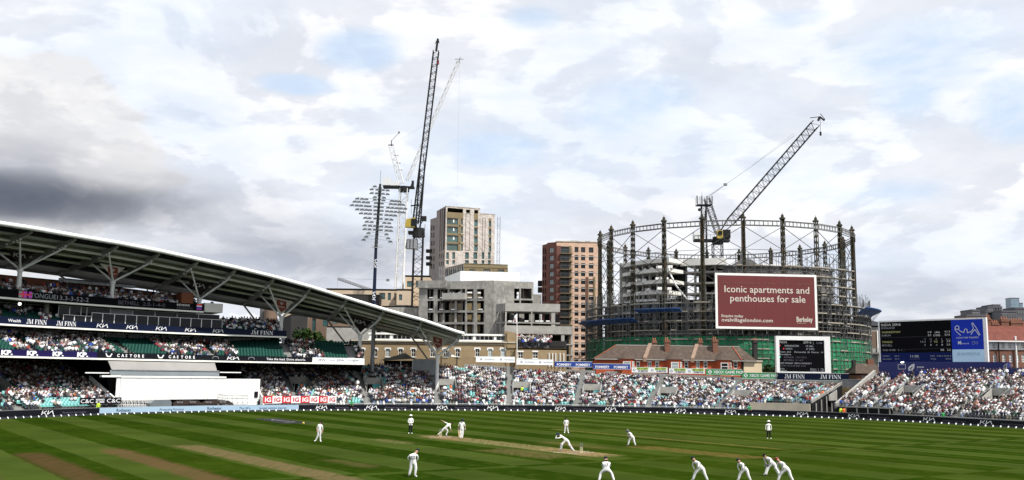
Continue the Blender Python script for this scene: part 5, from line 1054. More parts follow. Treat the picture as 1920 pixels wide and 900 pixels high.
hm = thing('hoist_mast', 'thin lattice hoist mast against the right side of the pale tower', 'hoist', (at(935, 480, 272)[0], 272, 0)); g = G('galv'); p = at(935.5, 407, 272); lattice(g, (p[0], 272, 0), (p[0], 272, p[2]), .8, 40, .06, .05); g.build('mast', hm, kind='stuff')
# ---------------- pink brick tower ----------------
c = at(1043, 560, 278); fk = Fr((c[0], 278), 4); pk = thing('apartment_tower', 'pink and red brick apartment tower with stacked balconies beside the gasholder', 'tower', (c[0], 278, 0))
uE = fk.px(1121, 560)[0]; zK = fk.px(1043, 453)[1]; rws = [(463+14.9*k, 473+14.9*k) for k in range(15)]
HK = []; 
for k, (y0, y1) in enumerate(rws): HK += hp(fk, [(x0, y0+.4*j, x1, y1+.4*j) for j, (x0, x1) in enumerate(((1077.3, 1084.6), (1089.3, 1097.3), (1104, 1112.7)))])
HBk = hp(fk, [(1051, 462+14.9*k, 1067, 474.5+14.9*k) for k in range(11)])
shell(pk, fk, 0, uE, 0, zK, 14, 'brick_pink', HK+HBk, .35, skip_left=True)
for i, h in enumerate(HK): window(pk, fk, *h, -.22, 'glass' if i < 18 else 'glass_dark', 'wframe_dark', .12, 2)
for h in HBk:
    window(pk, fk, *h, -.32, 'glass', 'wframe_dark', .12, 3); g = G('gold_dark'); fk.box(g, h[0]-.2, h[1]+.9, .02, 1.3, h[2]-.35, h[2]-.12); b = g.build('balcony', pk); g = G('mid_metal')
    for u in np.arange(h[0]-.2, h[1]+.9, .35): fk.box(g, u, u+.06, 1.2, 1.26, h[2]-.12, h[2]+1.)
    fk.box(g, h[0]-.2, h[1]+.9, 1.18, 1.28, h[2]+.95, h[2]+1.05); g.build('balustrade', b)
for (x0, x1, y0, m) in ((1067.2, 1071, 461, 'gold_panel'), (1101.3, 1103.3, 520, 'gold_dark'), (1098.5, 1101, 519, 'brick_deep_and_shade'), (1112.8, 1116, 519, 'gold_panel'), (1043, 1050.8, 461, 'brick_deep_and_shade')):
    h = hp(fk, [(x0, y0, x1, 690)])[0]; g = G(m); fk.box(g, h[0], h[1], 0, .25, 0, h[3]); g.build('pilaster', pk)
g = G('brick_cream'); [fk.box(g, fk.px(1071.5, 500)[0], uE, 0, .06, h[2]-1.25, h[2]-1.05) for h in HK[::3]]; g.build('string_courses', pk, kind='stuff')
f4 = Fr((c[0], 278), -38); u4 = f4.px(1025, 560)[0]; W4 = hp(f4, [(1029.8, 464+14.9*k, 1037.8, 474+14.9*k) for k in range(14)]); g = G('brick_deep_and_shade'); f4.wall(g, u4, -.02, 0, zK-.1, W4, None, .3); P = f4.P; g.quad(P(u4, 0, zK-.12), P(0, 0, zK-.12), P(0, -6, zK-.12), P(u4, -6, zK-.12)); g.build('side_wall', pk)  # left faces take the deep brick, so their shade lies in the colour
for h in W4: window(pk, f4, *h, -.2, 'glass_pale', 'wframe_dark', .1, 2)
c4 = f4.P(u4, 0, 0); f5 = Fr((c4[0], c4[1]), -66); u5 = f5.px(1016, 560)[0]; W5 = hp(f5, [(x, 466+14.9*k, x+2.4, 476+14.9*k) for x in (1017.6, 1021.6) for k in range(14)]); g = G('brick_deep_and_shade'); f5.wall(g, u5, -.02, 0, zK-.4, W5, None, .3); P = f5.P; g.quad(P(u5, 0, zK-.42), P(0, 0, zK-.42), P(0, -6, zK-.42), P(u5, -6, zK-.42)); g.quad(P(u5, -6, 0), P(u5, 0, 0), P(u5, 0, zK-.4), P(u5, -6, zK-.4)); g.build('side_wall', pk)
for h in W5: window(pk, f5, *h, -.2, 'glass_dark', 'wframe_dark', .1)
for y in (534, 546): p = at(1015.5, y, 292); g = G('dark_clad'); g.box(p[0]-1.2, p[0]+1.5, 288, 291, p[2]-.6, p[2]+.9); g.build('balcony', pk)
g = G('stone'); fk.box(g, -.1, uE+.1, -14, .12, zK, zK+.25); [fk.box(g, *[fk.px(x, 452)[0] for x in xx], -4, -3, zK+.25, zK+.8, 'mid_metal') for xx in ((1072, 1088), (1100, 1110))]; g.build('coping', pk)
# ---------------- beige blocks behind the covered stand ----------------
def flatblock(label, x0, x1, ytop, Y, m, wl=(), depth=15, ang=0, glass='glass', name='office_block', cat='building', base=0, extra=None, fm='wframe_dark'):
    c = at(x0, (ytop+650)/2, Y); fr = Fr((c[0], Y), ang); u = fr.px(x1, ytop+20)[0]; z = fr.px((x0+x1)/2, ytop)[1]; t = thing(name, label, cat, (c[0], Y, 0)); H = hp(fr, wl)
    shell(t, fr, 0, u, base, z, depth, m, H, .3); [window(t, fr, *h, -.2, glass, fm, .1, 2) for h in H]
    if extra: extra(t, fr, u, z)
    return t, fr, u, z
def cop(t, fr, u, z): g = G('wframe_dark'); fr.box(g, -.1, u+.1, -1, .12, z, z+.18); g.build('coping', t)
flatblock('low beige office block whose flat top shows above the roof edge near the floodlight mast', 610, 742, 542.5, 252, 'beige_wall', [(711, 549, 722, 561), (727, 549, 733, 563), (739, 549, 741.5, 563)], extra=cop, glass='glass_teal')
flatblock('beige block seen through the white crane mast', 742.4, 770, 543, 250, 'beige_wall', [(748, 552, 754, 563)], extra=cop, glass='glass_teal')
flatblock('taller beige block behind the black crane mast with one wide window', 758, 806, 517.5, 258, 'beige_wall', [(763, 527, 774, 538), (780, 527, 796, 538)], extra=cop, glass='glass_teal')
flatblock('dark clad lower block in front of the beige offices', 640, 711, 552, 246, 'dark_clad', ang=2)
flatblock('grey rooftop plant block near the foot of the white crane', 742, 775, 572, 236, 'conc_dark', ang=12)
flatblock('pale concrete wall behind the roof edge below the cranes', 715, 795, 574, 226, 'conc', ang=0)
flatblock('dark ribbed block with a slanted top behind the trees', 545, 577, 590, 215, 'dark_clad', ang=20)
flatblock('pinkish brick block with tall blue windows behind the trees', 577, 668, 588, 228, 'brown_panel', [(605, 595, 615, 612), (623, 594, 633, 607), (641, 595, 652, 607), (585, 597, 592, 622)], glass='glass_teal')
flatblock('pale concrete parapet block right of the trees', 612, 690, 612, 214, 'conc_light')
flatblock('tan block behind the middle deck end', 530, 560, 584, 232, 'beige_wall', [(533, 594, 539, 600), (545, 590, 551, 596), (545, 604, 551, 612)], glass='glass_teal')
cc_ = at(508, 585, 236); t = thing('round_tower', 'brown cylindrical stair tower behind the middle deck end', 'tower', (cc_[0], 236, 0)); g = G('brown_panel'); g.tube((cc_[0], 236, 0), (cc_[0], 236, at(508, 574, 236)[2]), 1.6, n=24); g.tube((cc_[0]-2.2, 238, 0), (cc_[0]-2.2, 238, at(498, 572, 236)[2]), 1., n=16, m='conc_dark'); g.build('drum', t)
# ---------------- red roofed flats on the right ----------------
fh = Fr((at(1840, 650, 165)[0], 165), -4); t = thing('brick_flats', 'red tiled block of flats with white upper storey, right of the big scoreboard', 'flats', fh.P(0, 0, 0)); u1_ = 34.
ze = fh.px(1880, 639)[1]; zrd = fh.px(1880, 612.5)[1]+1.2; zwb = fh.px(1880, 656)[1]
Wt = hp(fh, [(x-3.2, 641, x+3.2, 654) for x in (1851, 1863.5, 1880.5, 1893.5, 1906, 1918, 1934, 1950, 1966)]); Wb = hp(fh, [(x-3.2, 664, x+3.2, 679) for x in (1853, 1865.5, 1882.5, 1895.5, 1908.5, 1919, 1936, 1952)])
shell(t, fh, 0, u1_, zwb+.02, ze, 9, 'white_render', Wt, .2); shell(t, fh, 0.02, u1_, 0, zwb, 9, 'brick_red', Wb, .2)
for h in Wt+Wb: window(t, fh, *h, -.1, 'glass_dark', 'wframe', .12, 2, 3)
g = G('tile_red'); P = fh.P; g.add([P(-.6, .6, ze), P(u1_, .6, ze), P(u1_, -9.6, ze), P(-.6, -9.6, ze), P(3, -4.5, zrd), P(u1_, -4.5, zrd)], [(0, 1, 5, 4), (2, 3, 4, 5), (0, 4, 3), (1, 2, 5), (3, 2, 1, 0)]); g.build('roof', t)
g = G('white_paint'); fh.box(g, -.6, u1_, .55, .7, ze-.2, ze+.0); g.build('gutter', t)
for (x0, x1, y0) in ((1850, 1858, 595), (1860, 1873, 604), (1878, 1892, 598), (1896, 1919, 601), (1935, 1948, 600)):
    h = hp(fh, [(x0, y0, x1, 618)], -3.2)[0]; g = G('brick_red'); fh.box(g, h[0], h[1], -4.2, -3.2, ze, h[3]); fh.box(g, h[0]-.08, h[1]+.08, -4.3, -3.12, h[3]-.5, h[3]-.25); cst = g.build('chimney', t); g = G('pot'); [g.tube(fh.P(u, -3.7, h[3]), fh.P(u, -3.7, h[3]+.45), .13, .1, 8) for u in np.arange(h[0]+.2, h[1], .4)]; g.build('chimney_pots', cst, kind='stuff')
g = G('white_paint'); u, _ = fh.px(1904, 660); g.tube(fh.P(u, .3, 0), fh.P(u, .3, ze+.8), .14, n=8); g.build('drainpipe', t); g = G('black'); u, _ = fh.px(1871.5, 660); g.tube(fh.P(u, .3, 0), fh.P(u, .3, ze), .1, n=8); g.build('drainpipe', t)
# far blocks
def farblock(label, rects, Y, m, gm='far_dark', cat='building', name='tower_block', nx=5, ny=5):
    t = thing(name, label, cat, (at(rects[0][0], 600, Y)[0], Y, 0)); fr = Fr((0, Y), 0)
    for (x0, y0, x1) in rects:
        (a, z), (b, _) = fr.px(x0, y0), fr.px(x1, y0); g = G(m); fr.box(g, a, b, -12, 0, 0, z); fr.box(g, a, b, -12.2, .2, z, z+.8, 'far_dark'); g.build('wall', t)
        g = G(gm); W_ = b-a; n = max(2, int((x1-x0)/4.5)); st = 3.2 if Y < 700 else 5.
        k = 0
        while z-3-k*st > z-55 and k < 9:
            for i in range(n): fr.box(g, a+W_*(i+.2)/n, a+W_*(i+.75)/n, 0, .12, z-2.6-k*st, z-1.0-k*st)
            k += 1
        g.build('windows', t, kind='stuff')
farblock('distant dark grey stepped tower block behind the red roofed flats', [(1852, 577, 1879), (1848, 586, 1860), (1862, 573.5, 1876)], 480, 'far_grey')
farblock('small distant grey block directly above the big scoreboard', [(1822, 583, 1837)], 470, 'far_grey'); farblock('long low brown distant block just above the scoreboard top', [(1812, 593, 1850)], 440, 'brown_panel')
farblock('distant pale topped block behind the chimneys at the right', [(1878, 585, 1906)], 470, 'far_grey'); farblock('dark distant block at the right edge of the frame under the glass tower', [(1902, 579, 1935)], 500, 'far_dark', 'far_grey')
farblock('far off blue glass skyscraper at the right edge', [(1895, 559.5, 1911), (1911, 569, 1918)], 1100, 'glass_tower', 'glass_tower', 'skyscraper', 'glass_skyscraper')
# hall and old houses in the gap
t, fr, u, z = flatblock('large dark roofed hall with brown panels seen in the gap left of the big scoreboard', 1600, 1700, 611, 232, 'conc_light', base=0)
g = G('slate'); P = fr.P; zz_ = fr.px(1624, 596.5)[1]; a, b = fr.px(1596, 600)[0], fr.px(1700, 600)[0]; g.add([P(a, .5, z), P(b, .5, z), P(b, -14, z), P(a, -14, z), P(fr.px(1624, 600)[0], -5, zz_+.4), P(b-3, -5, zz_-1)], [(0, 1, 5, 4), (1, 2, 5), (2, 3, 4, 5), (3, 0, 4), (3, 2, 1, 0)]); g.build('roof', t)
for x0 in range(1600, 1690, 15): h = hp(fr, [(x0+1.5, 621.5, x0+13.5, 652)])[0]; g = G('brown_panel'); fr.box(g, h[0], h[1], 0, .1, h[2], h[3]); g.build('facade_panel', t); g = G('white_paint'); fr.box(g, h[1]+.05, h[1]+.3, 0, .3, 0, z-1.2); g.build('column', t)
g = G('galv'); h = hp(fr, [(1600, 653, 1650, 661)])[0]; [g.bar(fr.P(q, 1.2, h[2]), fr.P(q, 1.2, h[3]), .08) for q in np.arange(h[0], h[1]+4, .7)]; g.bar(fr.P(h[0], 1.2, h[3]), fr.P(h[1]+4, 1.2, h[3]), .12); fr.box(g, h[0], h[1]+4, .1, 1.4, h[2]-.4, h[2], 'conc_dark'); g.build('balcony_railing', t, kind='stuff')
t, fr, u, z = flatblock('low brown tiled old building with white windows in the gap between the stands', 1605, 1660, 700.5, 203, 'brick_red', [(x, 702, x+3.2, 711) for x in range(1616, 1648, 5)], name='old_house', fm='wframe')
g = G('tile_brown'); zr_ = fr.px(1630, 681)[1]; P = fr.P; g.add([P(-.4, .5, z), P(u+.4, .5, z), P(u+.4, -7, z), P(-.4, -7, z), P(1, -3, zr_), P(u-1, -3, zr_)], [(0, 1, 5, 4), (1, 2, 5), (2, 3, 4, 5), (3, 0, 4), (3, 2, 1, 0)]); g.build('roof', t)
g = G('brick_red'); a = fr.px(1636, 680)[0]; fr.box(g, a, a+1.3, -4, -2.6, z, zr_+.9, 'brick_red'); fr.box(g, a-3, a-2.3, -4, -3.2, z, zr_+.7, 'dark_clad'); g.build('chimney', t)
# ---------------- cottages ----------------
fc = Fr((0, 192.), 0); ct = thing('cottage_terrace', 'row of orange brick cottages under one long brown tiled roof with chimneys', 'houses', (33, 192, 0))
Zc = lambda x, y: (1090+x/5.486, 620+y/5.486); ua, ub = fc.px(1117.5, 680)[0], fc.px(1393, 680)[0]; ze = fc.px(1250, 674)[1]; dr = -3.9; zrg = fc.px(1250, 648.5, dr)[1]
wx_ = [(400, 450), (478, 505), (566, 602), (682, 722), (760, 800), (888, 938), (966, 996), (1060, 1100), (1180, 1216), (1258, 1298), (1398, 1448), (1478, 1508), (1566, 1608)]
Wc = hp(fc, [(Zc(a, 0)[0], 678.5, Zc(b, 0)[0], 691) for a, b in wx_]); shell(ct, fc, ua, ub, 0, ze, 7.8, 'brick_orange', Wc, .15)
for i, h in enumerate(Wc): window(ct, fc, *h, -.08, ['glass_pale', 'glass_pale', 'glass_dark', 'glass_dark', 'glass', 'glass_pale', 'glass_pale', 'glass_dark', 'glass', 'glass', 'glass_dark', 'glass', 'glass_dark'][i], 'wframe', .12, 1 if i not in (3, 8) else 2, 2)
g = G('white_paint'); [fc.box(g, h[0]-.05, h[1]+.05, 0, .06, h[3], h[3]+.12) for h in Wc]; g.build('window_heads', ct, kind='stuff')
g = G('tile_brown'); P = fc.P; e0, e1 = ua-.3, fc.px(1418, 675)[0]; r0, r1 = fc.px(1155, 648, dr)[0], fc.px(1387, 650, dr)[0]
g.add([P(e0, .4, ze), P(e1, .4, ze), P(e1, -8.2, ze), P(e0, -8.2, ze), P(r0, dr, zrg), P(r1, dr, zrg)], [(0, 1, 5, 4), (1, 2, 5), (2, 3, 4, 5), (3, 0, 4), (3, 2, 1, 0)]); rf_ = g.build('roof', ct)
g = G('ridge_grey'); g.bar(P(r0, dr, zrg+.05), P(r1, dr, zrg+.05), .25, .15); g.build('ridge_tiles', rf_); g = G('tile_ridge'); g.bar(P(e0, .4, ze+.05), P(r0, dr, zrg+.05), .2, .15); g.build('hip_tiles', rf_); g = G('tile_ridge'); qx = fc.px(1390, 674)[0]; g.bar(P(qx, .42, ze+.1), P(fc.px(1373, 650, dr)[0], dr, zrg+.08), .25, .14); g.build('hip_tiles', rf_)
g = G('ridge_grey'); fc.box(g, ua-.3, e1, .35, .5, ze-.18, ze-.02); g.build('gutter', ct)
for px0, px1 in ((1205, 1216), (1294, 1303.5)):
    a, b = fc.px(px0, 675)[0], fc.px(px1, 645, dr)[0]; g = G('party'); dx = .35; g.hexa([P(a, .55, ze-.5), P(a+dx*2, .55, ze-.5), P(b+dx*2, dr, zrg-.3), P(b, dr, zrg-.3), P(a, .55, ze+.35), P(a+dx*2, .55, ze+.35), P(b+dx*2, dr, zrg+.5), P(b, dr, zrg+.5)]); g.build('party_wall', ct)
def chim(x, y0, y1, w, d, dd, m='brick_red'):
    uu, _ = fc.px(x, y1, d); z1_ = fc.px(x, y0, d)[1]; z0_ = fc.px(x, y1, d)[1]; w = w/9.4; g = G(m); fc.box(g, uu-w/2, uu+w/2, d-dd, d, min(z0_, ze)-.3, z1_); fc.box(g, uu-w/2-.1, uu+w/2+.1, d-dd-.1, d+.1, z1_-.55, z1_-.25); c_ = g.build('chimney', ct); g = G('pot'); [g.tube(fc.P(q, d-dd/2, z1_), fc.P(q, d-dd/2, z1_+.5), .15, .12, 8) for q in np.arange(uu-w/2+.2, uu+w/2-.1, .38)]; g.build('chimney_pots', c_, kind='stuff')
chim(1227.5, 638, 648, 8, -4.6, 1.); chim(1252, 637, 661, 9.5, -1.9, 1.3); chim(1314, 638, 648, 7.5, -4.6, 1.); chim(1342, 636, 661, 9.5, -1.9, 1.3); chim(1417.5, 638, 675, 7.5, -1.5, 1.4, 'dark_clad')
for xx in (450, 940, 1448):
    c_ = fc.px(Zc(xx, 290)[0]+2, 676)[0]; w = 1.75; g = G('tile_brown'); zt2 = fc.px(Zc(xx, 0)[0], 658, -1.)[1]; g.add([P(c_-w*1.05, .5, ze+.05), P(c_-w*.5, 1.35, ze+.0), P(c_+w*.5, 1.35, ze), P(c_+w*1.05, .5, ze+.05), P(c_, -.55, zt2), P(c_-w*1.05, -2, ze+.3), P(c_+w*1.05, -2, ze+.3)], [(0, 1, 4), (1, 2, 4), (2, 3, 4), (3, 6, 4), (5, 0, 4)]); g.build('bay_roof', ct)
    g = G('brick_orange'); g.loft([[P(c_-w, .0, 0), P(c_-w*.5, 1.1, 0), P(c_+w*.5, 1.1, 0), P(c_+w, 0, 0)], [P(c_-w, .0, ze), P(c_-w*.5, 1.1, ze), P(c_+w*.5, 1.1, ze), P(c_+w, 0, ze)]]); by = g.build('bay', ct)
    window(by, fc, c_-w*.42, c_+w*.42, ze-2.0, ze-.5, 1.2, 'glass_dark' if xx > 1400 else 'glass_pale', 'wframe', .12, 1, 2)
    fb = Fr(fc.P(c_+w*.5, 1.1, 0), 52); window(by, fb, .25, .95, ze-2.0, ze-.5, .1, 'glass_pale' if xx < 1400 else 'glass_dark', 'wframe', .1, 1, 2)
g = G('cream_render'); a, b = fc.px(1394.5, 690)[0], fc.px(1428.5, 690)[0]; zz_ = fc.px(1410, 675.5)[1]; fc.box(g, a, b, -6, .0, 0, zz_-.3); g.build('rendered_wall', ct); g = G('stone'); fc.box(g, a-.1, b+.15, -6.1, .15, zz_-.3, zz_); g.build('coping', ct); g = G('black'); fc.box(g, a-.45, a-.05, .0, .2, 0, zz_+.2); g.build('drainpipe', ct)
# ---------------- smaller scoreboard ----------------
f6 = Fr((at(1455, 665, 187)[0], 187), 0); W6 = f6.px(1556.5, 665)[0]; zt6 = f6.px(1505, 630.5)[1]; zb6 = f6.px(1505, 699)[1]; s0, s1 = f6.px(1461, 665)[0], f6.px(1545.5, 665)[0]; q1 = f6.px(1503, 638)[1]; q0 = f6.px(1503, 697)[1]
t = thing('scoreboard', 'smaller electronic scoreboard in a thick white frame in front of the green netting', 'scoreboard', f6.P(0, 0, 0)); g = G('white_metal'); f6.box(g, 0, s0, -.8, .25, zb6, zt6); f6.box(g, s1, W6, -.8, .25, zb6, zt6); f6.box(g, s0, s1, -.8, .25, q1, zt6); f6.box(g, s0, s1, -.8, .24, zb6, q0); g.build('frame', t)
g = G('screen_black'); f6.box(g, s0, s1, -.6, 0, q0, q1); sc = g.build('screen', t); g = G('scr_w'); fn = f6.fn(.03); SW, SHh = s1-s0, q1-q0
def tx(s_, u, v, h, m='pale_ink', w=None): T(g, s_, fn, s0+u*SW, q0+v*SHh, h*SHh, m, w=w*SW if w else None)
tx('INDIA', .01, .90, .07, 'scr_w', .17); tx('209-6', .54, .90, .08, 'scr_w', .18); tx('|', .76, .90, .08); tx('11:02', .84, .90, .06, 'pale_ink', .12); tx('WASHINGTON', .12, .79, .055, w=.32); tx('19 (46)', .60, .79, .055, w=.16); tx('KARUN', .15, .70, .055, w=.14); tx('57 (100)', .60, .70, .055, w=.18)
g.quad(fn(s0+.005*SW, q0+.8*SHh), fn(s0+.03*SW, q0+.8*SHh), fn(s0+.03*SW, q0+.85*SHh), fn(s0+.005*SW, q0+.85*SHh), 'scr_r'); g.quad(fn(s0+.09*SW, q0+.70*SHh), fn(s0+.115*SW, q0+.70*SHh), fn(s0+.115*SW, q0+.75*SHh), fn(s0+.09*SW, q0+.75*SHh), 'scr_r'); g.quad(fn(s0+.005*SW, q0+.44*SHh), fn(s0+.03*SW, q0+.44*SHh), fn(s0+.03*SW, q0+.48*SHh), fn(s0+.005*SW, q0+.48*SHh), 'scr_teal')
tx('Overs  64.3', .01, .60, .05, w=.25); tx('Partnership  26', .34, .60, .05, w=.34); tx('Extras  14', .72, .60, .05, w=.26); tx('Bowlers', .01, .52, .05, w=.25); tx('TONGUE   13.3 3 52 2', .10, .43, .05, 'ink_dim', w=.5); tx('BETHELL  2 1 4 0', .10, .34, .05, 'ink_dim', w=.42); tx('LAST WICKET  LBW b TONGUE 9', .01, .24, .05, w=.7); tx('FOW 1/2 2/38 3/83 4/101', .03, .16, .045, 'ink_dim', w=.55); tx('India', .01, .07, .045, w=.1); tx('Overs  1  196', .68, .07, .045, w=.3); tx('England', .01, .01, .045, w=.14); tx('Target  2  196', .68, .01, .045, w=.3)
g.build('lettering', sc); g = G('conc_dark'); [f6.box(g, q, q+.3, -.6, -.2, 0, zb6) for q in (.8, W6/2, W6-1)]; g.build('legs', t, kind='stuff')
# ---------------- big scoreboard ----------------
A = ring(51.6, 29.5, 0); B = ring(43.3, 29.5, 0); f7 = Fr(A, math.degrees(math.atan2(B[1]-A[1], B[0]-A[0])))
uL7, zt7 = f7.px(1646.5, 599.5); uR7, zt7b = f7.px(1849, 597.5); zt7 = (zt7+zt7b)/2; _, zb7 = f7.px(1750, 678.5); t = thing('scoreboard', 'big electronic scoreboard with black score page and bright blue panel above the right terrace', 'scoreboard', f7.P(uL7, 0, 0))
i0 = f7.px(1650.5, 640)[0]; i1 = f7.px(1784.5, 640)[0]; i2 = f7.px(1845, 640)[0]; zi = f7.px(1750, 601)[1]; zn = f7.px(1720, 661)[1]; zbl = f7.px(1815, 655)[1]
g = G('white_metal'); f7.box(g, uL7, i0, -.4, .08, zb7, zt7); f7.box(g, i2, uR7, -.4, .08, zb7, zt7); f7.box(g, i0, i2, -.4, .08, zi, zt7); g.build('frame', t)
g = G('screen_black'); f7.box(g, i0, i1, -.8, 0, zn, zi); g.build('score_panel', t); g = G('screen_navy'); f7.box(g, i0, i1, -.8, 0, zb7, zn-.01); g.build('lower_panel', t); g = G('screen_blue'); f7.box(g, i1+.01, i2, -.8, 0, zbl, zi); g.build('charity_panel', t); g = G('scr_pale'); f7.box(g, i1+.01, i2, -.8, 0, zb7, zbl-.01); g.build('pale_panel', t)
g = G('scr_w'); fn = f7.fn(.04); Zs = lambda x, y: (1560+x/3.214, 540+y/3.214)
def t7(s_, x0, x1, yb, h, m='scr_w', anchor=0): (ua_, za_), (ub_, _) = f7.px(*Zs(x0, yb)), f7.px(*Zs(x1, yb)); T(g, s_, fn, ua_, za_, h/3.214/11.2, m, w=ub_-ua_)
t7('INDIA 209/6', 297, 414, 231, 16); t7('ENGLAND', 299, 379, 248, 12, 'pale_ink'); t7('WASHINGTON*', 300, 414, 273, 12, 'scr_y'); t7('KARUN', 301, 354, 292, 12, 'pale_ink')
for (s_, x0, x1, y, m) in (('19', 579, 600, 272, 'scr_w'), ('(46)', 620, 650, 272, 'scr_w'), ('41.3', 679, 711, 268, 'scr_w'), ('57', 579, 600, 290, 'scr_w'), ('(100)', 612, 652, 290, 'scr_w'), ('57.0', 680, 711, 287, 'scr_w'), ('13.3', 535, 565, 329, 'pale_ink'), ('3', 592, 601, 328, 'pale_ink'), ('52', 616, 637, 328, 'scr_y'), ('2', 660, 669, 327, 'scr_w'), ('3.9', 692, 713, 326, 'scr_w'), ('2', 556, 566, 348, 'pale_ink'), ('1', 593, 600, 348, 'pale_ink'), ('4', 626, 636, 348, 'pale_ink'), ('0', 660, 669, 347, 'scr_w'), ('2.0', 692, 713, 346, 'scr_w')): t7(s_, x0, x1, y, 11, m)
for s_, x in (('O', 556), ('M', 590), ('R', 626), ('W', 657), ('Econ', 690)): t7(s_, x, x+(10 if s_ != 'Econ' else 24), 311, 7, 'pale_ink')
t7('TONGUE', 302, 364, 332, 12, 'scr_y'); t7('BETHELL', 303, 364, 352, 12, 'pale_ink'); t7('THIS OVER   4  1  .', 305, 437, 380, 11, 'pale_ink'); t7('RR   3.2', 657, 716, 379, 12)
t7('OVERS', 306, 347, 415, 9, 'pale_ink'); t7('64.3', 378, 405, 414, 9, 'pale_ink'); t7('11:02', 474, 524, 418, 14); t7('CUT-OFF 6.30', 466, 532, 432, 7, 'ink_dim'); t7('MIN REM', 306, 358, 433, 9, 'pale_ink'); t7('97.3', 380, 405, 432, 9, 'pale_ink'); t7('DRS   IND 3 ENG 2', 594, 719, 414, 9, 'pale_ink'); t7('TOSS', 594, 628, 432, 9, 'pale_ink'); t7('ENG', 687, 719, 431, 9, 'pale_ink')
t7('A DAY FOR THORPEY', 750, 886, 305, 10); t7('mind', 778, 824, 339, 9); t7('Buy your headband for £5', 757, 890, 396, 7, 'ink_dark'); t7('from a Mind volunteer today!', 752, 894, 406, 6, 'ink_dark')
def s7(pts, w=.10, m='scr_w'): stroke(g, [f7.px(*Zs(x, y)) for x, y in pts], fn, w, m)
s7([(742, 246), (744, 233), (754, 226), (765, 232), (766, 244), (757, 250), (748, 246), (742, 252), (756, 268), (776, 285)]); s7([(764, 250), (776, 262), (795, 268), (800, 250), (808, 246), (815, 252), (816, 270), (836, 264), (850, 250), (852, 238), (843, 214), (848, 210), (870, 240), (892, 282), (886, 284), (862, 250), (850, 262), (838, 280)]); s7([(846, 322), (860, 322), (860, 336), (853, 342), (846, 336), (846, 322)], .05, 'pale_ink'); s7([(866, 328), (872, 322), (879, 328), (877, 337), (868, 337), (866, 328)], .05, 'pale_ink'); s7([(762, 322), (776, 338)], .12); s7([(776, 320), (762, 338)], .12); s7([(760, 330), (780, 329)], .12)
for y in (288, 362): s7([(297, y+12), (716, y)], .02, 'ink_dim')
g.build('lettering', t)
g = G('base_blue'); bl, _ = f7.px(1648.5, 690); z0_ = f7.px(1750, 715)[1]; f7.box(g, bl, uR7+3, -1.2, .2, z0_-2, zb7-.02); bs = g.build('blue_base', t)
g = G('ink'); fn = f7.fn(.23)
t7('sse', 515, 558, 482, 16, 'ink'); t7('Energy Solutions', 515, 668, 501, 12, 'pale_ink'); s7([(402, 462), (446, 461), (447, 488), (403, 489), (402, 462)], .07); stroke(g, [f7.px(*Zs(x, y)) for x, y in ((470, 500), (468, 482), (484, 468), (496, 462), (494, 480), (482, 494), (474, 503))], fn, .32, 'ink'); g.build('lettering', bs)
g = G('bulb'); p = f7.P(*[f7.px(*Zs(424, 449))[0]], .5, f7.px(*Zs(424, 449))[1]); g.tube(p, p+(.5, 0, .05), .12, n=8); g.build('floodlight', bs)
f8 = Fr(ring(43.2, 27.15, 0), math.degrees(math.atan2(*(ring(36, 27.15, 0)-ring(43.2, 27.15, 0))[[1, 0]]))); fn = f8.fn(.05); (u, z) = f8.px(1882, 690)
g = G('ink'); stroke(g, [(u, z-.25), (u+.1, z+.35), (u+.6, z+.7), (u+.5, z+.1), (u+.1, z-.2)], fn, .16, 'pale_ink'); T(g, 'sse', fn, u+1.0, z+.3, .38, 'pale_ink', bold=.02); T(g, 'Energy Solutions', fn, u+1.0, z-.2, .26, 'ink_dim'); g.build('lettering', rw)
# ---------------- trees ----------------
def tree(label, px, Y, z0, h, r, m='leaf', nl=900, squash=1., name='leafy_tree', parts=6):
    c = at(px, 640, Y); b = np.array([c[0], Y, z0]); t = thing(name, label, 'tree', b, 'trees'); g = G('bark'); g.tube(b, b+(.1, 0, h*.45), .28, .16, 8); lr = np.random.default_rng(int(px*7)); cl = []
    for k in range(parts):
        q = lr.random()*6.28; e = b+(math.cos(q)*r*.55, math.sin(q)*r*.5, h*(.5+.38*lr.random())); g.tube(b+(0, 0, h*(.25+.2*lr.random())), e, .10, .04, 5); cl.append((e, r*(.36+.25*lr.random())))
    cl.append((b+(0, 0, h*.78), r*.6)); g.build('trunk', t)
    P_ = []; Fq = []
    for i in range(nl):
        cc_, rr = cl[int(lr.integers(len(cl)))]; d = lr.normal(size=3); d /= np.linalg.norm(d); p = cc_+d*rr*(.55+.5*lr.random())*np.array([1, 1, squash]); n = lr.normal(size=3)+d; n /= np.linalg.norm(n); a_ = np.cross(n, lr.normal(size=3)); a_ /= np.linalg.norm(a_); b_ = np.cross(n, a_); s = .20+.16*lr.random()
        k = len(P_); P_ += [p-a_*s-b_*s*.6, p+a_*s-b_*s*.6, p+a_*s*.7+b_*s*.7, p-a_*s*.7+b_*s*.7]; Fq.append([k, k+1, k+2, k+3])
    o = fastmesh('foliage', np.array(P_)-b, np.array(Fq), [m], parent=t, kind='stuff'); return t
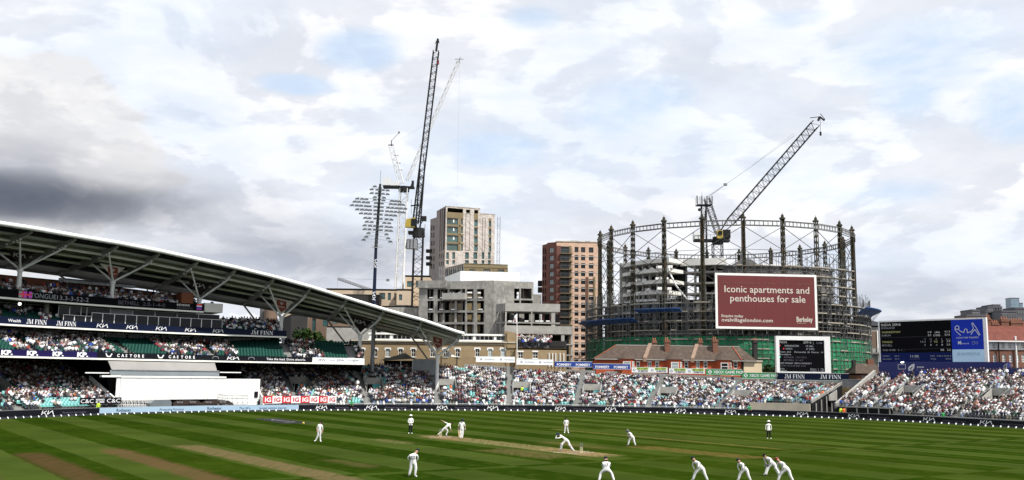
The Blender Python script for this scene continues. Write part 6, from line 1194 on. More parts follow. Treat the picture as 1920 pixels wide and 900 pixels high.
for (px, h, r, zb, m, lb) in ((556, 5.6, 2.6, 8, 'leaf', 'dark green tree behind the deck end, leftmost of the row'), (572, 6.6, 2.8, 8, 'leaf', 'dark green tree beside the dark ribbed block'), (588, 7.2, 2.6, 8, 'leaf2', 'lighter green taller tree in the middle of the row'), (604, 5.0, 2.6, 8, 'leaf', 'low dark tree right of the lighter tree'), (622, 4.4, 2.7, 8, 'leaf', 'low dark tree near the pale concrete parapet'), (640, 4.3, 2.3, 8, 'leaf', 'small dark tree left of the white roof column'), (663, 4.0, 1.6, 8, 'leaf', 'smallest dark shrub beside the floodlight mast foot')): tree(lb, px, 196+abs(px-600)*.05, zb-4, h+4, r, m, 1000)
tree('green tree between the deck-top seats and the white plant box', 437, 205, 8, 8.4, 2.2, 'leaf2', 600); tree('small dark green tree between the cream wall and the smaller scoreboard', 1443, 195, 2, 6.6, 2.2, 'leaf', 900)
# ---------------- gasholder with scaffolding ----------------
GY = 240.; GX = float(at(1357, 560, GY)[0]); GA = math.degrees(math.atan2(-GY, -GX)); GR = 31.2; GT = 40.3
gp_ = lambda a, r, z: np.array([GX+r*math.cos(R_(GA+a)), GY+r*math.sin(R_(GA+a)), z])      # a: degrees from the side facing the ground, + to the right in the photo
gh = thing('gasholder', 'huge round Victorian gasholder frame of lattice columns and ring beams wrapped in scaffolding', 'gasholder', (GX, GY, 0))
cols = [(k+.5)*360/22 for k in range(22)]
for a in cols:
    g = G('column_olive'); n = 30; w = .36
    for i, (s, t_) in enumerate(((-1, -1), (1, -1), (1, 1), (-1, 1))):
        da = math.degrees(w*s/GR); g.bar(gp_(a+da*1.25, GR+t_*w*1.2, 0), gp_(a+da*.8, GR+t_*w*.8, GT+.6), .17)
    for i in range(n):
        z0, z1 = (GT+.6)*i/n, (GT+.6)*(i+1)/n
        for (s0, t0, s1, t1) in ((-1, 1, 1, 1), (-1, -1, 1, -1), (-1, -1, -1, 1), (1, -1, 1, 1)):
            k0 = w*(1.25-.45*i/n); d0 = math.degrees(k0/GR); q0 = gp_(a+s0*d0, GR+t0*k0, z0 if i % 2 else z1); q1 = gp_(a+s1*d0, GR+t1*k0, z1 if i % 2 else z0); g.bar(q0, q1, .13)
    g.tube(gp_(a, GR, 0), gp_(a, GR, GT), .2, .16, 6)
    c = g.build('column', gh)
    g = G('column_olive'); b0 = gp_(a, GR, GT+.5); g.tube(b0, b0+(0, 0, .35), .75, .62, 8); g.tube(b0+(0, 0, .35), b0+(0, 0, 1.0), .38, .28, 8); g.tube(b0+(0, 0, 1.0), b0+(0, 0, 1.5), .1, .02, 6); g.build('finial', c)
for lvl, zz_ in (('top', GT),):
    for i, a in enumerate(cols):
        a1 = a+360/22; g = G('ringbeam'); N_ = 8
        for dz, dr_ in ((0, .45), (0, -.45), (-1.05, .45), (-1.05, -.45)): g.bar(gp_(a+.9, GR+dr_, zz_+dz), gp_(a1-.9, GR+dr_, zz_+dz), .14)
        for k in range(N_+1):
            q = a+.9+(a1-a-1.8)*k/N_
            rr_ = lambda t: GR*1.0-(GR*(1-math.cos(R_(360/44-.9))))*0
            A_0, A_1 = gp_(a+.9, GR+.45, zz_), gp_(a1-.9, GR+.45, zz_); p = A_0+(A_1-A_0)*k/N_; g.bar(p, p-(0, 0, 1.05), .12 if k % 2 else .16)
        g.build('ring_beam', gh)
for i, a in enumerate(cols):
    a1 = a+360/22; g = G('brace')
    for j in range(4):
        zt_, zb_ = GT-1.2-5.2*j, GT-1.2-5.2*(j+1)
        if j > 0 and not True: break
        g.bar(gp_(a, GR, zt_), gp_(a1, GR, zb_), .11); g.bar(gp_(a1, GR, zt_), gp_(a, GR, zb_), .11)
        if j: g.bar(gp_(a, GR, zt_), gp_(a1, GR, zt_), .09)
    g.build('cross_brace', gh)
# new building inside the frame
nb_ = thing('round_building', 'pale concrete storeys rising inside the gasholder frame, curved on the left', 'building under construction', (GX, GY, 0))
def arc(g, a0, a1, r0, r1, z0, z1, m=None, st=3.):
    n = max(1, int(math.ceil((a1-a0)/st))); g.loft([[gp_(a0+(a1-a0)*k/n, r1, z0), gp_(a0+(a1-a0)*k/n, r0, z0), gp_(a0+(a1-a0)*k/n, r0, z1), gp_(a0+(a1-a0)*k/n, r1, z1)] for k in range(n+1)], m)
g = G('conc_dark'); arc(g, -180, 180, 29.3, 29.6, 0, 23.0); g.build('outer_wall', nb_)
for z in np.arange(2.6, 23, 2.6): g = G('conc_light'); arc(g, -180, 180, 28, 30.0, z-.22, z); g.build('floor_slab', nb_)
g = G('black')
for a in np.arange(-176, 180, 5.2):
    for z in np.arange(.5, 22, 2.6): arc(g, a, a+3.1, 29.55, 29.68, z, z+1.7)
g.build('window_openings', nb_, kind='stuff')
arA0 = -62; arA1 = -26
for k, z in enumerate((33.0, 30.6, 28.0, 25.6, 23.2)):
    a1_ = arA1 if k < 3 else -36+4*(k == 4)
    g = G('white_render'); arc(g, arA0, arA1 if k != 3 else arA1-2, 18, 27.6, z-.75 if k else z-.95, z+(.05 if k else 0)); g.build('floor_slab', nb_)
g = G('conc_light')
for a in np.arange(arA0+2, arA1, 5): arc(g, a, a+.9, 26, 26.6, 23, 32.4)
g.build('pillars', nb_, kind='stuff')
g = G('void'); arc(g, arA0, arA1, 20, 20.4, 23, 32.2); g.build('core_wall', nb_)
g = G('conc_light'); arc(g, arA0-.7, arA0+1.6, 18, 27.8, 20, 33.2); g.build('end_wall', nb_)
g = G('conc'); arc(g, -62, -58.5, 27.0, 27.4, 23, 27); g.build('facade_wall', nb_)
for k, z in enumerate((33.2, 30.4, 27.8, 25.4)):
    g = G('white_render' if k == 0 else 'conc_light'); arc(g, -28, 2, 10, 20 if k else 21, z-(1.5 if k == 0 else .4), z); g.build('floor_slab', nb_)
g = G('conc_light')
for a in np.arange(-27, 2, 7): arc(g, a, a+1.2, 19, 19.6, 22, 32)
g.build('pillars', nb_, kind='stuff'); g = G('void'); arc(g, -28, 2, 12, 12.4, 22, 32); g.build('core_wall', nb_)
g = G('conc_dark'); arc(g, 0, 60, 24, 28.5, 22.8, 30.4); g.build('upper_floors', nb_)
for z in (25.2, 27.8, 30.4): g = G('conc'); arc(g, 0, 60, 24, 29, z, z+.25); g.build('floor_slab', nb_)
g = G('white_tarp'); arc(g, 24, 52, 18, 22, 30.6, 31.8); g.build('roof_sheeting', nb_); g = G('conc_dark'); p = gp_(14, 20, 30.5); g.loft([[p+(-5, 0, 0), p+(5, 0, 0), p+(5, 5, 0), p+(-5, 5, 0)], [p+(-.5, 0, 2.6), p+(1.5, 0, 2.6), p+(1.5, 5, 2.6), p+(-.5, 5, 2.6)]]); g.build('stair_head', nb_)
g = G('white_paint'); pts = [gp_(-25.5, 27.5, 29.2), gp_(-22, 28, 26.4), gp_(-17, 28.5, 23.6), gp_(-12, 29, 21.6)]
for p, q in zip(pts, pts[1:]): g.bar(p, q, .28, .25)
g.build('curved_parapet', nb_)
g = G('white_tarp'); lr = np.random.default_rng(4)
for i in range(70): a = arA0+4+lr.random()*(arA1-arA0-4 if i < 40 else 40); r = 26+lr.random()*2; z = [23.2, 25.65, 28.05, 30.65, 23.2][int(lr.integers(5))]; p = gp_(a, r if a < arA1 else 29.2, z if a < arA1 else 21.4+lr.random()*2.4); s = .25+.3*lr.random(); g.box(p[0]-s, p[0]+s, p[1]-s, p[1]+s, p[2], p[2]+s*1.2)
g.build('site_materials', nb_, kind='stuff')
# scaffold
sf = thing('scaffolding', 'dense tube scaffolding wrapped round the gasholder with timber platforms', 'scaffolding', (GX, GY, 0))
SR0, SR1 = 33.0, 34.3; lr = np.random.default_rng(9)
def shigh(a): return 30.6 if 3 < a < 58 else 22.6
g = G('scaf'); g2 = G('scaf')
A_l = np.arange(-112, 112, 2.2)
for a in A_l:
    h = shigh(a)+1.3+lr.random()*.8
    for r in (SR0, SR1): g.tube(gp_(a, r, 0), gp_(a, r, h+(lr.random()*.8)), .055, n=4)
    for z in np.arange(2, shigh(a)+1.1, 2.0): g.bar(gp_(a, SR0-.2, z-.1), gp_(a, SR1+.2, z-.1), .07)
for a in A_l[:-1]:
    h = min(shigh(a), shigh(a+2.2))
    for z in np.arange(2, h+1.1, 2.0):
        for r in (SR0, SR1):
            g2.bar(gp_(a, r, z), gp_(a+2.2, r, z), .07)
            if r == SR1: g2.bar(gp_(a, r, z+1.0), gp_(a+2.2, r, z+1.0), .055)
    if int((a+112)/2.2) % 3 == 0:
        for z in np.arange(0, h-1, 2.0): g2.bar(gp_(a, SR1+.08, z), gp_(a+2.2, SR1+.08, z+2), .06)
    if int((a+112)/2.2) % 7 == 3:
        for j, z in enumerate(np.arange(0, h-1, 2.0)): g2.bar(gp_(a+2.2*(j % 2), SR1+.08, z), gp_(a+2.2*(1-j % 2), SR1+.08, z+2), .07)
g.build('upright_tubes', sf, kind='stuff'); g2.build('ledger_tubes', sf, kind='stuff')
for z in np.arange(2, 31, 2.0):
    g = G('plank')
    for a in A_l[:-1]:
        if z <= min(shigh(a), shigh(a+2.2)) and lr.random() > .06:
            for rr_ in (SR0+.08, SR0+.45, SR0+.85): g.hexa([gp_(a+.06, rr_, z-.06), gp_(a+2.15, rr_, z-.06), gp_(a+2.15, rr_+.32, z-.06), gp_(a+.06, rr_+.32, z-.06), gp_(a+.06, rr_, z), gp_(a+2.15, rr_, z), gp_(a+2.15, rr_+.32, z), gp_(a+.06, rr_+.32, z)])
            if lr.random() > (.35 if z > 15 else .6): g.hexa([gp_(a+.06, SR1+.03, z), gp_(a+2.15, SR1+.03, z), gp_(a+2.15, SR1+.06, z), gp_(a+.06, SR1+.06, z), gp_(a+.06, SR1+.03, z+.22), gp_(a+2.15, SR1+.03, z+.22), gp_(a+2.15, SR1+.06, z+.22), gp_(a+.06, SR1+.06, z+.22)])
    g.build('platform', sf, kind='stuff')
for (a0, a1, z, ro, dz) in ((-78, -33, 17.9, 36.4, .9), (-33, -17, 20.0, 36.0, .7), (58, 80, 20.6, 36.8, 1.3)):
    a = a0
    while a < a1:
        g = G('tarp_blue'); e = a+3.0; zz_ = z+.0; g.hexa([gp_(a, SR1+.1, zz_), gp_(e-.1, SR1+.1, zz_), gp_(e-.1, ro, zz_+dz-.1*lr.random()), gp_(a, ro, zz_+dz), gp_(a, SR1+.1, zz_+.1), gp_(e-.1, SR1+.1, zz_+.1), gp_(e-.1, ro, zz_+dz+.1), gp_(a, ro, zz_+dz+.15)]); g.bar(gp_(a, SR1, zz_-1.6), gp_(a, ro, zz_+dz), .08, m='scaf'); g.build('blue_fan', sf, label=None); a = e
nt_ = thing('debris_netting', 'green debris netting hung round the lower scaffold lifts behind the cottages', 'netting', (GX, GY, 0))
for i, a in enumerate(np.arange(-104, 104, 4.06)):
    if 13.5 < a < 13.6: continue
    g = G('net'); zt_ = 14.6+lr.random()*.25; nx, nz_ = 3, 7; rs = []
    for j in range(nz_+1):
        z = zt_*j/nz_; rs.append([gp_(a+4.02*k/nx, 34.05+.12*math.sin(j*2.1+i)+(.18*lr.random() if 0 < j < nz_ else 0), z) for k in range(nx+1)])
    g.loft(rs, closed=False); g.build('net_sheet', nt_)
# billboard
fb = Fr((at(1341.5, 565, 204)[0], 204), 4.5); BW = fb.px(1532, 565)[0]; bt = (fb.px(1342, 511.5)[1]+fb.px(1531, 515.5)[1])/2; bb = (fb.px(1344, 616)[1]+fb.px(1532, 619)[1])/2
bl = thing('billboard', 'large dark red property billboard with white border fixed high on the scaffolding', 'billboard', fb.P(0, 0, bb))
bz = .48; g = G('bill_white'); fb.box(g, 0, BW, -.2, 0, bt-bz, bt); fb.box(g, 0, BW, -.2, 0, bb, bb+bz); fb.box(g, 0, bz, -.2, 0, bb+bz, bt-bz); fb.box(g, BW-bz, BW, -.2, 0, bb+bz, bt-bz); g.build('border', bl)
xs = [bz, BW*.40, BW*.68, BW-bz]
for a, b in zip(xs, xs[1:]): g = G('bill_red'); fb.box(g, a+.012, b-.012, -.18, -.02, bb+bz, bt-bz); g.build('printed_sheet', bl)
g = G('bill_ink'); fn = fb.fn(.02); Zb = lambda x, y: (1330+x/4.287, 500+y/4.287)
def tb(s_, x0, x1, y, h, bold=.012, m='bill_ink'): (a, z), (b, z2) = fb.px(*Zb(x0, y)), fb.px(*Zb(x1, y)); T(g, s_, fn, a, (z+z2)/2, h/4.287/8.85, m, w=b-a, bold=bold)
tb('Iconic apartments and', 122, 803, 211, 55, .006); tb('penthouses for sale', 168, 773, 284, 55, .006); tb('Enquire today', 98, 272, 406, 22); tb('ovalvillagelondon.com', 98, 510, 444, 30, .008); tb('Berkeley', 702, 831, 443, 40, .02); tb('Designed for life', 704, 776, 456, 7, 0)
tb("THE   LONDON'S   NEW   OVAL   VILLAGE", 100, 840, 142, 12, 0, 'brick_red'); g.build('lettering', bl)
g = G('scaf'); [g.bar(fb.P(u, -.3, bb-1), fb.P(u, -.3, bt+.6), .12) for u in np.linspace(.5, BW-.5, 9)]; [g.bar(fb.P(u, -.3, z), fb.P(u, -3.5, z-.5), .08) for u in np.linspace(.5, BW-.5, 9) for z in (bb+1, bt-1)]; g.build('support_frame', bl, kind='stuff')
# ---------------- cranes ----------------
def AP(px, py, Y): return at(px, py, Y)
# A: crane standing in the gasholder
Y = 243; t = thing('tower_crane', 'dark luffing tower crane standing inside the gasholder with its jib raised to the right', 'crane', (AP(1345, 500, Y)[0], Y, 0))
b = AP(1345, 456, Y); g = G('crane_dark'); lattice(g, (b[0], Y, 0), b, 2.3, 24, .13, .09); g.build('mast', t, kind='stuff')
g = G('crane_dark'); p, q = AP(1301, 451, Y), AP(1367, 449, Y); g.box(p[0], q[0], Y-1.1, Y+1.1, p[2]-.3, p[2]+.3); g.bar(p+(0, -1.1, 1.2), q+(0, -1.1, 1.2), .07); [g.bar(p+(q-p)*k+(0, -1.1, 0), p+(q-p)*k+(0, -1.1, 1.2), .06) for k in np.linspace(0, 1, 10)]; g.tube(b-(0, 0, .3), b+(0, 0, 1.6), 1.4, 1.2, 12); g.build('slewing_deck', t)
p = AP(1300, 445, Y); g = G('crane_white'); g.box(p[0], p[0]+2.4, Y-1, Y+1, p[2]-.7, p[2]+1.2); g.build('counterweight', t); g = G('crane_dark'); p = AP(1355, 443, Y); g.box(p[0], p[0]+1.8, Y-1, Y+1, p[2]-.6, p[2]+1.6); g.build('winch', t)
p = AP(1347, 441, Y); g = G('yellow'); g.hexa([(p[0]-.7, Y-2.2, p[2]-1.1), (p[0]+.7, Y-2.2, p[2]-1.1), (p[0]+.7, Y-.8, p[2]-1.1), (p[0]-.7, Y-.8, p[2]-1.1), (p[0]-.7, Y-2.0, p[2]+1.0), (p[0]+.7, Y-2.0, p[2]+1.0), (p[0]+.7, Y-.8, p[2]+1.0), (p[0]-.7, Y-.8, p[2]+1.0)]); cb_ = g.build('cab', t); g = G('glass_dark'); g.box(p[0]-.5, p[0]+.5, Y-2.28, Y-2.18, p[2]-.2, p[2]+.8); g.build('cab_window', cb_)
g = G('crane_dark'); ap = AP(1325, 372, Y); ft_ = AP(1346, 436, Y); lattice(g, ft_, ap, 1.3, 9, .10, .07); f2_ = AP(1318, 447, Y); g.bar(f2_+(0, .8, 0), ap, .13); g.bar(f2_+(0, -.8, 0), ap, .13); g.build('a_frame', t, kind='stuff')
j0, j1 = AP(1352, 436, Y), AP(1534, 226, Y); g = G('crane_dark'); d = (j1-j0); j01 = j0+d*.10; lattice(g, j01, j1-d*.03, 2.05, 34, .12, .075, tri=False); 
nn_ = np.cross(d/np.linalg.norm(d), (0, 1, 0))
for s in (-1, 1):
    for s2 in (-1, 1): g.bar(j0+nn_*.3*s+(0, s2*.6, 0), j01+nn_*1.0*s+(0, s2*1.0, 0), .16)
g.build('jib', t, kind='stuff')
g = G('crane_dark'); h0 = AP(1537, 219, Y); g.bar(j1, h0, .6, .5); g.bar(h0, AP(1546, 226, Y), .35); g.bar(AP(1538, 213, Y), AP(1547, 224, Y), .12); g.bar(AP(1519, 221, Y), h0, .16); g.build('jib_head', t)
g = G('crane_grey'); pm = AP(1360, 346, Y); g.bar(ap+(0, .4, 0), pm, .09); g.bar(ap+(0, -.4, .3), pm, .09); g.bar(pm, AP(1412, 310, Y), .08); g.bar(AP(1412, 310, Y), AP(1490, 254, Y), .07); g.bar(AP(1412, 309, Y)+(0, .6, 0), AP(1488, 250, Y), .05); g.box(pm[0]-.4, pm[0]+.4, Y-.3, Y+.3, pm[2]-.3, pm[2]+.3); g.build('pendant_ropes', t, kind='stuff')
g = G('crane_dark'); hk = AP(1538.5, 250, Y); g.bar(AP(1538, 222, Y), hk, .07); g.box(hk[0]-.2, hk[0]+.2, Y-.2, Y+.2, hk[2]-.6, hk[2]+.4); g.build('hook', t)
t = thing('mast_tower', 'dark lattice mast topped with antenna racks in front of the crane inside the gasholder', 'mast', (AP(1319, 500, 233)[0], 233, 0)); b = AP(1319.5, 386, 233); g = G('crane_dark'); lattice(g, (b[0], 233, 0), b, 1.15, 46, .1, .07); g.build('mast', t, kind='stuff')
g = G('crane_dark'); g.box(b[0]-1.8, b[0]+1.8, 232, 234, b[2], b[2]+.25); [g.bar((b[0]+x, 232+y, b[2]), (b[0]+x, 232+y, b[2]+2.1), .06) for x in np.linspace(-1.8, 1.8, 7) for y in (0, 2)]; [g.box(b[0]+x-.15, b[0]+x+.15, 231.7, 232, b[2]+.3, b[2]+2.3, 'crane_grey') for x in (-1.85, -.7, .6, 1.85)]; g.bar((b[0]-.4, 233, b[2]), (b[0]-.4, 233, b[2]+3.6), .05); g.tube((b[0]-1.2, 232.4, b[2]-1.1), (b[0]-1.2, 232.1, b[2]-1.1), .4, n=10); g.build('antenna_platform', t)
# B: black crane
Y = 236; m0, m1 = AP(781, 590, Y), AP(785, 440, Y); t = thing('tower_crane', 'tall black luffing tower crane with a yellow cab and almost vertical jib', 'crane', (m0[0], Y, 0)); g = G('crane_dark'); lattice(g, (m0[0]-.2, Y, 0), m1, 2.2, 26, .15, .09); g.build('mast', t, kind='stuff')
g = G('crane_dark'); g.tube(m1-(0, 0, .6), m1+(0, 0, 1.6), 1.6, 1.4, 12); p, q = AP(766, 437, Y), AP(796, 432, Y); g.box(p[0], q[0], Y-1.2, Y+1.2, p[2]-.3, p[2]+.4); g.build('slewing_ring', t)
p = AP(773, 420, Y); g = G('yellow'); g.hexa([(p[0]-1.5, Y-2.6, p[2]-1.1), (p[0]+.9, Y-2.6, p[2]-1.2), (p[0]+.9, Y-.9, p[2]-1.2), (p[0]-1.5, Y-.9, p[2]-1.1), (p[0]-1.3, Y-2.5, p[2]+.8), (p[0]+.9, Y-2.5, p[2]+1.3), (p[0]+.9, Y-.9, p[2]+1.3), (p[0]-1.3, Y-.9, p[2]+.8)]); c_ = g.build('cab', t); g = G('glass_dark'); g.box(p[0]+.0, p[0]+1.3, Y-2.7, Y-1., p[2]-.9, p[2]+.9); g.build('cab_window', c_)
p = AP(772, 458, Y); g = G('grey_metal'); g.hexa([(p[0]-1.5, Y-1.2, p[2]-1.1), (p[0]+1.4, Y-1.2, p[2]-1.2), (p[0]+1.4, Y+1.2, p[2]-1.2), (p[0]-1.5, Y+1.2, p[2]-1.1), (p[0]-1.1, Y-1.2, p[2]+1.1), (p[0]+1.4, Y-1.2, p[2]+1.3), (p[0]+1.4, Y+1.2, p[2]+1.3), (p[0]-1.1, Y+1.2, p[2]+1.1)]); [g.box(p[0]+x, p[0]+x+.2, Y-1.25, Y-1.2, p[2]-1, p[2]+1, 'crane_dark') for x in (-1.2, -.4, .4)]; g.build('counterweight', t)
g = G('crane_dark'); g.bar(AP(776, 449, Y), AP(780, 425, Y), .5); p = AP(795, 410, Y); g.box(p[0]-.6, p[0]+.6, Y-.5, Y+.5, p[2]-.6, p[2]+.6); g.bar(AP(796, 436, Y), AP(797, 420, Y), .1); g.bar(AP(786, 425, Y), p, .2); g.build('side_platforms', t)
a0, a1 = AP(783, 432, Y), AP(794, 288, Y); j0, j1 = AP(779, 418, Y), AP(819, 86, Y); d = j1-j0; g = G('crane_dark'); lattice(g, a0, a0+(a1-a0)*.8, 1.15, 14, .12, .08); g.bar(a0+(a1-a0)*.8+(.5, 0, 0), a1, .2); g.build('a_frame', t, kind='stuff')
g = G('crane_dark'); lattice(g, j0, j0+d*.97, 1.35, 46, .12, .07); g.bar(AP(770, 386, Y), AP(786, 384, Y), .3); g.bar(AP(771, 374, Y), AP(771, 400, Y), .08); g.build('jib', t, kind='stuff')
g = G('crane_dark'); g.bar(j0+d*.97, AP(821, 73, Y), .5); g.bar(AP(816, 82, Y), AP(821, 72, Y), .14); g.bar(AP(821, 73, Y), AP(823, 80, Y), .3); p = AP(821, 117, Y); g.box(p[0]-.3, p[0]+.3, Y-.3, Y+.3, p[2]-.5, p[2]+.5, 'cap_red'); g.build('jib_head', t)
# C: white crane
Y = 262; m0, m1 = AP(748, 565, Y), AP(757.5, 354, Y); t = thing('tower_crane', 'white luffing tower crane behind the floodlight mast with a thin jib leaning far right', 'crane', (m0[0], Y, 0)); g = G('crane_white'); lattice(g, (m0[0]-.6, Y, 0), m1, 2.0, 32, .17, .12); g.build('mast', t, kind='stuff')
g = G('crane_dark'); p, q = AP(719, 349, Y), AP(777, 351, Y); g.box(p[0], q[0], Y-1.1, Y+1.1, p[2]-.55, p[2]-.1); g.tube(m1-(0, 0, .8), m1+(0, 0, .6), 1.5, 1.5, 12); g.bar(AP(770, 350, Y), AP(774, 339, Y), .2); g.box(*sorted((AP(772, 343, Y)[0], AP(776, 343, Y)[0])), Y-.5, Y+.5, p[2]-.2, p[2]+1.6); g.build('slewing_deck', t)
g = G('crane_white'); a_, b_ = AP(718, 341, Y), AP(733, 341, Y); g.box(a_[0], b_[0], Y-1.1, Y+1.1, a_[2]-1.1, a_[2]+1.0); c_, d_ = AP(733, 344, Y), AP(750, 345, Y); g.box(c_[0], d_[0], Y-.9, Y+.9, c_[2]-.7, c_[2]+.3); g.build('counterweight', t)
g = G('crane_white'); lattice(g, AP(752, 344, Y), AP(734, 274, Y), 1.35, 12, .11, .08); g.bar(AP(759, 344, Y), AP(734, 272, Y), .1); [g.bar(AP(x, y, Y), AP(x+8, y+1, Y), .22, m='crane_grey') for x, y in ((739, 291), (743, 305), (746, 318))]; g.build('a_frame', t, kind='stuff'); g = G('crane_grey'); g.bar(AP(728, 272, Y), AP(739, 272, Y), .3); g.bar(AP(734, 264, Y), AP(747, 250, Y), .12); p = AP(747, 250, Y); g.bar(p, p+(.3, 0, .5), .4); g.bar(AP(734, 274, Y), AP(734, 263, Y), .3); g.build('a_frame_head', t)
g = G('crane_white'); j0, j1 = AP(763, 338, Y), AP(860, 114, Y); lattice(g, j0, j1, .9, 34, .09, .06, tri=True); g.build('jib', t, kind='stuff'); g = G('crane_grey'); g.bar(AP(853, 111, Y), AP(869, 111, Y), .14); g.bar(AP(863, 107, Y), AP(860, 118, Y), .2); g.build('jib_head', t)
g = G('crane_grey'); g.bar(AP(862, 112, Y), AP(857, 372, Y), .025); g.bar(AP(736, 270, Y), j0+(j1-j0)*.5, .02); g.build('ropes', t, kind='stuff')
# D: distant crane
Y = 620; t = thing('tower_crane', 'small faint distant crane with a lowered jib left of the dark mast', 'crane', (AP(697, 545, Y)[0], Y, 0)); g = G('crane_grey'); a_, b_ = AP(633, 522, Y), AP(697, 544, Y); lattice(g, b_, a_, 1.5, 26, .2, .1, tri=True); g.build('jib', t, kind='stuff'); g = G('crane_grey'); g.bar(AP(633, 522, Y), AP(727, 525, Y), .12); g.bar(a_, AP(632, 543, Y), .08); p = AP(727, 525, Y); g.box(p[0]-1, p[0]+1, Y, Y+1, p[2]-.8, p[2]+.8); g.tube((b_[0], Y, 0), b_, .9, n=6); g.build('ropes', t)
# ---------------- the crowd ----------------
cr = sorted(range(len(crowd)), key=lambda i: math.hypot(crowd[i][0], crowd[i][1]))
IND = []; seen_ = set()
for i in cr:
    c = crowd[i]; px, py = proj((c[0], c[1], c[2]+1)); 
    if 6 < px < 1914 and py < 790 and c[10] in ('left', 'right', 'far') and len(IND) < 285: IND.append(i); seen_.add(i)
meshes = {}
def pmesh(c):
    k = (c[5], c[6] % 3, c[7], c[8], c[9])
    if k not in meshes:
        V, Fc, ro = TPL[c[9]]; pal = np.array([SHC[c[5]], TR[k[1]], SK[c[7]], HR[c[8]]])
        o = fastmesh('person', V, Fc, ['cloth'], fcol=pal[ro]); meshes[k] = o.data; bpy.data.objects.remove(o)
    return meshes[k]
SN = {'left': 'shaded lower left terrace', 'right': 'right terrace below the big scoreboard', 'far': 'far open terrace'}
ANC = {'left': [(15, 'the first KP sign'), (63, 'the second KP sign'), (111, 'the third KP sign'), (157, 'the last KP sign'), (200, 'the C&C banner')],
       'right': [(1643, 'the sloping white wall'), (1690, 'the flame emblem'), (1705, 'the first entrance'), (1743, 'the scoreboard base board logo'), (1785, 'the bright blue screen panel'), (1820, 'the charity drawing'), (1850, 'the scoreboard right edge'), (1870, 'the second entrance'), (1904, 'the white drainpipe')],
       'far': [(562, 'the first entrance'), (700, 'the floodlight mast'), (838, 'the roof tip'), (978, 'the flagpole'), (1110, 'the blue banners'), (1252, 'the lime banners'), (1390, 'the cream wall'), (1545, 'the small scoreboard edge')]}
HN = ['dark hair', 'brown hair', 'a white hat', 'grey hair', 'a straw hat', 'a navy cap', 'a red cap']
for i in IND:
    c = crowd[i]; o = bpy.data.objects.new('person', pmesh(c)); COL.objects.link(o); o.location = c[:3]; o.rotation_euler = (0, 0, c[3]); o.scale = (c[4],)*3
    px, _ = proj((c[0], c[1], c[2]+1)); aa_ = math.degrees(math.atan2(c[1]-CC[1], c[0]-CC[0])); row = int(round((math.hypot(c[0]-CC[0], c[1]-CC[1])-rb(aa_)-5)/.8-.4))
    rn = ['front', 'second', 'third', 'fourth', 'fifth', 'sixth', 'seventh', 'eighth', 'ninth', 'tenth', 'eleventh', 'twelfth'][min(11, max(0, row))]
    an = min(ANC[c[10]], key=lambda q: abs(q[0]-px)); lb = '%s spectator, %s, %s row, %s' % (SH[c[5]][2]+'-clad', HN[c[8]], rn, ('left of ' if px < an[0]-9 else 'right of ' if px > an[0]+9 else 'in line with ')+an[1])
    tag(o, lb, 'spectator', 'spectators on the %s' % SN[c[10]])
by = {}
for o in COL.objects:
    if o.get('category') == 'spectator': by.setdefault(o['label'], []).append(o)
OW = {2: ['left one', 'right one'], 3: ['left one', 'middle one', 'right one']}
for k, l in by.items():
    if len(l) > 1:
        l.sort(key=lambda o: proj(o.location)[0])
        for i, o in enumerate(l): o['label'] = k+', '+(OW.get(len(l)) or ['leftmost']+['%s from left' % w for w in ('second', 'third', 'fourth', 'fifth', 'sixth', 'seventh')])[min(i, 6)]
rest = [i for i in range(len(crowd)) if i not in seen_]; Vs, Fs, Cs = [], [], []; off = 0
for pose in range(3):
    idx = [i for i in rest if crowd[i][9] == pose]
    if not idx: continue
    V, Fc, ro = TPL[pose]; A = np.array([crowd[i][:5] for i in idx], float); c, s = np.cos(A[:, 3]), np.sin(A[:, 3]); k = A[:, 4]
    X = (V[None, :, 0]*c[:, None]-V[None, :, 1]*s[:, None])*k[:, None]+A[:, 0:1]; Y_ = (V[None, :, 0]*s[:, None]+V[None, :, 1]*c[:, None])*k[:, None]+A[:, 1:2]; Z_ = V[None, :, 2]*k[:, None]+A[:, 2:3]
    Vs.append(np.stack([X, Y_, Z_], -1).reshape(-1, 3)); Fs.append((Fc[None]+(np.arange(len(idx))*len(V))[:, None, None]).reshape(-1, 4)+off); off += len(idx)*len(V)
    pal = np.stack([SHC[[crowd[i][5] for i in idx]], TR[[crowd[i][6] for i in idx]], SK[[crowd[i][7] for i in idx]], HR[[crowd[i][8] for i in idx]]], 1)
    jit = 1+rng.normal(0, .12, (len(idx), 1, 1)); Cs.append(np.clip((pal*jit)[:, ro].reshape(-1, 3), 0, .85))
o = fastmesh('crowd', np.concatenate(Vs), np.concatenate(Fs), ['cloth'], kind='stuff', fcol=np.concatenate(Cs)); tag(o, 'dense crowd of seated spectators filling the stands round the ground', 'crowd')
print('crowd', len(crowd), 'tris', off)
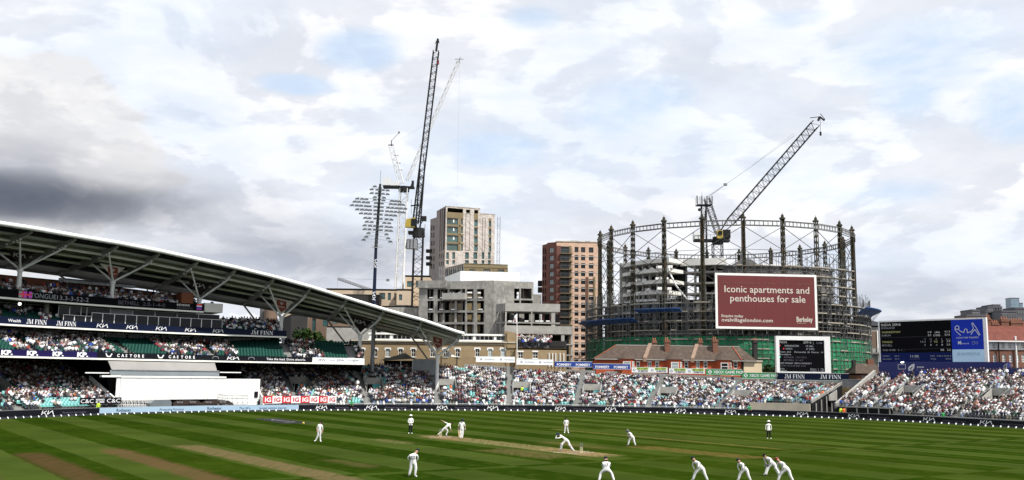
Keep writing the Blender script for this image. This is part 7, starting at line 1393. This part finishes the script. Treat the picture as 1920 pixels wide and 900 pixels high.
# ---------------- figures on and beside the field ----------------
def figure(label, px, py, J, mats=None, h=1.0, group=None, head='cap', capm='cap_navy', face=0., coat=False, cat='person', hatm=None, z=0., skinm='skin', beard=False, fwd=(0, 1), zpos=None, extras=None, off=None):
    """J: joints in metres (x right in the photo, y away, z up) about the feet"""
    mats = {**dict(top='kit', arm='skin', leg='kit', shoe='kit', skin=skinm, hair='black'), **(mats or {})}
    P0 = gnd(px, py, z) if off is None else ring(on(px, py, off)[0], off, z); t = thing('person', label, cat, P0, group)
    V = []; E = []; Rr = []; tagv = []
    def add(p, r, parent, tg):
        V.append(tuple(np.array(p)*h)); Rr.append(r*h); tagv.append(tg)
        if parent is not None: E.append((parent, len(V)-1))
        return len(V)-1
    pel = add(J['pel'], (.15, .12), None, 'leg') if False else add(J['pel'], .155, None, 'leg'); ch = np.array(J['ch']); pe = np.array(J['pel'])
    wa = add((pe*.5+ch*.5), .14, pel, 'top'); c = add(ch, .165, wa, 'top'); hd = np.array(J['hd']); nk = add(ch*.45+hd*.55-(0, 0, .02), .062, c, 'skin'); hb = add(hd-(0, 0, .03), .088, nk, 'skin'); ht = add(hd+(hd-ch)*.25, .095, hb, 'skin' if head else 'hair')
    for s in ('L', 'R'):
        sh = add(J['sh'+s], .075, c, 'top'); el = add(J['el'+s], .05, sh, 'top'); ha = add(J['ha'+s], .034, el, 'arm')
        hp_ = add(np.array(J['pel'])*.6+np.array(J['kn'+s])*.0+np.array(J['hip'+s])*.4 if False else J['hip'+s], .112, pel, 'leg'); kn = add(J['kn'+s], .088, hp_, 'leg'); an = add(J['an'+s], .064, kn, 'leg'); add(J['to'+s], .042, an, 'shoe')
    me = bpy.data.meshes.new('b'); me.from_pydata(V, E, []); ob = bpy.data.objects.new('b', me); COL.objects.link(ob)
    md_ = ob.modifiers.new('s', 'SKIN'); 
    for i, sv in enumerate(me.skin_vertices[0].data): sv.radius = (Rr[i], Rr[i]*(.78 if tagv[i] == 'top' else 1)); sv.use_root = i == 0
    md_.use_smooth_shade = True; ss_ = ob.modifiers.new('u', 'SUBSURF'); ss_.levels = 1; ss_.render_levels = 1
    dg = bpy.context.evaluated_depsgraph_get(); ev = ob.evaluated_get(dg); m2 = bpy.data.meshes.new_from_object(ev); bpy.data.objects.remove(ob); bpy.data.meshes.remove(me)
    vs = np.array([v.co[:] for v in m2.vertices]); fs = [tuple(p.vertices) for p in m2.polygons]; cen = np.array([vs[list(f)].mean(0) for f in fs]); VV = np.array(V)
    best = np.full(len(cen), 9e9); tg = [None]*len(cen)
    for (a, b) in E:
        A_, B_ = VV[a], VV[b]; d = B_-A_; L2 = d@d+1e-9; u = np.clip(((cen-A_)@d)/L2, 0, 1); dist = np.linalg.norm(cen-(A_+u[:, None]*d), axis=1)-Rr[b]*.9
        for i in np.where(dist < best)[0]:
            best[i] = dist[i]; x = tagv[b]
            if x == 'top' and tagv[a] == 'leg' and u[i] < .3: x = 'leg'
            if x == 'leg' and tagv[a] == 'leg' and coat and VV[b][2] > .6*h: x = 'top'
            tg[i] = x
        for i in np.where(dist < best+1e-6)[0]: pass
    g = G('kit'); g.v = [tuple(v+P0) for v in vs]
    for f, x, cz in zip(fs, tg, cen): g.f.append(list(f)); g.fm.append(g.mi(mats[x]))
    fx = np.array([fwd[0], fwd[1], 0.]); fx /= np.linalg.norm(fx)+1e-9; sx = np.array([fx[1], -fx[0], 0]); H0 = P0+hd*h
    # face: nose, brow, eyes, mouth, ears; five fingers and thumb on each hand, all in the body mesh
    g.tube(H0+fx*.085*h, H0+fx*.125*h-(0, 0, .015), .018, .010, 5, mats['skin'])
    for s in (-1, 1): g.tube(H0+sx*s*.035+fx*.085+(0, 0, .02), H0+sx*s*.035+fx*.097+(0, 0, .02), .012, .010, 5, 'black'); g.bar(H0+sx*s*.088-(0, 0, .03), H0+sx*s*.092+(0, 0, .03), .03, .02, mats['skin'])
    g.bar(H0+fx*.09-sx*.022-(0, 0, .05), H0+fx*.09+sx*.022-(0, 0, .05), .012, .008, 'cap_red')
    if beard: g.tube(H0+fx*.04-(0, 0, .11), H0+fx*.05-(0, 0, .03), .06, .075, 8, 'black')
    for s in ('L', 'R'):
        ha, el = np.array(J['ha'+s])*h+P0, np.array(J['el'+s])*h+P0; d = ha-el; d /= np.linalg.norm(d)+1e-9; a_ = np.cross(d, fx+(.01, .02, .3)); a_ /= np.linalg.norm(a_); b_ = np.cross(d, a_)
        g.bar(ha-d*.01, ha+d*.085, .075, .03, mats['hand'] if 'hand' in mats else mats['arm'] if mats['arm'] == 'skin' else mats['skin'], up=b_)
        hm_ = mats.get('hand', mats['skin'])
        for k in range(4): q = ha+d*.085+a_*(-.03+.02*k)*1.; L_ = (.07, .08, .075, .055)[k]; q2 = q+d*L_*.6+b_*.012; g.tube(q, q2, .0095, .009, 4, hm_); g.tube(q2, q2+d*L_*.4+b_*.03, .009, .007, 4, hm_)
        q = ha+d*.02+a_*.036; g.tube(q, q+d*.045+a_*.03, .011, .009, 4, hm_)
    body = g.build('body', t, smooth=True)
    up_ = hd-ch; up_ = up_/np.linalg.norm(up_); tp = H0+up_*.02*h
    if head == 'cap': g = G(capm); ring_ = lambda r, k: [tp+up_*k+(sx*math.cos(q)+np.cross(sx, up_)*math.sin(q))*r for q in np.linspace(0, 6.283, 11)[:-1]]; g.loft([ring_(.108, .02), ring_(.112, .06), ring_(.09, .115), ring_(.03, .135)]); g.bar(tp+up_*.035+fx*.09, tp+up_*.02+fx*.18, .13, .015); g.build('cap', t)
    elif head == 'helmet': g = G(capm); ring_ = lambda r, k: [tp+up_*k+(sx*math.cos(q)+np.cross(sx, up_)*math.sin(q))*r for q in np.linspace(0, 6.283, 13)[:-1]]; g.loft([ring_(.118, -.07), ring_(.128, .0), ring_(.128, .06), ring_(.10, .12), ring_(.04, .145)]); g.bar(tp+up_*.03+fx*.10, tp+up_*.01+fx*.20, .17, .02); [g.bar(tp+up_*k+fx*.15-sx*.08, tp+up_*k+fx*.15+sx*.08, .015, m='galv') for k in (-.03, -.07, -.11)]; g.build('helmet', t)
    elif head == 'hat': g = G(hatm or 'white_paint'); ring_ = lambda r, k: [tp+up_*k+(sx*math.cos(q)+np.cross(sx, up_)*math.sin(q))*r for q in np.linspace(0, 6.283, 13)[:-1]]; g.loft([ring_(.20, .03), ring_(.20, .045), ring_(.118, .06), ring_(.108, .14), ring_(.05, .155)]); g.build('hat', t)
    else: g = G(mats['hair']); ring_ = lambda r, k: [tp+up_*k-fx*.015+(sx*math.cos(q)+np.cross(sx, up_)*math.sin(q))*r for q in np.linspace(0, 6.283, 11)[:-1]]; g.loft([ring_(.100, -.02), ring_(.108, .03), ring_(.088, .09), ring_(.03, .115)]); g.build('hair', t)
    return t, P0
def J(pel, ch, hd, shL, shR, elL, elR, haL, haR, knL, knR, anL, anR, hw=.10):
    f = lambda a: a if len(a) == 3 else (a[0], 0., a[1]); d = dict(pel=f(pel), ch=f(ch), hd=f(hd), shL=f(shL), shR=f(shR), elL=f(elL), elR=f(elR), haL=f(haL), haR=f(haR), knL=f(knL), knR=f(knR), anL=f(anL), anR=f(anR))
    p = d['pel']; d['hipL'] = (p[0]-hw, p[1], p[2]-.04); d['hipR'] = (p[0]+hw, p[1], p[2]-.04); return d
def toes(j, L=(0, -.18, -.045), R=(0, -.18, -.045)): j['toL'] = tuple(np.array(j['anL'])+L); j['toR'] = tuple(np.array(j['anR'])+R); return j
UMP = dict(top='white_paint', arm='white_paint', leg='cloth_black', shoe='white_paint', skin='skin_dark')
j = toes(J((0, .95), (0, 1.40), (0, 1.70), (-.20, 1.42), (.20, 1.42), (-.26, -.05, 1.14), (.26, -.05, 1.14), (-.05, -.25, 1.02), (.07, -.25, 1.02), (-.10, .50), (.10, .50), (-.12, .09), (.12, .09)), (-.06, -.16, -.045), (.06, -.16, -.045))
figure('umpire in white jacket, black trousers and white sun hat standing behind the bowler\'s stumps', 769.5, 813.5, j, UMP, 1.02, 'umpires', 'hat', fwd=(.3, -1), skinm='skin_dark', coat=True)
j = toes(J((0, .95), (0, 1.38), (.02, 1.66), (-.22, 1.40), (.22, 1.40), (-.28, 1.12), (.29, 1.12), (-.30, .86), (.28, .84), (-.11, .50), (.12, .50), (-.13, .09), (.14, .09)), (-.05, -.16, -.045), (.08, -.16, -.045))
figure('umpire in white jacket, black trousers and white hat standing alone at the right', 1441.5, 823, j, UMP, 1.0, 'umpires', 'hat', fwd=(-.2, -1), skinm='skin_dark', coat=True)
j = toes(J((0, .95), (.05, 1.36), (.14, 1.62), (-.12, 1.40), (.22, 1.36), (-.22, 1.14), (.28, 1.10), (-.16, -.12, .92), (.30, -.1, .86), (-.10, .52), (.08, .50), (-.28, .10), (.12, .07)), (-.12, -.1, -.04), (.10, -.12, -.04))
figure('bearded fielder in whites striding left of the pitch', 598, 828.5, j, None, 1.02, 'fielders', 'hair' and None, beard=True, fwd=(1, -.3))
# bowler following through
j = toes(J((-.15, .72), (.25, 1.05), (.52, 1.18), (.12, .12, 1.16), (.32, -.12, .98), (-.18, .2, 1.28), (.42, -.2, .74), (-.42, .25, 1.42), (.46, -.15, .50), (-.42, .42), (.18, .46), (-.72, .18), (-.02, .12)), (-.10, -.02, -.09), (.12, -.05, -.06))
figure('bowler in whites lunging forward in his follow-through beside the far stumps', 836.5, 817.5, j, None, 1.02, 'fielders', None, fwd=(1, -.2))
# non striker with bat
j = toes(J((0, .88), (0, 1.30), (.04, 1.56), (-.20, 1.33), (.20, 1.33), (-.28, 1.10), (.28, 1.08), (-.30, .86), (.30, .84), (-.10, .46), (.08, .46), (-.09, .08), (.03, .08)), (-.03, -.18, -.045), (.03, -.18, -.045))
tN, PN = figure('non-striking batter in whites, dark helmet and pads standing with a bat at his side', 865.5, 821.5, j, dict(hand='kit', arm='skin'), 1.06, 'batters', 'helmet', 'helmet', fwd=(.2, -1), beard=True)
def pads(t, P0, j, h=1.0, stripe=False):
    for s in ('L', 'R'):
        k, a = np.array(j['kn'+s])*h+P0, np.array(j['an'+s])*h+P0; g = G('kit'); f_ = np.array((0, -.05, 0)); g.tube(a+f_+(0, 0, .02), k+f_+(k-a)*.22, .095, .105, 8)
        if stripe: [g.tube(a+f_+(k-a)*q, a+f_+(k-a)*(q+.07), .112, .112, 8, 'pad_stripe') for q in (.15, .4, .65, .9)]
        g.build('leg_pad', t)
pads(tN, PN, j, 1.06)
def bat(label, p, q):
    p, q = np.array(p), np.array(q); d = q-p; g = G('willow'); g.tube(p, p+d*.3, .018, .018, 6, 'black'); g.bar(p+d*.3, q, .11, .045, 'willow', up=(0, 1, .1)); g.build('cricket_bat', loc=p, label=label, cat='cricket bat')
hN = PN+np.array(j['haL'])*1.06; bat('cricket bat held low by the standing non-striker', hN+(0, -.06, .12), hN+(.10, -.1, -.80))
# striker
j = toes(J((.02, .86), (-.42, 1.16), (-.64, 1.32), (-.50, .1, 1.26), (-.34, -.12, 1.12), (-.78, 0, 1.24), (-.66, -.2, 1.02), (-.84, -.05, 1.10), (-.80, -.12, 1.02), (-.38, .52), (.26, .46), (-.46, .10), (.50, .10)), (-.12, -.08, -.05), (.16, -.04, -.05))
tS, PS = figure('striking batter in helmet and striped pads crouching in front of the near stumps', 1062, 846, j, dict(hand='kit', arm='kit'), 1.0, 'batters', 'helmet', 'helmet', fwd=(-.9, -.5)); pads(tS, PS, j, 1., True)
hS = PS+np.array(j['haL']); bat('cricket bat held up and away by the crouching striker', hS, hS+(.05, .80, -.10))
# fielders
j = toes(J((0, .90), (0, 1.28), (-.04, 1.54), (-.20, 1.30), (.20, 1.30), (-.26, 1.08), (.27, 1.06), (-.20, -.1, .84), (.20, -.1, .84), (-.13, .48), (.14, .48), (-.16, .08), (.22, .08)), (-.04, -.15, -.045), (.06, -.15, -.045))
figure('fielder in whites standing square at the back near the rope, bearded', 1061.5, 812.5, j, None, .98, 'fielders', None, fwd=(-.1, -1), beard=True)
def crouch(label, px, py, h, mir=1, head='cap', capm='cap_navy', num=None, dirn=(-.8, .6), lean=1.0, arm='kit', w=1.0):
    m_ = lambda t: (t[0]*mir*w, *t[1:])
    v = [m_(x) for x in ((.10, 0, .74), (-.14*lean, .02, 1.00), (-.30*lean, .03, 1.20), (-.30*lean, .10, 1.06), (-.04*lean, -.10, 1.02), (-.34, .16, .82), (-.10, -.20, .80), (-.24, .10, .62), (-.16, .02, .62), (-.24, .05, .44), (.26, -.04, .42), (-.36, .06, .09), (.42, -.06, .09))]
    if mir < 0: v = [v[0], v[1], v[2], v[4], v[3], v[6], v[5], v[8], v[7], v[10], v[9], v[12], v[11]]
    j = toes(J(*v), (-.08, .14, -.045), (.0, .15, -.045)); t, P0 = figure(label, px, py, j, dict(arm=arm), h, 'fielders', head, capm, fwd=(dirn[0]*mir, dirn[1]))
    if num:
        c, p_ = np.array(j['ch'])*h+P0, np.array(j['pel'])*h+P0; d = c-p_; d /= np.linalg.norm(d); sx = np.cross(d, (0, 1, 0)); sx /= np.linalg.norm(sx); sx = sx if sx[0] > 0 else -sx; nrm = np.cross(sx, d); nrm = nrm if nrm[1] < 0 else -nrm
        g = G('pad_stripe'); T(g, num, lambda u, v: c-d*.20+sx*u+d*v+nrm*.155, -.09, 0, .15, 'pad_stripe', w=.20, bold=.03); g.build('shirt_number', t)
    return t, P0, j
crouch('slip fielder in black cap crouching, leftmost of four at lower right', 1312, 903, 1.06, num='5', lean=1.05)
crouch('slip fielder in black cap crouching between the leftmost slip and wicketkeeper', 1395, 904, 1.0, num='11', w=.9)
tK, PK, jK = crouch('wicketkeeper in whites and pads with big gloves crouching beside the red capped slip', 1447, 892.5, 1.03, arm='kit', num='28', lean=1.35, head=None); pads(tK, PK, jK, 1.03)
g = G('helmet_grey'); 
for s in ('haL', 'haR'): p = PK+np.array(jK[s])*1.03; g.tube(p+(-.0, 0, .02), p+(-.12, .02, -.10), .07, .10, 8)
g.build('keeper_gloves', tK, kind='stuff')
crouch('slip fielder in whites and dark red cap crouching, rightmost of the lower right four', 1472, 906, 1.10, capm='cap_red', lean=1.15)
crouch('close fielder in whites and grey helmet crouching side-on near the worn patch', 1184, 836.5, 1.06, head='helmet', capm='helmet_grey', dirn=(-1, -.2), w=.75, lean=1.25, arm='skin')
j = toes(J((-.02, .80), (-.02, 1.12), (.16, .10, 1.38), (-.20, 1.16), (.20, 1.18), (-.34, .05, .98), (.24, .1, .94), (-.22, .18, .88), (.12, .2, .86), (-.14, .44), (.14, .46), (-.22, .09), (.10, .05)), (-.03, .15, -.05), (.12, .1, -.04))
t, P0 = figure('fielder in black cap numbered 32, back to us, in the left foreground', 774.5, 894, j, dict(arm='kit'), 1.06, 'fielders', 'cap', fwd=(.5, .8))
g = G('pad_stripe'); T(g, '32', lambda u, v: P0+(-.03+u, -.20, 1.02+v), -.12, 0, .19, 'pad_stripe', w=.26, bold=.03); g.build('shirt_number', t)
j = toes(J((0, .70), (0, .06, .98), (-.02, .12, 1.22), (-.19, .05, 1.02), (.19, .05, 1.02), (-.20, .2, .82), (.20, .2, .82), (-.06, .3, .62), (.06, .3, .62), (-.30, .1, .46), (.30, .1, .46), (-.40, .08), (.42, .08)), (-.08, .14, -.04), (.08, .14, -.04), )
t, P0 = figure('fielder in whites and black cap crouching wide-legged with his back square to us', 1137, 904, j, dict(arm='kit'), 1.04, 'fielders', 'cap', fwd=(0, 1), )
g = G('pad_stripe'); T(g, '17', lambda u, v: P0+(u, -.12, .90+v), -.11, 0, .15, 'pad_stripe', w=.22, bold=.03); g.build('shirt_number', t)
# stumps
for (P_, lb) in ((ST1, 'far set of three stumps with bails beside the bowler'), (ST2, 'near set of three stumps with bails behind the crouching striker')):
    t = thing('wicket', lb, 'stumps', P_)
    for k in (-1, 0, 1): q = P_+w2*.1143*k*1.0; g = G('stump'); g.tube(q, q+(0, 0, .46), .021, n=8); g.tube(q+(0, 0, .46), q+(0, 0, .71), .021, n=8, m='stump_grey'); g.build('stump', t)
    for k in (-1, 0): g = G('stump_grey'); g.tube(P_+w2*.1143*k+(0, 0, .722), P_+w2*.1143*(k+1)+(0, 0, .722), .012, n=6); g.build('bail', t)
# stewards and photographers
ST = lambda dx=0: toes(J((0, .92), (0, 1.34), (0, 1.62), (-.20, 1.36), (.20, 1.36), (-.26, 1.08), (.26, 1.08), (-.18, -.12, .86), (.22, -.1, .84), (-.10, .50), (.10, .50), (-.12, .09), (.12, .09)))
for (px, py, off, z, top, lb) in ((565, 735, 14.6, None, 'hiviz_orange', 'steward in an orange jacket in the first entrance right of the sight screen'), (845, 728, 14.6, None, 'hiviz_orange', 'steward in an orange jacket by the entrance behind the roof tip column'), (979, 733, 14.6, None, 'hiviz_yellow', 'steward in a lime jacket by the entrance below the white banners'), (1543, 742, 14.6, None, 'hiviz_orange', 'steward in an orange jacket in the entrance left of the terrace end'),
                            (1583, 780, 4.0, 0., 'hiviz_orange', 'steward in an orange jacket standing in the gap at pitch level'), (1577, 780, 4.0, 0., 'hiviz_yellow', 'steward in a lime jacket standing in the gap beside the orange one'), (183, 778, 3.2, 0., 'hiviz_yellow', 'steward in a lime jacket at the left end of the pale blue boards'),
                            (1769, 790, 3.0, 0., 'green_shirt', 'person in a green top crouched behind the boards under the big scoreboard'), (1406, 780, .9, 0., 'green_shirt', 'person in a green top by the rope below the green gaming banners'), (206, 765, 3.6, 0., 'cloth_black', 'photographer in black behind the left boards'), (484, 765, 3.6, 0., 'cloth_black', 'camera operator in black left of the red and white banner'), (105, 690, 15.0, None, 'hiviz_orange', 'steward in an orange jacket among the shaded lower left crowd'), (659, 772, 1.0, 0., 'green_shirt', 'person in a green and yellow top sitting against the boards')):
    if z is None: a, _ = on(px, py, off); z = (zf(a)+(zt(a)-zf(a))*9/25-.2) if px > 200 else 2.8
    figure(lb, px, py, ST(), dict(top=top, arm=top, leg='cloth_black', shoe='black'), .95, None, None, off=off, z=z, fwd=(0, -1))
